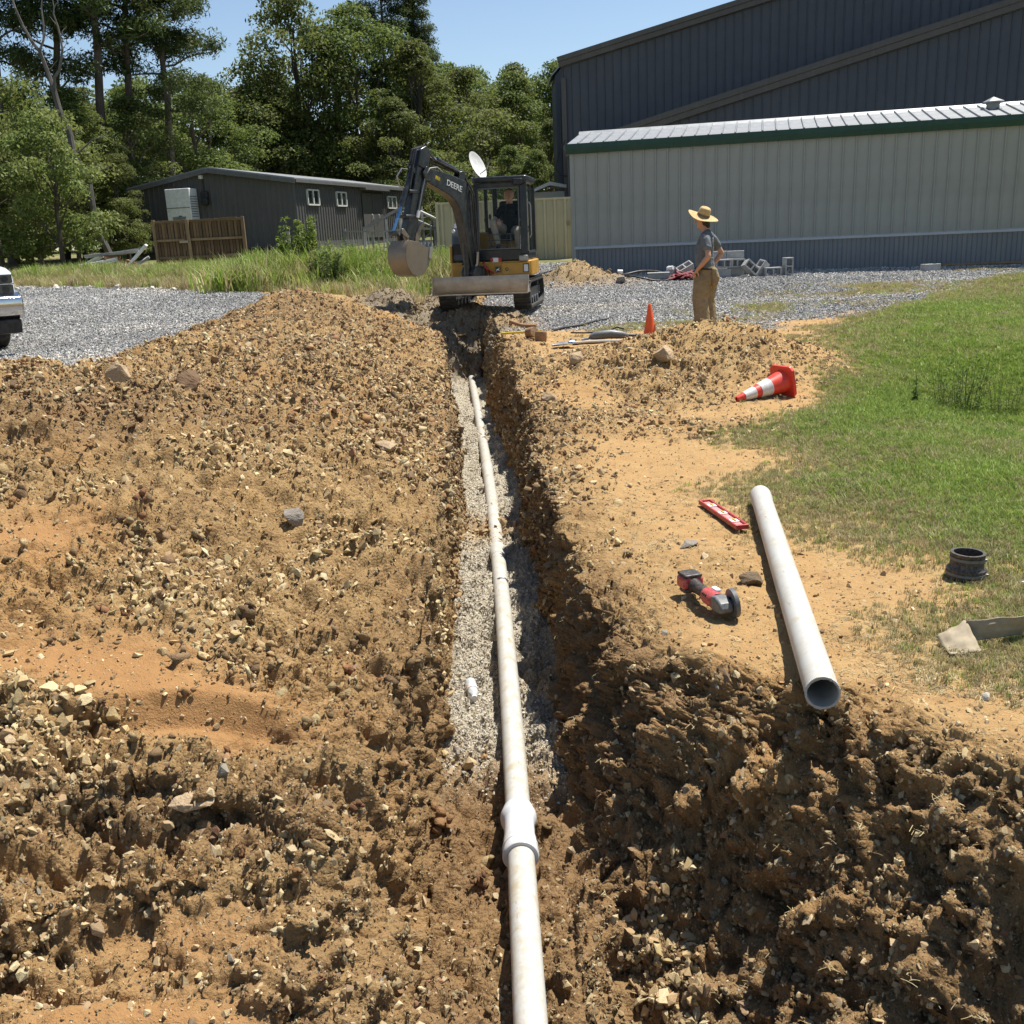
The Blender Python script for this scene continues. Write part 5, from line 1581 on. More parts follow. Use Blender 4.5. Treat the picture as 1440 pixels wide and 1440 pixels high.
    for x in (.03, .62):
        MB().box((x, .0, 1.34), (.09, .40, .10)).build('console', M_seat, root, bevel=.02)
        l_ = MB().tube([(x, -.18, 1.38), (x, -.22, 1.55)], .012, 6).build('lever', M_hose, root)
        MB().lathe([(0, 0), (.022, .01), (.026, .06), (.015, .09), (0, .09)], (x, -.225, 1.54), n=10).build('lever_grip', M_hose, l_, smooth=40)
    for x in (.18, .34): MB().tube([(x, -.38, 1.0), (x, -.40, 1.32)], .010, 6).build('travel_lever', M_hose, root)
    gb = MB()
    for z in (1.28, 1.18, 1.08): gb.tube([(.02, -.50, z), (.45, -.50, z)], .008, 5)
    for x in (.05, .24, .43): gb.tube([(x, -.50, .98), (x, -.50, 1.28)], .008, 5)
    gb.build('floor_rack', M_greyp, root)
    MB().box((.28, -.1, .96), (.95, 1.0, .04)).build('cab_floor', M_seat, root)
    # boom -------------------------------------------------------------------------
    s_ = V3((-.52, -.855, 0)); up = V3((0, 0, 1)); nb = s_.cross(up)
    if nb.y > 0: nb = -nb
    F = V3((-.20, -.92, 0))
    tr = lambda u, z: (u * 1.03, z - .135 * max(0, z - 1.0))
    def Q(u, z, o=0.): u, z = tr(u, z); return F + s_ * u + up * z + nb * o
    MB().prism([(-.10, -.02), (.14, -.02), (.16, .10), (.10, .20), (-.10, .20)], Q(0, .56), s_, up, nb, .30).build('swing_post', M_exdark, root, bevel=.02)
    MB().box((-.16, -.74, .64), (.34, .34, .22)).build('swing_mount', M_exdark, root, bevel=.03)
    def plate(poly, th, nm, mat=M_arm, off=0., bev=.012, parent=root):
        return MB().prism([tr(*p_) for p_ in poly], F + nb * off, s_, up, nb, th).build(nm, mat, parent, bevel=bev, smooth=30)
    boom = plate([(-.07, .62), (.08, .60), (.26, 1.5), (.34, 1.84), (.44, 2.0), (.58, 2.10), (.98, 2.28), (1.10, 2.36), (1.14, 2.48), (1.08, 2.57), (.95, 2.56), (.5, 2.46), (.15, 2.35), (.02, 2.26), (-.01, 2.05), (-.01, 1.5)], .18, 'boom')
    for o in (-.115, .115): plate([(.98, 2.32), (1.12, 2.34), (1.17, 2.48), (1.08, 2.60), (.95, 2.50)], .02, 'boom_bracket', off=o, parent=boom)
    for o in (-.10, .10): plate([(.04, 2.28), (.30, 2.40), (.26, 2.52), (.16, 2.54)], .02, 'cylinder_bracket', off=o * .6, parent=boom)
    dirb = (s_ * (-.93) + up * (-.30)).normalized()
    upb = nb.cross(dirb).normalized()
    if upb.z < 0: upb = -upb
    me = text_mesh('DEERE', .135); me.materials.append(M_letter)
    o = link('boom_lettering', me, boom)
    o.matrix_local = basis(Q(.44, 2.25, .092), dirb, upb, dirb.cross(upb))
    MB().box((0, 0, 0), (.11, .055, .006)).build('yellow_badge', M_ylabel, boom).matrix_local = basis(Q(.82, 2.39, .092), dirb, upb, dirb.cross(upb))
    # cylinders
    def cyl(a, b, r1, frac, nm, mat=M_arm, rmat=M_rod, parent=root):
        a, b = V3(a), V3(b); mid = a.lerp(b, frac)
        body = MB().tube([a, mid], r1, 14).build(nm, mat, parent, smooth=40)
        MB().tube([mid, b], r1 * .55, 12).build('cylinder_rod', rmat, body, smooth=40)
        d_ = (b - a).normalized()
        MB().tube([mid - d_ * .05, mid + d_ * .01], r1 * 1.15, 14).build('cylinder_gland', mat, body, smooth=40)
        for p_ in (a, b): MB().tube([p_ - nb * .06, p_ + nb * .06], r1 * .9, 12).build('pin_boss', mat, body, smooth=40)
        return body
    cyl(Q(.14, .60), Q(.16, 1.72), .055, .7, 'boom_cylinder')
    cyl(Q(.20, 2.50), Q(1.04, 2.86), .045, .62, 'arm_cylinder')
    arm = plate([(.96, 2.84), (1.04, 2.93), (1.15, 2.88), (1.24, 2.62), (1.59, 1.36), (1.57, 1.20), (1.45, 1.18), (1.30, 1.62), (1.01, 2.40), (.98, 2.6)], .15, 'arm')
    for o in (-.09, .09): plate([(.95, 2.86), (1.04, 2.96), (1.16, 2.90), (1.25, 2.62), (1.02, 2.50)], .02, 'arm_bracket', off=o, parent=arm)
    cyl(Q(1.29, 2.52), Q(1.80, 1.42), .048, .56, 'bucket_cylinder', M_arm, M_blue)
    for z_, w_ in ((2.1, .16), (1.66, .17)):
        plate([(1.08 + (2.4 - z_) * .30, z_), (1.36 + (2.4 - z_) * .28, z_ + .02), (1.36 + (2.4 - z_) * .28, z_ + .08), (1.08 + (2.4 - z_) * .30, z_ + .07)], w_, 'arm_band', parent=arm)
    # hoses
    for o, k in ((-.05, 0), (.0, 1), (.05, 2)):
        MB().tube([Q(.0, .8, o + .1), Q(.05, 1.5, o + .13), Q(.06, 2.1, o + .12), Q(.16, 2.48, o * .8), Q(.8, 2.66 + .03 * k, o * .8), Q(1.05, 2.96, o), Q(1.22, 2.9, o), Q(1.34, 2.5, o), Q(1.44, 2.1, o)], .014, 6).build('hydraulic_hose', M_hose, root, smooth=50)
    MB().tube([Q(.72, 2.50, .11), Q(.86, 2.58, .13), Q(1.02, 2.56, .13), Q(1.10, 2.45, .11), Q(1.20, 2.15, .10), Q(1.32, 1.75, .10)], .013, 6).build('hydraulic_line', M_steelg, root, smooth=50)
    MB().tube([Q(1.40, 2.20, -.05), Q(1.54, 2.25, -.05), Q(1.58, 2.42, -.05), Q(1.48, 2.56, -.04), Q(1.32, 2.54, -.04)], .013, 6).build('hydraulic_hose', M_steelg, root, smooth=50)
    MB().tube([Q(1.22, 1.66, .06), Q(1.06, 1.70, .08), Q(.98, 1.56, .08), Q(1.04, 1.40, .08), Q(1.16, 1.32, .06)], .013, 6).build('hydraulic_hose', M_hose, root, smooth=50)
    MB().tube([Q(1.30, 1.80, .1), Q(1.34, 1.68, .1)], .03, 8).build('valve', M_letter, arm, smooth=40)
    F = F + up * .11
    tr = lambda u, z: (1.5 * 1.03 + (u - 1.5) * .74, 1.10 + (z - 1.10) * .84)
    # link, coupler, thumb
    for o in (-.10, .10):
        plate([(1.56, 1.20), (1.62, 1.16), (1.80, 1.28), (1.78, 1.36), (1.72, 1.36)], .02, 'bucket_link', M_bucket, off=o)
        plate([(1.46, 1.02), (1.54, 1.00), (1.70, 1.10), (1.72, 1.24), (1.60, 1.20)], .02, 'coupler_plate', M_bucket, off=o * .8)
    plate([(1.36, 1.06), (1.30, 1.20), (1.20, 1.36), (1.10, 1.46), (.98, 1.47), (1.00, 1.38), (1.10, 1.32), (1.18, 1.14), (1.26, 1.00)], .10, 'thumb', M_bucket, bev=.015)
    # bucket: curved shell, side plates, teeth
    shell = [(1.70, 1.14), (1.82, 1.02), (1.86, .84), (1.82, .66), (1.70, .52), (1.52, .46), (1.34, .50), (1.20, .62), (1.10, .78), (1.04, .94)]
    W_ = .42
    m = MB()
    k = len(shell)
    inn = [(1.68, 1.09), (1.78, .99), (1.82, .84), (1.785, .68), (1.68, .555), (1.52, .50), (1.36, .535), (1.235, .645), (1.135, .80), (1.06, .945)]
    for off in (-W_ / 2, W_ / 2): m.add([Q(a, b, off) for a, b in shell] + [Q(a, b, off) for a, b in inn], [(i, i + 1, k + i + 1, k + i) for i in range(k - 1)])
    for i in range(k - 1):
        m.f.append((i, i + 1, 2 * k + i + 1, 2 * k + i)); m.f.append((k + i, k + i + 1, 3 * k + i + 1, 3 * k + i))
    m.f.append((0, k, 3 * k, 2 * k)); m.f.append((k - 1, 2 * k - 1, 4 * k - 1, 3 * k - 1))
    bucket = m.build('bucket', M_bucket, root, smooth=45)
    side = shell + [(1.22, 1.00), (1.44, 1.10)]
    for off in (-W_ / 2 + .008, W_ / 2 - .008): plate(side, .018, 'side_plate', M_bucket, off=off, bev=.004, parent=bucket)
    for off in (-W_ / 2 - .006, W_ / 2 + .006): plate([(1.02, .98), (1.10, .76), (1.17, .80), (1.12, 1.0)], .014, 'side_cutter', M_steelg, off=off, bev=.003, parent=bucket)
    tm = MB().prism([tr(*p_) for p_ in [(1.09, .90), (1.02, 1.06), (.985, 1.12), (.99, 1.03), (1.03, .88)]], F, s_, up, nb, .06).mesh('tooth'); tm.materials.append(M_steelg)
    for kk in range(5):
        o = link('tooth', tm, bucket); o.location = nb * (-W_ / 2 + .04 + kk * (W_ - .08) / 4)
    plate([(1.50, 1.12), (1.66, 1.15), (1.64, 1.02), (1.48, 1.0)], W_ * .55, 'bucket_ears', M_bucket, parent=bucket)
    # front hoses and clutter at the swing post
    for k, (a, b, c_) in enumerate([((-.05, -.72, .8), (.02, -.95, .74), (.12, -.70, .62)), ((-.0, -.70, .72), (.10, -.92, .60), (.16, -.68, .56)), ((-.28, -.72, .84), (-.36, -1.0, .80), (-.26, -1.0, 1.02))]):
        MB().tube([a, tuple((V3(a) + V3(b)) / 2 + V3((0, 0, .04))), b, tuple((V3(b) + V3(c_)) / 2), c_], .018, 6).build('front_hose', M_hose if k else M_red, root, smooth=50)
    MB().tube([(-.24, -.98, .60), (-.10, -1.02, .80), (-.08, -1.02, 1.00)], .025, 8).build('grease_lever', M_steelg, root, smooth=50)
    MB().lathe([(0, 0), (.055, .005), (.065, .03), (.04, .07), (0, .08)], (-.27, -.66, 1.84), (0, 1, 0), 14).build('work_lamp', M_letter, root, smooth=40)
    MB().lathe([(.075, -.005), (.085, .05), (.05, .11), (0, .12)], (-.27, -.655, 1.84), (0, 1, 0), 14).build('lamp_housing', M_exdark, root, smooth=40)
    return root
EXC = excavator()

# ---------------------------------------------------------------- people
def cloth_mat(name, col, rough=.85, var=.15, dirt=None, damt=.3, sc=7):
    t = NT(name)
    n = t.noise(sc, 5, .65)
    c = t.mix(t.ramp(n, [(.35, 0.), (.65, 1.)]), (*col, 1), tuple(x * (1 - 2 * var) for x in col) + (1,))
    if dirt: c = t.mix(t.math('MULTIPLY', t.ramp(t.noise(sc * .6, 5, k=3), [(.5, 0.), (.65, 1.)]), damt), c, dirt)
    folds = t.noise(9, 3, .5, dist=1.5, k=6)
    wv = t.noise(300, 2, k=8)
    nb = t.bump(folds, .9, .04)
    return t.out(c, rough, t.bump(wv, .3, .002, nb), spec=.15)
M_skin = simple('skin', (.48, .27, .18), .5, var=.08, spec=.35)
M_khaki = cloth_mat('khaki_cloth', (.30, .235, .14), dirt=(.2, .15, .09, 1))
M_khakil = cloth_mat('pale_trousers', (.42, .38, .30))
M_shirt = cloth_mat('grey_tshirt', (.16, .175, .19))
M_bshirt = cloth_mat('black_shirt', (.016, .016, .018))
M_straw = None
t = NT('straw'); wv = t.new('ShaderNodeTexWave', i_Scale=60, i_Distortion=1.0); t.t.links.new(t.co(), wv.inputs[0])
c = t.mix(wv.outputs['Fac'], (.42, .28, .12, 1), (.68, .50, .26, 1))
c = t.mix(t.ramp(t.noise(22, 4), [(.5, 0.), (.62, .6)]), c, (.30, .19, .08, 1))
M_straw = t.out(c, .8, t.bump(wv.outputs['Fac'], .5, .004), spec=.2)
M_hair = simple('dark_hair', (.035, .025, .02), .6)
M_boot = simple('boot', (.16, .10, .06), .7, dirt=(.4, .3, .18, 1), damt=.4)

def limbs_mesh(name, chains, voxel, mat, parent, extra=None, smooth_it=6):
    """closed tubes (tapered chains of ellipses) fused into one continuous skin"""
    m = MB()
    for pts, rs in chains:
        pts = [V3(p) for p in pts]
        # rounded ends
        def sc_(r_, k): return tuple(a * k for a in r_) if isinstance(r_, tuple) else r_ * k
        def mx(r_): return max(r_) if isinstance(r_, tuple) else r_
        d0 = (pts[0] - pts[1]).normalized(); d1 = (pts[-1] - pts[-2]).normalized()
        P_ = [pts[0] + d0 * mx(rs[0]) * .75, pts[0] + d0 * mx(rs[0]) * .45] + pts + [pts[-1] + d1 * mx(rs[-1]) * .45, pts[-1] + d1 * mx(rs[-1]) * .75]
        Rr = [sc_(rs[0], .35), sc_(rs[0], .8)] + list(rs) + [sc_(rs[-1], .8), sc_(rs[-1], .35)]
        m.tube(P_, Rr, 14)
    if extra: extra(m)
    o = m.build(name, mat, parent)
    rm = o.modifiers.new('fuse', 'REMESH'); rm.mode = 'VOXEL'; rm.voxel_size = voxel; rm.use_smooth_shade = True
    sm = o.modifiers.new('soften', 'SMOOTH'); sm.iterations = smooth_it; sm.factor = .5
    return o

def hand_chains(wrist, dirv, palm_n, s=1.0, curl=.5, side=1):
    """palm plus five fingers of unequal length, bent; dirv points to the fingertips, palm_n out of the palm"""
    d = V3(dirv).normalized(); pn = V3(palm_n).normalized(); x = d.cross(pn).normalized() * side
    w_ = V3(wrist); ch = []
    ch.append(([w_, w_ + d * .045 * s, w_ + d * .085 * s], [(.026 * s, .020 * s), (.036 * s, .015 * s), (.036 * s, .013 * s)]))
    for k, (off, L) in enumerate(((-.030, .062), (-.010, .075), (.010, .080), (.029, .070))):
        p0 = w_ + d * .080 * s + x * off * s
        c1 = curl * .7; c2 = curl * 1.7
        p1 = p0 + (d * math.cos(c1) + pn * math.sin(c1)) * L * .5 * s
        p2 = p1 + (d * math.cos(c2) + pn * math.sin(c2)) * L * .5 * s
        ch.append(([p0, p1, p2], [.0095 * s, .0088 * s, .0072 * s]))
    p0 = w_ + d * .028 * s + x * .028 * s
    p1 = p0 + (d * .6 + x * .8 + pn * .2).normalized() * .038 * s
    p2 = p1 + (d * .85 + x * .35 + pn * .4).normalized() * .032 * s
    ch.append(([p0, p1, p2], [.0125 * s, .0105 * s, .0085 * s]))
    return ch

def head_chain(m_chains, neck, centre, fdir, s=1.0):
    """neck, skull, jaw, nose, ears as overlapping chains to be fused"""
    f = V3(fdir).normalized(); z = V3((0, 0, 1)); l = z.cross(f).normalized()
    c = V3(centre)
    m_chains.append(([V3(neck), V3(neck) * .5 + c * .5, c - z * .03], [.058, .055, .056]))
    m_chains.append(([c - z * .02 - f * .015, c + z * .045 - f * .012], [(.076, .092), (.074, .090)]))
    m_chains.append(([c - z * .055 + f * .018, c - z * .095 + f * .038], [(.058, .062), (.040, .036)]))
    m_chains.append(([c + f * .085 + z * .012, c + f * .112 - z * .022], [.010, .014]))
    for sg in (-1, 1):
        m_chains.append(([c + l * sg * .078 + z * .016 - f * .01, c + l * sg * .082 - z * .028 - f * .004], [(.006, .018), (.006, .012)]))
        m_chains.append(([c + f * .082 + l * sg * .020 + z * .032, c + f * .078 + l * sg * .048 + z * .030], [.008, .007]))
    m_chains.append(([c + f * .088 + l * .018 - z * .048, c + f * .088 - l * .018 - z * .048], [.007, .007]))

def standing_worker():
    x, y = 2.97, 14.9
    root = thing('person', 'person in straw hat, grey t-shirt and khaki trousers standing with hand on hip', 'person', (x, y, ground_z(x, y) - .01))
    f = V3((-.93, .36, 0)).normalized(); l = V3((0, 0, 1)).cross(f)         # l: the person's left, towards the camera
    def B(a, b, z): return f * a + l * b + V3((0, 0, z))
    # skin: head, neck, arms, hands
    ch = []
    head_chain(ch, B(-.005, 0, 1.43), B(.045, 0, 1.60), f * .95 + V3((0, 0, -.12)) + l * -.1)
    ch.append(([B(-.03, .0, 1.36), B(-.01, 0, 1.45)], [(.07, .06), (.058, .058)]))
    # left arm: elbow back and out, hand on the front of the hip
    ch.append(([B(-.03, .185, 1.36), B(-.075, .25, 1.22), B(-.10, .30, 1.09)], [.050, .043, .038]))
    ch.append(([B(-.10, .30, 1.09), B(-.02, .28, 1.0), B(.075, .20, .905)], [.040, .036, .026]))
    ch += hand_chains(B(.075, .20, .905), f * .55 - V3((0, 0, 1)) * .75 - l * .25, -l * .9 - f * .2, 1.0, .55, 1)
    # right arm: elbow behind, hand on the back of the hip
    ch.append(([B(-.03, -.185, 1.36), B(-.12, -.27, 1.24), B(-.19, -.31, 1.12)], [.050, .043, .038]))
    ch.append(([B(-.19, -.31, 1.12), B(-.12, -.26, 1.02), B(-.04, -.19, .94)], [.040, .036, .026]))
    ch += hand_chains(B(-.04, -.19, .94), f * .6 - V3((0, 0, .7)), l * .9, 1.0, .5, -1)
    limbs_mesh('body', ch, .0065, M_skin, root, smooth_it=3)
    # shirt: torso plus short sleeves
    sh = []
    sh.append(([B(-.005, 0, .90), B(.005, 0, 1.0), B(.015, 0, 1.12), B(.0, 0, 1.25), B(-.02, 0, 1.36), B(-.02, 0, 1.41)],
               [(.175, .135), (.17, .138), (.172, .132), (.185, .125), (.175, .10), (.09, .07)]))
    sh.append(([B(-.02, .12, 1.375), B(-.045, .21, 1.31), B(-.078, .256, 1.20)], [.075, .070, .066]))
    sh.append(([B(-.02, -.12, 1.375), B(-.075, -.22, 1.31), B(-.13, -.275, 1.22)], [.075, .070, .066]))
    # ellipse axes: the tube's first axis follows d x up; make the chest wide across l
    o = limbs_mesh('shirt', sh, .011, M_shirt, root, smooth_it=4)
    # trousers: baggy
    tr = []
    tr.append(([B(-.005, 0, .93), B(-.01, 0, .86), B(-.02, 0, .76)], [(.175, .140), (.185, .150), (.18, .150)]))
    for sg, fo in ((1, .03), (-1, -.03)):
        tr.append(([B(-.015 + fo, sg * .085, .78), B(.0 + fo, sg * .10, .62), B(.02 + fo, sg * .105, .48), B(.0 + fo, sg * .11, .34), B(-.015 + fo, sg * .115, .20), B(.01 + fo, sg * .115, .07)],
                   [(.115, .135), (.115, .128), (.10, .118), (.098, .115), (.10, .118), (.105, .115)]))
        for k in range(3):
            zz = .12 + .14 * k
            tr.append(([B(.05 + fo, sg * .06, zz), B(.07 + fo, sg * .13, zz + .02), B(-.05 + fo, sg * .18, zz + .04)], [.03, .035, .03]))
    tro = limbs_mesh('trousers', tr, .012, M_khaki, root, smooth_it=3)
    # cargo pocket bulging at the back of the hip
    limbs_mesh('hip_pouch', [([B(-.15, .10, .88), B(-.175, .10, .78), B(-.16, .10, .70)], [(.07, .05), (.085, .06), (.075, .045)])], .010, M_khaki, root)
    MB().tube([B(.15 * math.cos(a) - .003, .185 * math.sin(a), .915 + .006 * math.cos(a)) for a in [2 * math.pi * k / 24 for k in range(24)]], (.012), 6, closed=True).build('belt', M_seat, root, smooth=60)
    for sg, fo in ((1, .03), (-1, -.03)):
        limbs_mesh('boot', [([B(-.04 + fo, sg * .115, .05), B(.07 + fo, sg * .12, .04), B(.16 + fo, sg * .125, .035)], [(.045, .045), (.048, .042), (.042, .033)]), ([B(-.03 + fo, sg * .115, .06), B(-.03 + fo, sg * .115, .14)], [.05, .052])], .010, M_boot, root)
    limbs_mesh('hair', [([B(.02, 0, 1.60), B(-.02, 0, 1.54), B(-.03, 0, 1.52)], [(.083, .088), (.075, .06), (.06, .04)])], .010, M_hair, root)
    # straw hat: brim dips to the back, lifted at the front
    ax = (V3((0, 0, 1)) + f * -.40 + l * .20).normalized()
    hc = B(.03, .0, 1.655)
    n = 36; m = MB()
    t1 = (f - ax * f.dot(ax)).normalized(); t2 = ax.cross(t1)
    rings = [(.088, .0, 0), (.125, -.004, .2), (.17, -.004, .6), (.215, .004, 1), (.216, -.004, 1), (.17, -.012, .6), (.125, -.012, .2), (.089, -.008, 0)]
    vs = []
    for rr, h, k_ in rings:
        for j in range(n):
            a = 2 * math.pi * j / n
            wv_ = k_ * (.012 * math.cos(2 * a) + .008 * math.sin(3 * a + 1) - .012)
            vs.append(hc + t1 * rr * math.cos(a) * 1.05 + t2 * rr * math.sin(a) + ax * (h + wv_))
    fs = []
    for i in range(len(rings)):
        i2 = (i + 1) % len(rings)
        for j in range(n): fs.append((i * n + j, i * n + (j + 1) % n, i2 * n + (j + 1) % n, i2 * n + j))
    hat = m.add(vs, fs).build('hat', M_straw, root, smooth=60)
    cr = [(.092, -.006), (.090, .03), (.086, .07), (.078, .105), (.060, .122), (.035, .116), (.0, .108)]
    MB().lathe(cr, hc, ax, 28).build('hat_crown', M_straw, hat, smooth=70)
    MB().lathe([(.0925, .0), (.0955, .002), (.0935, .030), (.0905, .032)], hc, ax, 28, closed=True).build('hat_band', M_boot, hat, smooth=60)
standing_worker()

def operator():
    mw = Matrix.Translation((-.15, 18.75, .47)) @ Matrix.Rotation(R(-9), 4, 'Z')
    root = thing('person', 'person in a black shirt and pale trousers sitting in the excavator cab', 'person', tuple(mw @ V3((.34, .06, 1.28))), (0, 0, R(-9)))
    z0 = 0.0
    def B(x, y, z): return V3((x, y, z))
    ch = []
    head_chain(ch, B(0, .08, .50), B(0, .03, .66), V3((.05, -1, -.05)))
    ch.append(([B(-.19, .08, .44), B(-.25, -.02, .28), B(-.27, -.14, .18)], [.048, .042, .038]))
    ch.append(([B(-.27, -.14, .18), B(-.22, -.26, .20), B(-.15, -.36, .24)], [.038, .033, .026]))
    ch += hand_chains(B(-.15, -.36, .24), (.25, -.9, -.2), (0, -.2, -1), 1.0, .9, 1)
    ch.append(([B(.19, .08, .44), B(.26, -.02, .28), B(.29, -.12, .16)], [.048, .042, .038]))
    ch.append(([B(.29, -.12, .16), B(.30, -.22, .18), B(.30, -.30, .22)], [.038, .033, .026]))
    ch += hand_chains(B(.30, -.30, .22), (0, -.9, .3), (0, .2, -1), 1.0, 1.0, -1)
    limbs_mesh('body', ch, .007, M_skin, root, smooth_it=3)
    sh = [([B(0, .06, .0), B(0, .07, .15), B(0, .09, .30), B(0, .09, .43), B(0, .08, .49)], [(.165, .125), (.165, .12), (.185, .115), (.18, .095), (.09, .07)])]
    for sg in (-1, 1): sh.append(([B(sg * .13, .09, .44), B(sg * .20, .05, .38), B(sg * .235, .0, .30)], [.075, .066, .060]))
    limbs_mesh('shirt', sh, .012, M_bshirt, root, smooth_it=4)
    tr = [([B(-.10, .05, .03), B(.10, .05, .03)], [.12, .12])]
    tr.append(([B(-.10, .0, .06), B(-.20, -.24, .16), B(-.24, -.42, .20)], [.095, .085, .068]))
    tr.append(([B(-.24, -.42, .20), B(-.20, -.44, .02), B(-.16, -.46, -.16)], [.068, .058, .050]))
    tr.append(([B(.10, .0, .04), B(.16, -.24, .05), B(.19, -.40, .04)], [.095, .085, .068]))
    tr.append(([B(.19, -.40, .04), B(.20, -.44, -.14), B(.20, -.46, -.28)], [.066, .055, .048]))
    limbs_mesh('trousers', tr, .012, M_khakil, root, smooth_it=3)
    for x, z in ((-.15, -.20), (.20, -.31)):
        limbs_mesh('shoe', [([B(x, -.44, z), B(x, -.54, z - .02)], [.042, .038])], .01, M_acw if x > 0 else M_seat, root)
    limbs_mesh('hair', [([B(0, .055, .70), B(0, .06, .73)], [(.080, .088), (.070, .078)])], .010, M_hair, root)
operator()

# ---------------------------------------------------------------- pickup truck
M_paint = simple('blue_white_paint', (.62, .66, .70), .12, spec=.6, var=.02)
M_chrome = simple('chrome', (.66, .66, .66), .12, metal=1, var=.03, dirt=(.35, .3, .24, 1), damt=.2)
M_tyre = simple('tyre', (.02, .02, .02), .8, dirt=(.2, .16, .12, 1), damt=.3)
M_lens = simple('lamp_lens', (.05, .055, .06), .08, spec=.8)
def truck():
    root = thing('pickup_truck', 'pale pickup truck with chrome bumper and stacked headlights cut off by the left edge', 'truck', (-6.66, 14.1, .46), (0, 0, 0))
    back = V3((-.62, .785, 0)).normalized(); side = V3((-.785, -.62, 0)).normalized()    # back along the truck; side across the front, away from the visible corner
    up = V3((0, 0, 1)); W_ = 2.0
    def T(b, s__, z): return back * b + side * s__ + up * z
    # body shell cross-section (b, z) extruded across, then cab
    bodyp = [(.02, .62), (.02, 1.03), (.10, 1.10), (.45, 1.17), (1.45, 1.25), (1.50, 1.25), (2.15, 1.86), (4.05, 1.88), (4.30, 1.30), (5.75, 1.28), (5.78, .60), (4.9, .50), (1.5, .50), (1.45, .62)]
    bodyp = [(.05, .60), (.04, 1.00), (.10, 1.08), (.30, 1.13), (.8, 1.17), (1.5, 1.22), (1.5, .55), (1.42, .55), (1.36, .80), (1.18, .94), (.92, .96), (.70, .86), (.60, .62), (.58, .55), (.40, .52)]
    fr = MB().prism(bodyp, T(0, W_ / 2, 0), back, up, side, W_ - .04).build('front_body', M_paint, root, bevel=.05, seg=3, smooth=35)
    MB().prism([(1.5, .42), (1.5, 1.22), (4.2, 1.25), (4.2, .45)], T(0, W_ / 2, 0), back, up, side, W_ - .04).build('cab_body', M_paint, root, bevel=.03, smooth=35)
    MB().prism([(1.55, 1.22), (2.2, 1.80), (3.7, 1.84), (4.15, 1.25)], T(0, W_ / 2, 0), back, up, side, W_ - .22).build('windscreen_cabin', M_glass, root, bevel=.04, smooth=35)
    MB().prism([(2.15, 1.80), (2.3, 1.87), (3.65, 1.90), (3.75, 1.83)], T(0, W_ / 2, 0), back, up, side, W_ - .26).build('roof', M_paint, root, bevel=.03, smooth=35)
    MB().prism([(4.22, .5), (4.22, 1.25), (5.8, 1.25), (5.8, .5)], T(0, W_ / 2, 0), back, up, side, W_ - .04).build('bed', M_paint, root, bevel=.03, smooth=35)
    # bumper: faceted chrome with ends wrapping
    bp = [(-.16, .50), (-.20, .60), (-.18, .74), (-.06, .80), (.10, .80), (.10, .47), (-.06, .44)]
    bu = MB().prism(bp, T(0, W_ / 2, 0), back, up, side, W_ + .02).build('bumper', M_chrome, root, bevel=.035, seg=3, smooth=35)
    MB().prism([(-.215, .50), (-.215, .66), (-.10, .66), (-.10, .50)], T(0, W_ / 2 + .05, 0), back, up, side, W_ - .95).build('bumper_inset', M_black, bu, bevel=.02)
    MB().prism([(-.10, .26), (-.14, .44), (.12, .48), (.12, .24)], T(0, W_ / 2, 0), back, up, side, W_ - .08).build('air_dam', M_black, root, bevel=.02)
    # grille and headlights: two stacked lamps at each end
    MB().box((0, 0, 0), (1, 1, 1)).f
    def fbox(b, s__, z, db, ds, dz, nm, mat, par=root, bv=.008):
        return MB().prism([(b - db / 2, z - dz / 2), (b + db / 2, z - dz / 2), (b + db / 2, z + dz / 2), (b - db / 2, z + dz / 2)], T(0, s__, 0), back, up, side, ds).build(nm, mat, par, bevel=bv)
    g = fbox(.02, W_ / 2, .92, .04, 1.22, .26, 'grille', M_black)
    for z in (.83, .92, 1.01): fbox(-.01, W_ / 2, z, .03, 1.20, .022, 'grille_bar', M_chrome, g)
    for s__ in (.22, W_ - .22):
        for z in (.985, .845):
            h = fbox(.005, s__, z, .06, .34, .115, 'headlight', M_lens)
            for q in (-.07, .09):
                MB().lathe([(0, 0), (.045, 0), (.05, -.012), (.03, -.02), (0, -.02)], T(-.03, s__ + q, z), -back, 16).build('lamp_bowl', M_chrome if q > 0 else M_black, h, smooth=40)
        fbox(-.005, s__, .915, .05, .36, .018, 'lamp_divider', M_chrome)
        fbox(-.01, s__, .765, .05, .40, .035, 'lamp_trim', M_chrome)
    for b, s__ in ((1.0, .16), (1.0, W_ - .16), (4.8, .16), (4.8, W_ - .16)):
        wh = MB().lathe([(.20, -.13), (.36, -.13), (.40, -.10), (.405, 0), (.40, .10), (.36, .13), (.20, .13)], T(b, s__, .40), side, 28, closed=True).build('wheel', M_tyre, root, smooth=35)
        MB().lathe([(0, -.06), (.09, -.08), (.20, -.05), (.21, -.11), (.21, .11), (.2, .05), (0, .06)], T(b, s__, .40), side, 20).build('rim', M_chrome, wh, smooth=30)
    MB().bar(T(1.0, .2, .4), T(1.0, W_ - .2, .4), .12).build('axle', M_black, root)
    mr = MB().box(T(1.95, -.14, 1.32), (.20, .22, .22)).build('side_mirror', M_black, root, bevel=.04)
    MB().bar(T(1.9, -.1, 1.27), T(1.9, .1, 1.25), .04).build('mirror_arm', M_black, mr)
    MB().lathe([(0, 0), (.06, .01), (.05, .07), (0, .08)], T(.62, .42, 1.155), n=12).build('hood_light', M_black, root, smooth=40)
truck()
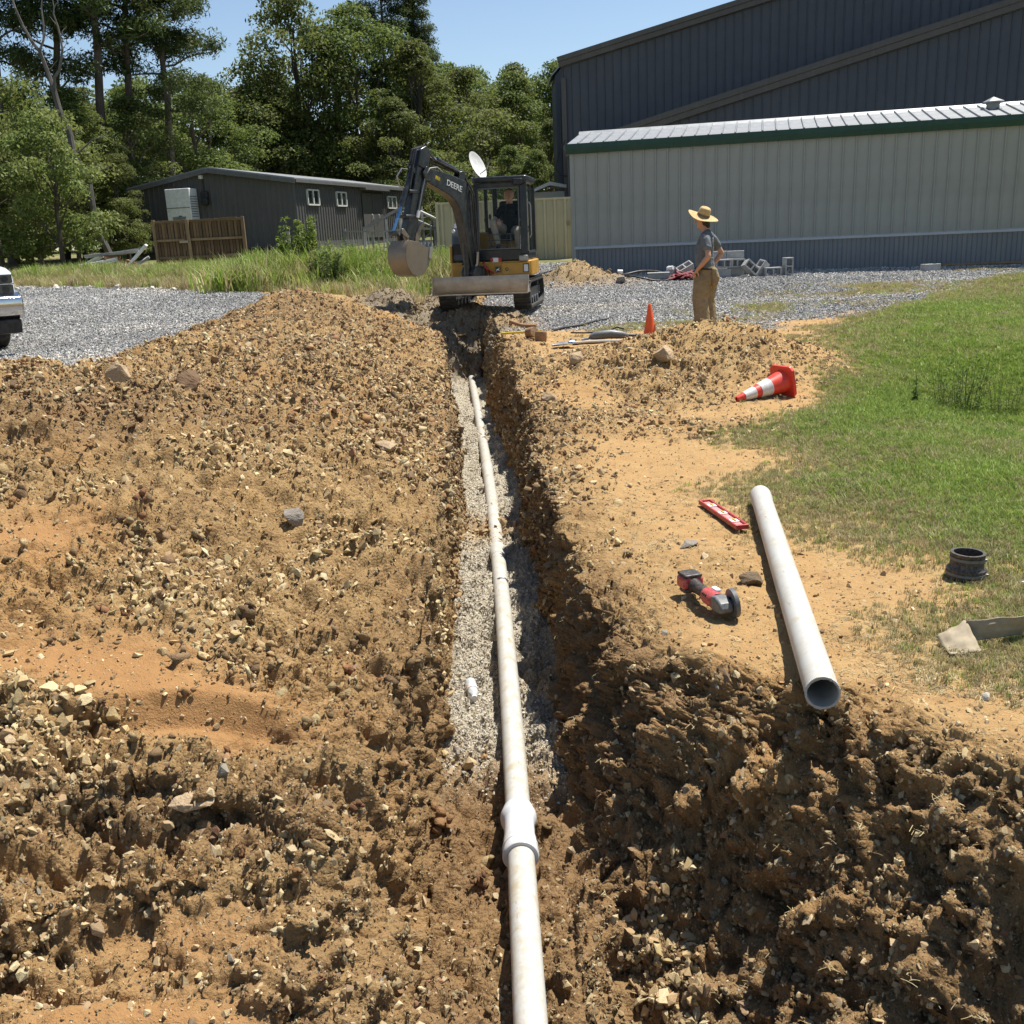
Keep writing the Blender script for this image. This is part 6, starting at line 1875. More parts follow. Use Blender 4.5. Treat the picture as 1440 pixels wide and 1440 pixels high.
# ---------------------------------------------------------------- pipes
def pvc(name, streak):
    t = NT(name)
    v = t.co()
    base = t.mix(t.noise(2, 3), (.43, .42, .375, 1), (.51, .505, .475, 1))
    sm = t.noise(13, 8, .75, k=2, dist=.8)
    sc = t.noise(1, 5, .7, vec=t.mapv(v, (30, 6, 30)), k=5)
    c = t.mix(t.math('MULTIPLY', t.ramp(sm, [(.47, 0.), (.64, 1.)]), streak), base, (.40, .335, .225, 1))
    c = t.mix(t.math('MULTIPLY', t.ramp(sc, [(.62, 0.), (.68, 1.)]), streak * 1.2, True), c, (.33, .24, .13, 1))
    c = t.mix(t.math('MULTIPLY', t.ramp(t.noise(60, 4, .7, k=8), [(.64, 0.), (.70, 1.)]), .5), c, (.30, .24, .16, 1))
    return t.out(c, .42, t.bump(t.noise(35, 3, k=9), .06, .01), spec=.4)
M_pvc = pvc('pvc_dirty', .9)
M_pvc2 = pvc('pvc_clean', .6)
M_fit = simple('pvc_fitting', (.66, .68, .70), .4, dirt=(.5, .4, .24, 1), damt=.3, dscale=9)

PIPE_C = np.polyfit([1.0, 2.61, 3.35, 3.96, 5.35, 6.5, 7.76, 9.5, 11.5, 13.5, 15.9, 16.5], [.0, -.018, -.022, -.034, -.065, -.10, -.145, -.205, -.295, -.405, -.53, -.565], 4)
def path_at(y):
    """trench pipe centre line"""
    x = float(np.polyval(PIPE_C, y)) if True else float(np.interp(y, [1.0, 2.61, 3.35, 3.96, 5.35, 6.5, 7.76, 9.5, 11.5, 13.5, 15.9, 16.5], [.0, -.018, -.022, -.034, -.065, -.10, -.145, -.215, -.33, -.47, -.63, -.66]))
    z = -.635 + .055 * max(0, (y - 12)) / 4
    return V3((x, y, z))
def pipe_seg(y0, y1, r_, nm, parent, mat, n=26, inner=True):
    pts = [path_at(y0 + (y1 - y0) * k / n) for k in range(n + 1)]
    return MB().tube(pts, r_, 28).build(nm, mat, parent, smooth=50)
tp = thing('sewer_pipe', 'long white muddy plastic pipe laid along the trench floor', 'pipe', (0, 0, 0))
R_P = .0535
for a, b in ((1.2, 3.46), (3.66, 7.30), (7.30, 10.3), (10.3, 13.2), (13.2, 16.75)):
    pipe_seg(a, b, R_P + (.0012 if a > 7 else 0), 'pipe_length', tp, M_pvc)
for yv in (7.32, 10.2): # swollen bell ends
    pts = [path_at(yv + q) for q in (-.16, -.10, -.05, .05, .10)]
    MB().tube(pts, [R_P * 1.02, R_P * 1.14, R_P * 1.17, R_P * 1.17, R_P * 1.03], 28).build('pipe_bell', M_pvc, tp, smooth=50)
# coupling with ribbed hubs
d_ = (path_at(3.75) - path_at(3.0)).normalized()
c0 = path_at(3.52)
prof = [(R_P + .002, -.135), (.068, -.135), (.0725, -.128), (.0725, -.118), (.070, -.112), (.069, -.085), (.0715, -.082), (.0715, -.070), (.068, -.064), (.066, -.02), (.0625, -.012), (.0625, .085), (.066, .105), (.074, .118), (.0755, .135), (.0755, .150), (.0735, .156), (.0675, .158), (.066, .19), (R_P + .002, .192)]
MB().lathe(prof, c0, d_, 36).build('coupling', M_fit, tp, smooth=35)
# loose pipe on the bank
a, b = V3((1.085, 3.26, .0)), V3((1.565, 6.05, .0))
RL = .0615
a.z = max(ground_z(1.09, 3.6), ground_z(1.2, 3.9), -.02) + RL + .012; b.z = ground_z(b.x, b.y) + RL + .004
lp = thing('plastic_pipe', 'loose white plastic pipe lying on the clay between the red level and the grass', 'pipe', (0, 0, 0))
ax = (b - a); L_ = ax.length; ax.normalize()
rn = random.Random(4)
m = MB().lathe([(RL, 0), (RL, L_ * .25), (RL, L_ * .5), (RL, L_ * .75), (RL, L_ - .20), (RL * 1.0, L_ - .18), (RL * 1.07, L_ - .15), (RL * 1.07, L_ - .03), (RL * 1.0, L_ + .0), (RL * .90, L_), (RL * .90, 0)], a, ax, 56, closed=True)
m.build('pipe_wall', M_pvc2, lp, smooth=50)
# ragged burr round the cut end
br = MB()
for k in range(56):
    t_ = 2 * math.pi * k / 56
    x_ = ax.cross(V3((0, 0, 1))).normalized(); y_ = ax.cross(x_)
    c_ = a + (x_ * math.cos(t_) + y_ * math.sin(t_)) * RL * .955
    h = rn.uniform(.001, .006)
    br.box(c_ - ax * h * .5, (.0065, .0065, .0065 + h))
br.build('cut_burr', M_pvc2, lp)

# plastic bottle in the trench
def bottle():
    x, y = -.265, 5.05
    t = NT('clear_plastic'); M = t.out((.80, .86, .88, 1), .08, t.bump(t.noise(40, 3), .3, .01), spec=.6); t.b.inputs['Alpha'].default_value = .5
    root = thing('plastic_bottle', 'crumpled clear plastic water bottle on the stone bed beside the trench pipe', 'bottle', (x, y, ground_z(x, y) + .035), (0, 0, R(8)))
    prof = [(0, -.09), (.022, -.092), (.031, -.085)] + [(.032 - .0035 * (k % 2), -.075 + k * .012) for k in range(10)] + [(.031, .05), (.028, .07), (.014, .095), (.013, .105)]
    MB().lathe(prof, (0, 0, 0), (0, -1, 0), 20).build('bottle_body', M, root, smooth=40)
    MB().lathe([(0, .118), (.0155, .118), (.0155, .103), (.013, .101)], (0, 0, 0), (0, -1, 0), 16).build('bottle_cap', M_letter, root, smooth=40)
    MB().lathe([(.0325, -.01), (.0330, -.01), (.0330, .028), (.0325, .028)], (0, 0, 0), (0, -1, 0), 20, closed=True).build('bottle_label', simple('bottle_label', (.5, .22, .2), .5, dirt=(.7, .7, .7, 1), damt=.8, dscale=30), root, smooth=40)
bottle()

# ---------------------------------------------------------------- cones
M_cone = simple('cone_orange', (.85, .11, .015), .45, dirt=(.5, .3, .18, 1), damt=.18, dscale=12)
M_coner = simple('cone_red', (.74, .045, .025), .4, dirt=(.35, .2, .14, 1), damt=.3, dscale=12)
M_refl = simple('reflective_band', (.68, .66, .64), .3, dirt=(.4, .32, .25, 1), damt=.3, dscale=20)
def cone(name, label, loc, H, rb, base, rot, mat, bands, bh=.03):
    root = thing(name, label, 'traffic cone', loc, rot)
    n = 28
    rt = rb * .24
    def rad(z): return rb + (rt - rb) * (z - bh) / (H - bh)
    MB().lathe([(rb * 1.08, bh - .005), (rb * 1.02, bh + .012), (rad(H * .5), H * .5), (rt + .002, H - .01), (rt * .9, H), (rt * .6, H), (rt * .6, H - .03), (rb * .92, bh)], (0, 0, 0), (0, 0, 1), n, closed=True).build('cone_body', mat, root, smooth=40)
    m = MB(); q = base / 2; c = .12 * base
    poly = [(-q + c, -q), (q - c, -q), (q, -q + c), (q, q - c), (q - c, q), (-q + c, q), (-q, q - c), (-q, -q + c)]
    m.prism(poly, (0, 0, bh / 2), (1, 0, 0), (0, 1, 0), (0, 0, 1), bh).build('cone_base', mat, root, bevel=.006)
    for z0, z1 in bands:
        MB().lathe([(rad(z0) + .0015, z0), (rad(z0) + .003, z0), (rad(z1) + .003, z1), (rad(z1) + .0015, z1)], (0, 0, 0), (0, 0, 1), n, closed=True).build('reflective_band', M_refl, root, smooth=40)
    return root
cone('traffic_cone', 'upright plain orange traffic cone standing at the edge of the gravel', (2.11, 14.55, ground_z(2.11, 14.55) - .005), .46, .092, .26, (0, 0, .2), M_cone, [])
# fallen cone: tip towards the camera-left, base tilted up
tip, bs = V3((2.12, 9.62, 0)), V3((2.80, 9.98, 0))
axc = (tip - bs).normalized(); axc = (axc + V3((0, 0, -.19))).normalized()
cn = cone('traffic_cone', 'fallen red traffic cone with white reflective bands lying on the dry grass', (2.80, 9.98, ground_z(2.80, 9.98) + .145), .63, .112, .32, (0, 0, 0), M_coner, [(.22, .35), (.41, .54)], .035)
cn.rotation_euler = axc.to_track_quat('Z', 'Y').to_euler()

# ---------------------------------------------------------------- small things on the clay
M_lvl = simple('level_red', (.42, .03, .035), .4, dirt=(.5, .35, .25, 1), damt=.25, dscale=30)
M_lvlp = simple('level_pink', (.62, .20, .20), .5, dirt=(.6, .45, .35, 1), damt=.5, dscale=25)
def level():
    a, b = V3((1.225, 6.10, 0)), V3((1.325, 5.50, 0))
    z = max(ground_z(1.225, 6.1), ground_z(1.32, 5.5)) + .028
    d = (b - a).normalized(); ang = math.atan2(d.y, d.x)
    root = thing('spirit_level', 'short red spirit level lying flat on the clay left of the loose white pipe', 'spirit level', ((a.x + b.x) / 2, (a.y + b.y) / 2, z), (0, 0, ang))
    L_ = (b - a).length
    for s_ in (-1, 1): MB().box((0, s_ * .034, 0), (L_, .012, .026)).build('side_rail', M_lvl, root, bevel=.002)
    MB().box((0, 0, -.004), (L_ - .02, .058, .010)).build('web', M_lvlp, root)
    for s_ in (-1, 1): MB().box((s_ * (L_ / 2 - .008), 0, 0), (.018, .078, .028)).build('end_cap', M_lvl, root, bevel=.003)
    for x in (-.18, 0, .18):
        v_ = MB().box((x, 0, .003), (.055, .050, .012)).build('vial_block', M_letter, root, bevel=.003)
        MB().tube([(x - .02, 0, .011), (x + .02, 0, .011)], .006, 8).build('vial', M_ylabel, v_, smooth=40)
level()

M_tred = simple('tool_red', (.48, .035, .045), .4, dirt=(.6, .45, .32, 1), damt=.35, dscale=30)
M_tgrey = simple('tool_grey', (.11, .125, .13), .45, dirt=(.5, .38, .25, 1), damt=.25, dscale=30)
M_tblk = simple('tool_black', (.025, .024, .026), .5, dirt=(.4, .3, .2, 1), damt=.3, dscale=30)
def grinder():
    a, b = V3((.815, 4.52, 0)), V3((.945, 4.10, 0))
    d = (b - a).normalized(); ang = math.atan2(d.y, d.x)
    z = max(ground_z(.86, 4.4), ground_z(.90, 4.2))
    g = thing('angle_grinder', 'red and grey cordless angle grinder lying on the clay in front of the loose pipe', 'power tool', (.88, 4.31, z + .012), (0, 0, ang))
    # battery
    bt = MB().box((-.165, 0, .062), (.085, .105, .060)).build('battery', M_tred, g, bevel=.014, seg=3)
    MB().box((-.168, 0, .098), (.088, .09, .016)).build('battery_top', M_tblk, bt, bevel=.006)
    MB().box((-.150, .0, .030), (.060, .10, .026)).build('battery_foot', M_tblk, bt, bevel=.008)
    # grip
    MB().tube([(-.13, 0, .055), (-.09, 0, .053), (-.03, 0, .053), (.01, 0, .052)], [(.034, .036), (.028, .030), (.027, .029), (.032, .032)], 16).build('handle', M_tblk, g, smooth=50)
    # motor body
    MB().tube([(.0, 0, .052), (.025, 0, .052), (.075, 0, .050), (.095, 0, .05)], [(.034, .034), (.044, .040), (.042, .039), (.036, .036)], 18).build('motor_housing', M_tred, g, smooth=50)
    MB().box((.05, .018, .088), (.05, .03, .018)).build('switch_guard', M_letter, g, bevel=.007)
    for k in range(3): MB().box((.03 + k * .013, -.034, .066), (.005, .014, .02)).build('vent_slot', M_tblk, g)
    # gear head
    MB().prism([(.088, .020), (.088, .080), (.13, .086), (.175, .066), (.19, .038), (.18, .020), (.13, .012)], (0, 0, 0), (1, 0, 0), (0, 0, 1), (0, 1, 0), .068).build('gear_head', M_tgrey, g, bevel=.012, seg=3, smooth=35)
    MB().tube([(.15, .03, .05), (.15, .062, .05)], .018, 14).build('spindle', M_steelg, g, smooth=40)
    dk = MB().lathe([(0, -.002), (.0625, -.002), (.0625, .002), (0, .002)], (.148, .058, .052), (.12, 1, .10), 32).build('cutting_disc', M_tblk, g, smooth=30)
    MB().lathe([(.03, -.012), (.066, -.012), (.068, .006), (.064, .006), (.062, -.008), (.03, -.008)], (.148, .053, .052), (.12, 1, .10), 32, closed=True).build('disc_guard', M_tgrey, g, smooth=30)
grinder()

def rubber_coupling():
    x, y = 2.21, 4.60
    root = thing('rubber_coupling', 'black rubber pipe coupling standing on the lawn right of the loose pipe', 'coupling', (x, y, ground_z(x, y)), (0, .03, 0))
    MB().lathe([(.088, 0), (.091, .004), (.091, .050), (.082, .058), (.078, .066), (.078, .112), (.081, .118), (.081, .130), (.066, .130), (.066, .118), (.064, .06), (.075, .05), (.075, 0)], (0, 0, 0), (0, 0, 1), 44, closed=True).build('sleeve', M_tblk, root, smooth=35)
    for z, r_ in ((.028, .0925), (.102, .0795)):
        c_ = MB().lathe([(r_, -.007), (r_ + .002, -.007), (r_ + .002, .007), (r_, .007)], (0, 0, z), (0, 0, 1), 44, closed=True).build('hose_clamp', M_tgrey, root, smooth=35)
        MB().box((r_ * .8, -r_ * .55, z), (.02, .018, .014)).build('clamp_screw', M_steelg, c_, bevel=.002)
rubber_coupling()

def crumpled_sheet():
    root = thing('cardboard_sheet', 'folded piece of stiff brown paper on the ground near the right edge', 'cardboard', (1.90, 3.76, ground_z(1.9, 3.76)), (0, 0, R(6)))
    M = simple('kraft_card', (.36, .30, .20), .75, dirt=(.25, .19, .12, 1), damt=.55, dscale=14)
    def panel(nm, c00, c10, c11, c01, bulge, n=12, seed=0):
        c00, c10, c11, c01 = map(V3, (c00, c10, c11, c01))
        V, F = [], []
        nr = (c10 - c00).cross(c01 - c00).normalized()
        for j in range(n):
            for i in range(n):
                u, v = i / (n - 1), j / (n - 1)
                q = c00 * (1 - u) * (1 - v) + c10 * u * (1 - v) + c11 * u * v + c01 * (1 - u) * v
                q = q + nr * (bulge * math.sin(math.pi * u) * (.4 + .6 * v) + .004 * math.sin(9 * u + 5 * v + seed) + .003 * math.sin(17 * v + seed))
                V.append(q + V3((0, .006 * math.sin(14 * u + seed) * v, 0)))
        for j in range(n - 1):
            for i in range(n - 1):
                a = j * n + i; F.append((a, a + 1, a + n + 1, a + n))
        o = MB().add(V, F).build(nm, M, root, smooth=28)
        s_ = o.modifiers.new('thick', 'SOLIDIFY'); s_.thickness = .003
    panel('flat_flap', (-.19, -.085, .004), (-.055, -.095, .010), (-.045, .06, .085), (-.175, .045, .035), .006, seed=1)
    panel('raised_flap', (-.052, .01, .012), (.20, .04, .010), (.215, .005, .105), (-.046, .05, .088), .035, seed=2)
crumpled_sheet()

# timber stubs, tools, hoses at the head of the trench -----------------------------
M_rust = simple('rusty_brown', (.26, .12, .055), .8, dirt=(.4, .28, .16, 1), damt=.5, dscale=20)
def log_piece(label, x, y, r_, h, rot, dz=0):
    o = MB().lathe([(r_ * .96, 0), (r_, h * .2), (r_ * 1.02, h * .8), (r_ * .97, h)], (0, 0, 0), (0, 0, 1), 18).build('timber_stub', M_rust, None, smooth=35, loc=(x, y, ground_z(x, y) + dz), rot=rot)
    MB().lathe([(0, h), (r_ * .93, h), (r_ * .90, h + .006), (0, h + .007)], (0, 0, 0), (0, 0, 1), 18).build('cut_end', M_post, o)
    tag(o, label, 'timber')
log_piece('rusty brown round stub lying on its side left of its upright twin', .36, 14.75, .075, .14, (R(80), 0, R(35)), .08)
log_piece('short round stub standing upright with pale cut top beside the trench head', .52, 14.35, .085, .13, (0, .08, 0))
def hose(name, label, pts, r_, mat, cat='hose'):
    P_ = []
    pts = [V3((p_[0], p_[1], (ground_z(p_[0], p_[1]) + r_ + (p_[2] if len(p_) > 2 else 0)))) for p_ in pts]
    # Catmull-Rom
    ext = [pts[0] * 2 - pts[1]] + pts + [pts[-1] * 2 - pts[-2]]
    for i in range(1, len(ext) - 2):
        for k in range(6):
            t = k / 6; a, b, c, d = ext[i - 1:i + 3]
            P_.append(.5 * ((2 * b) + (c - a) * t + (2 * a - 5 * b + 4 * c - d) * t * t + (3 * b - a - 3 * c + d) * t ** 3))
    P_.append(pts[-1])
    o = MB().tube(P_, r_, 8).build(name, mat, None, smooth=50)
    return tag(o, label, cat)
hose('iron_bar', 'long black bar lying from the stubs toward the orange cone', [(.95, 14.0), (1.3, 14.1), (1.7, 14.2), (2.05, 14.25)], .018, M_hose, 'bar')
hose('hose', 'thin black hose behind the shovel on the edge of the gravel', [(.75, 15.6), (1.0, 15.9), (1.25, 16.1), (1.55, 16.6), (1.75, 16.8)], .02, M_hose)
hose('cable', 'thin dark cable running through the green grass tuft to the black tool', [(1.0, 15.0, .03), (1.25, 14.8, .05), (1.5, 14.7, .08)], .012, M_hose, 'cable')
def black_tool():
    x, y = 1.52, 14.35
    root = thing('breaker_tool', 'dark jackhammer like tool lying flat in the grass between the stubs and the cone', 'tool', (x, y, ground_z(x, y) + .06), (0, 0, R(4)))
    MB().tube([(-.30, 0, 0), (-.22, 0, .02), (0, 0, .03), (.16, 0, .01), (.24, 0, 0)], [.035, .06, .065, .055, .03], 14).build('tool_body', M_tgrey, root, smooth=40)
    MB().tube([(-.30, 0, -.01), (-.42, -.02, -.03)], .02, 8).build('chisel', M_steelg, root, smooth=40)
    MB().tube([(.22, 0, 0), (.45, .02, -.02), (.72, .0, -.03)], [.03, .03, .022], 10).build('tool_shaft', M_tblk, root, smooth=40)
    MB().tube([(-.02, .02, .08), (.10, .05, .12), (.20, .05, .09)], .014, 8).build('tool_handle', M_hose, root, smooth=40)
black_tool()
def shovel():
    x, y = .86, 13.75
    root = thing('shovel', 'grey steel shovel blade with blue grip lying at the trench head beside the stubs', 'shovel', (x, y, ground_z(x, y) + .03), (0, 0, R(15)))
    V, F = [], []
    for j in range(9):
        v = j / 8; w_ = .14 * math.sin(min(1, v * 1.25 + .25) * math.pi * .62) * (1 if v > .1 else .7)
        w_ = .14 * (1 - (1 - min(1, v * 1.6 + .1)) ** 2) if v < .6 else .14
        for i in range(9):
            u = i / 8 * 2 - 1
            V.append((-.22 + v * .30, u * w_, .022 * u * u + .02 * v))
    for j in range(8):
        for i in range(8): a = j * 9 + i; F.append((a, a + 1, a + 10, a + 9))
    bl = MB().add(V, F).build('blade', M_steelg, root, smooth=40)
    s_ = bl.modifiers.new('thick', 'SOLIDIFY'); s_.thickness = .004
    MB().tube([(.06, 0, .03), (.3, 0, .03), (1.05, .05, .0)], .017, 8).build('shaft', M_grey, root, smooth=40)
    MB().lathe([(.024, 0), (.026, .04), (.02, .09)], (.02, 0, .035), (1, 0, 0), 12).build('socket', M_blue, root, smooth=40)
shovel()
o = MB().bar((0, 0, 0), (.62, .10, .01), .035, .03).build('wooden_stick', M_ylabel, None, bevel=.004, loc=(-.05, 14.9, ground_z(0, 15.0) + .04))
tag(o, 'yellow wooden stick lying beside the trench head left of the stubs', 'stick')
hose('rag', 'reddish brown cord lying on gravel behind the stubs', [(.1, 16.3), (.3, 16.2, .02), (.52, 16.1)], .03, M_rust, 'cord')

# ---------------------------------------------------------------- concrete blocks by the wall
M_conc = simple('concrete_block', (.36, .36, .35), .9, dirt=(.48, .46, .42, 1), damt=.4, bump=.5, bscale=90, dscale=8)
def block_mesh():
    m = MB()
    L_, W_, H_ = .40, .20, .20
    xs = [-.2, -.165, -.018, .018, .165, .2]; ys = [-.1, -.065, .065, .1]
    idx = {}
    for zi, z in enumerate((-H_ / 2, H_ / 2)):
        for i, x in enumerate(xs):
            for j, y in enumerate(ys): idx[(zi, i, j)] = len(m.v); m.v.append((x, y, z))
    for i in range(5):
        for j in range(3):
            if j == 1 and i in (1, 3):
                a = [(i, j), (i + 1, j), (i + 1, j + 1), (i, j + 1)]
                for k in range(4):
                    p_, q = a[k], a[(k + 1) % 4]
                    m.f.append((idx[(0, *p_)], idx[(0, *q)], idx[(1, *q)], idx[(1, *p_)]))
                continue
            for zi in (0, 1): m.f.append((idx[(zi, i, j)], idx[(zi, i + 1, j)], idx[(zi, i + 1, j + 1)], idx[(zi, i, j + 1)]))
    for i in range(5):
        for j in (0, 3): m.f.append((idx[(0, i, j)], idx[(0, i + 1, j)], idx[(1, i + 1, j)], idx[(1, i, j)]))
    for j in range(3):
        for i in (0, 5): m.f.append((idx[(0, i, j)], idx[(0, i, j + 1)], idx[(1, i, j + 1)], idx[(1, i, j)]))
    me = m.mesh('concrete_block'); me.materials.append(M_conc); return me
BM = block_mesh()
gB = 'loose concrete blocks by the sage building'
def blk(x, y, dz, rot, label):
    o = link('concrete_block', BM, None, None, (x, y, ground_z(x, y) + dz), rot)
    b_ = o.modifiers.new('bevel', 'BEVEL'); b_.width = .006; b_.segments = 1
    return tag(o, label, 'concrete block', gB)
P2 = math.pi / 2
blk(5.28, 24.9, .48, (0, 0, -.22), 'long block on top of the stack seen side on, its left half behind the person')
blk(5.68, 24.8, .48, (0, 0, -.22), 'block at the right end of the top of the stack')
blk(5.30, 24.5, .10, (0, 0, -.2), 'bottom block of the stack just right of the person')
blk(5.32, 24.45, .32, (P2, 0, 0), 'block with two dark holes facing out right beside the person')
blk(5.62, 24.5, .31, (P2, .05, .25), 'second block with holes facing out, in the middle of the stack')
blk(5.62, 24.6, .10, (0, 0, .1), 'block lying under the middle of the stack')
blk(5.92, 24.25, .19, (P2 - .25, .75, .1), 'block leaning steeply with two open holes at the right of the stack')
blk(6.16, 24.3, .16, (.3, -.9, .3), 'block tipped on end against the leaning block')
blk(6.42, 24.2, .10, (P2, 0, .1), 'low block lying with its holes facing out left of the upright block')
blk(6.80, 24.25, .20, (P2, P2, .15), 'single block standing upright at the right end of the stack')
blk(4.42, 24.6, .22, (.5, -.45, .2), 'tilted pale block leaning above the red straps')
blk(4.15, 24.7, .12, (.2, .5, 1.0), 'half hidden block at the left behind the red straps')
blk(9.93, 23.6, .06, (0, 0, .2), 'small lone block lying on the gravel near the middle of the wall')
blk(10.72, 20.1, .10, (P2, 0, -.1), 'lone block with two holes lying at the right edge of the gravel')

# grey utility box lid left of the straps
o = MB().box((0, 0, .09), (.50, .36, .18)).build('utility_box', simple('box_grey', (.24, .26, .26), .6), None, bevel=.02, loc=(3.72, 24.2, ground_z(3.72, 24.2)), rot=(0, 0, -.15))
tag(o, 'grey utility box lying on the gravel left of the red straps', 'utility box')
o2 = MB().box((0, 0, .185), (.52, .38, .02)).build('lid', simple('box_lid', (.33, .34, .33), .6), o, bevel=.006)
# red straps heap
def straps():
    r_ = random.Random(12)
    x, y = 4.38, 24.15
    root = thing('strap_heap', 'tangled heap of dark red straps on the gravel beside the person', 'straps', (x, y, ground_z(x, y)))
    M = simple('strap_red', (.26, .02, .035), .7, dirt=(.08, .02, .02, 1), damt=.6, dscale=20)
    for k in range(26):
        cx, cy = r_.uniform(-.42, .42), r_.uniform(-.18, .18); rr = r_.uniform(.08, .20); h = .03 + .16 * (1 - abs(cx) / .5) * r_.random()
        a0 = r_.uniform(0, 6.28); pts = []
        for j in range(9):
            a = a0 + j * .62
            pts.append((cx + rr * math.cos(a) * 1.3, cy + rr * math.sin(a) * .7, h + .035 * math.sin(a * 1.7 + k)))
        MB().tube(pts, (.010), 5).f
        MB().tube(pts, [(.028, .008)] * 9, 6).build('strap', M, root, smooth=50)
straps()
hose('black_pipe', 'loose coil of black tubing on the gravel left of the utility box', [(2.75, 24.3), (3.0, 24.7, .10), (3.4, 24.9, .16), (3.8, 24.8, .14), (4.0, 24.6, .04)], .03, M_hose, 'tubing')
hose('black_pipe', 'second loop of black tubing lying flat in front of the utility box', [(2.85, 24.0), (3.1, 23.7, .02), (3.5, 23.6), (3.8, 23.75), (4.05, 24.0, .05)], .022, M_hose, 'tubing')
hose('grey_pipe', 'short pale grey pipe end poking up beside the black tubing', [(2.74, 24.1, .02), (2.86, 24.1, .05)], .05, M_letter, 'pipe')
hose('pale_pipe', 'pale grey pipe end above the utility box', [(4.0, 24.6, .2), (4.12, 24.5, .22)], .05, M_letter, 'pipe')

# debris heap of boards by the wooden fence
def debris():
    r_ = random.Random(8)
    cx, cy = -12.6, 34.0
    z = float(gz(cx, cy))
    spec = [(-1.1, .1, .15, .9, .0, .22, M_letter, 'pale white board at the bottom left of the debris heap'), (-.7, .0, .30, 1.1, .15, .1, M_letter, 'white board slanting across the debris heap'), (-.2, .1, .55, 1.5, .06, .02, M_grey, 'weathered board lying highest on the debris heap'),
            (.6, .0, .42, .9, .75, .0, M_letter, 'thin white board leaning steeply beside the wooden fence'), (.2, -.1, .12, 1.2, -.05, .3, M_grey, 'grey board at the front of the debris heap'), (-.1, .2, .34, .7, -.2, .5, M_rust, 'rusty brown board inside the debris heap'),
            (.75, -.15, .22, .6, .5, .2, M_grey, 'short grey board by the fence at the right of the debris heap'), (-.9, -.2, .07, .8, .0, -.3, M_rust, 'brown board flat on the grass before the debris heap')]
    spec += [(-.45, -.25, .18, .9, .25, .6, M_grey, 'grey board crossing the front of the debris heap'), (.35, .25, .62, .9, .10, -.2, M_grey, 'short weathered board on top of the debris heap by the fence'), (-1.0, .3, .33, .8, .35, -.4, M_letter, 'short white board tilted up at the left end of the debris heap'), (.1, -.3, .05, 1.0, .0, .05, M_letter, 'pale board half sunk in grass under the debris heap'), (-.55, .35, .48, .8, -.1, .3, M_rust, 'brown board behind the crossing grey board of the debris heap'), (.5, .1, .16, .8, -.3, -.6, M_rust, 'brown broken board at the fence foot')]
    for x, y, zz, L_, ry, rz, mt, lb in spec:
        o = MB().box((0, 0, 0), (L_, .14, .05)).build('scrap_board', mt, None, bevel=.004, loc=(cx + x, cy + y, z + zz + .05), rot=(r_.uniform(-.2, .2), -ry, rz)); o.scale = (1.2, 1.5, 1.6)
        tag(o, lb, 'board', 'scrap boards heaped beside the wooden fence')
debris()

# pale stones along the edge of the left gravel
M_boul = simple('boulder', (.46, .36, .22), .9, dirt=(.30, .18, .10, 1), damt=.6, bump=.8, bscale=12, dscale=5)
M_pale = simple('pale_rock', (.62, .58, .50), .9, bump=.6, bscale=20)
M_slate = simple('grey_rock', (.20, .19, .175), .8, dirt=(.4, .3, .2, 1), damt=.5, bump=.6, bscale=25)
r_ = random.Random(21)
rk = [rock_mesh('pale_rock', 300 + k, .6, 14) for k in range(4)]
for m_ in rk: m_.materials.append(M_pale)
for k in range(34):
    x = -13.5 + k * .22 + r_.uniform(-.3, .3); y = 27.6 - (x + 12) * .55 * 1.0 + r_.uniform(-.8, .8)
    s_ = r_.uniform(.05, .12)
    o = link('pale_rock', rk[k % 4], None, None, (x, y, ground_z(x, y) + s_ * .3), (r_.random(), r_.random(), r_.random() * 6)); o.scale = (s_, s_, s_)
    tag(o, 'pale fist sized rock in the row along the far edge of the left gravel lot', 'rock', 'pale rocks edging the gravel lot')
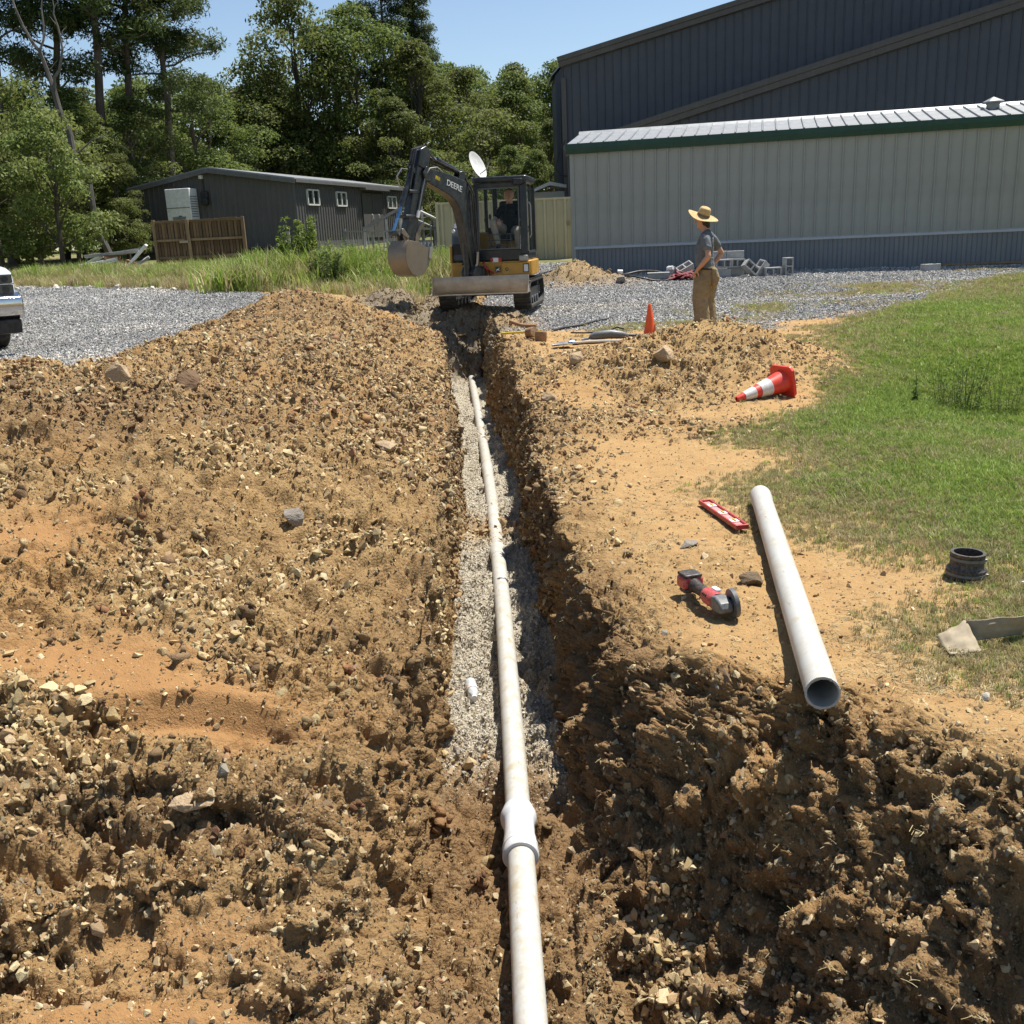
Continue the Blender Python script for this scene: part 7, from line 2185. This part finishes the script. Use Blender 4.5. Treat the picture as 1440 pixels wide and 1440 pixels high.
def rock(label, x, y, size, seed, mat, rot=None, flat=.6, npts=16, sub=0, sink=.2):
    me = rock_mesh('rock', seed, flat, npts)
    o = link('rock', me, None, mat, (x, y, ground_z(x, y) + size * (flat - sink) * .6), rot or (.2, -.1, seed * 1.3))
    o.scale = (size,) * 3
    b_ = o.modifiers.new('bevel', 'BEVEL'); b_.width = .08; b_.segments = 2; b_.limit_method = 'ANGLE'; b_.angle_limit = R(15)
    s2 = o.modifiers.new('sub', 'SUBSURF'); s2.subdivision_type = 'SIMPLE'; s2.levels = s2.render_levels = 2
    tx = bpy.data.textures.new('rough', 'CLOUDS'); tx.noise_scale = .35; tx.noise_depth = 4
    dm = o.modifiers.new('rough', 'DISPLACE'); dm.texture = tx; dm.strength = .16; dm.mid_level = .5
    return tag(o, label, 'rock')
rock('rounded tan boulder sitting on the crest of the spoil heap against the gravel', -3.35, 8.75, .16, 67, M_boul, (1.3, .2, .6), flat=.9, sink=-.1)
rock('dark grey angular rock on the heap left of the trench', -1.17, 5.15, .085, 62, M_slate, (.3, .9, .4), .7)
rock('flat brown slab jutting over a shadowed gap in the near left clay', -1.10, 2.92, .085, 63, M_boul, (.35, .1, .3), .35)
rock('dark brown clod of clay near the middle of the spoil heap', -2.35, 7.4, .15, 64, simple('red_clod', (.16, .095, .05), .95, bump=.9, bscale=14), None, .8)
rock('tan block of rock beside the trench edge near the mound', .42, 9.9, .12, 65, M_boul, None, .7)
rock('pale rounded rock left of the mound by the trench', .80, 11.2, .13, 66, M_boul, None, .75)
rock('large brown rock half buried in the front of the mound', 1.72, 10.85, .19, 67, M_boul, None, .8)
rock('flat dark stone on the clay beside the red level', .98, 5.25, .08, 68, M_slate, None, .3)
rock('long grey stone lying at the foot of the trench wall', -.30, 4.35, .04, 69, M_slate, None, .4)
rock('white rough pebble on the clay in front of the folded card', 1.69, 3.29, .022, 70, M_pale, None, .9)
rock('pale flat stone low in the near left clay', -.93, 2.02, .05, 71, M_pale, (.5, .2, 1), .3)
rock('dark slab standing on edge in the spoil heap beside the trench', -.72, 7.2, .09, 72, M_slate, (1.1, .2, .5), .3)
rock('large tan slab on the heap beside the dark slab', -.85, 6.75, .10, 73, M_boul, (.3, .2, .2), .4)
rock('grey clod at the gravel edge beside the building pile', 2.75, 23.4, .18, 74, M_slate, None, .6)
rock('dark muddy lump where the clay meets the loose pipe', 1.17, 4.62, .085, 75, simple('mud_lump', (.17, .12, .07), .95, bump=.9, bscale=14), (.1, .1, .3), .4)
# small white scrap on the lawn at the right edge
o = MB().box((0, 0, .012), (.06, .035, .02)).build('plastic_scrap', M_letter, None, bevel=.004, loc=(2.44, 4.45, ground_z(2.44, 4.45)), rot=(0, .1, .4))
tag(o, 'tiny white plastic scrap on the grass at the right edge', 'scrap')
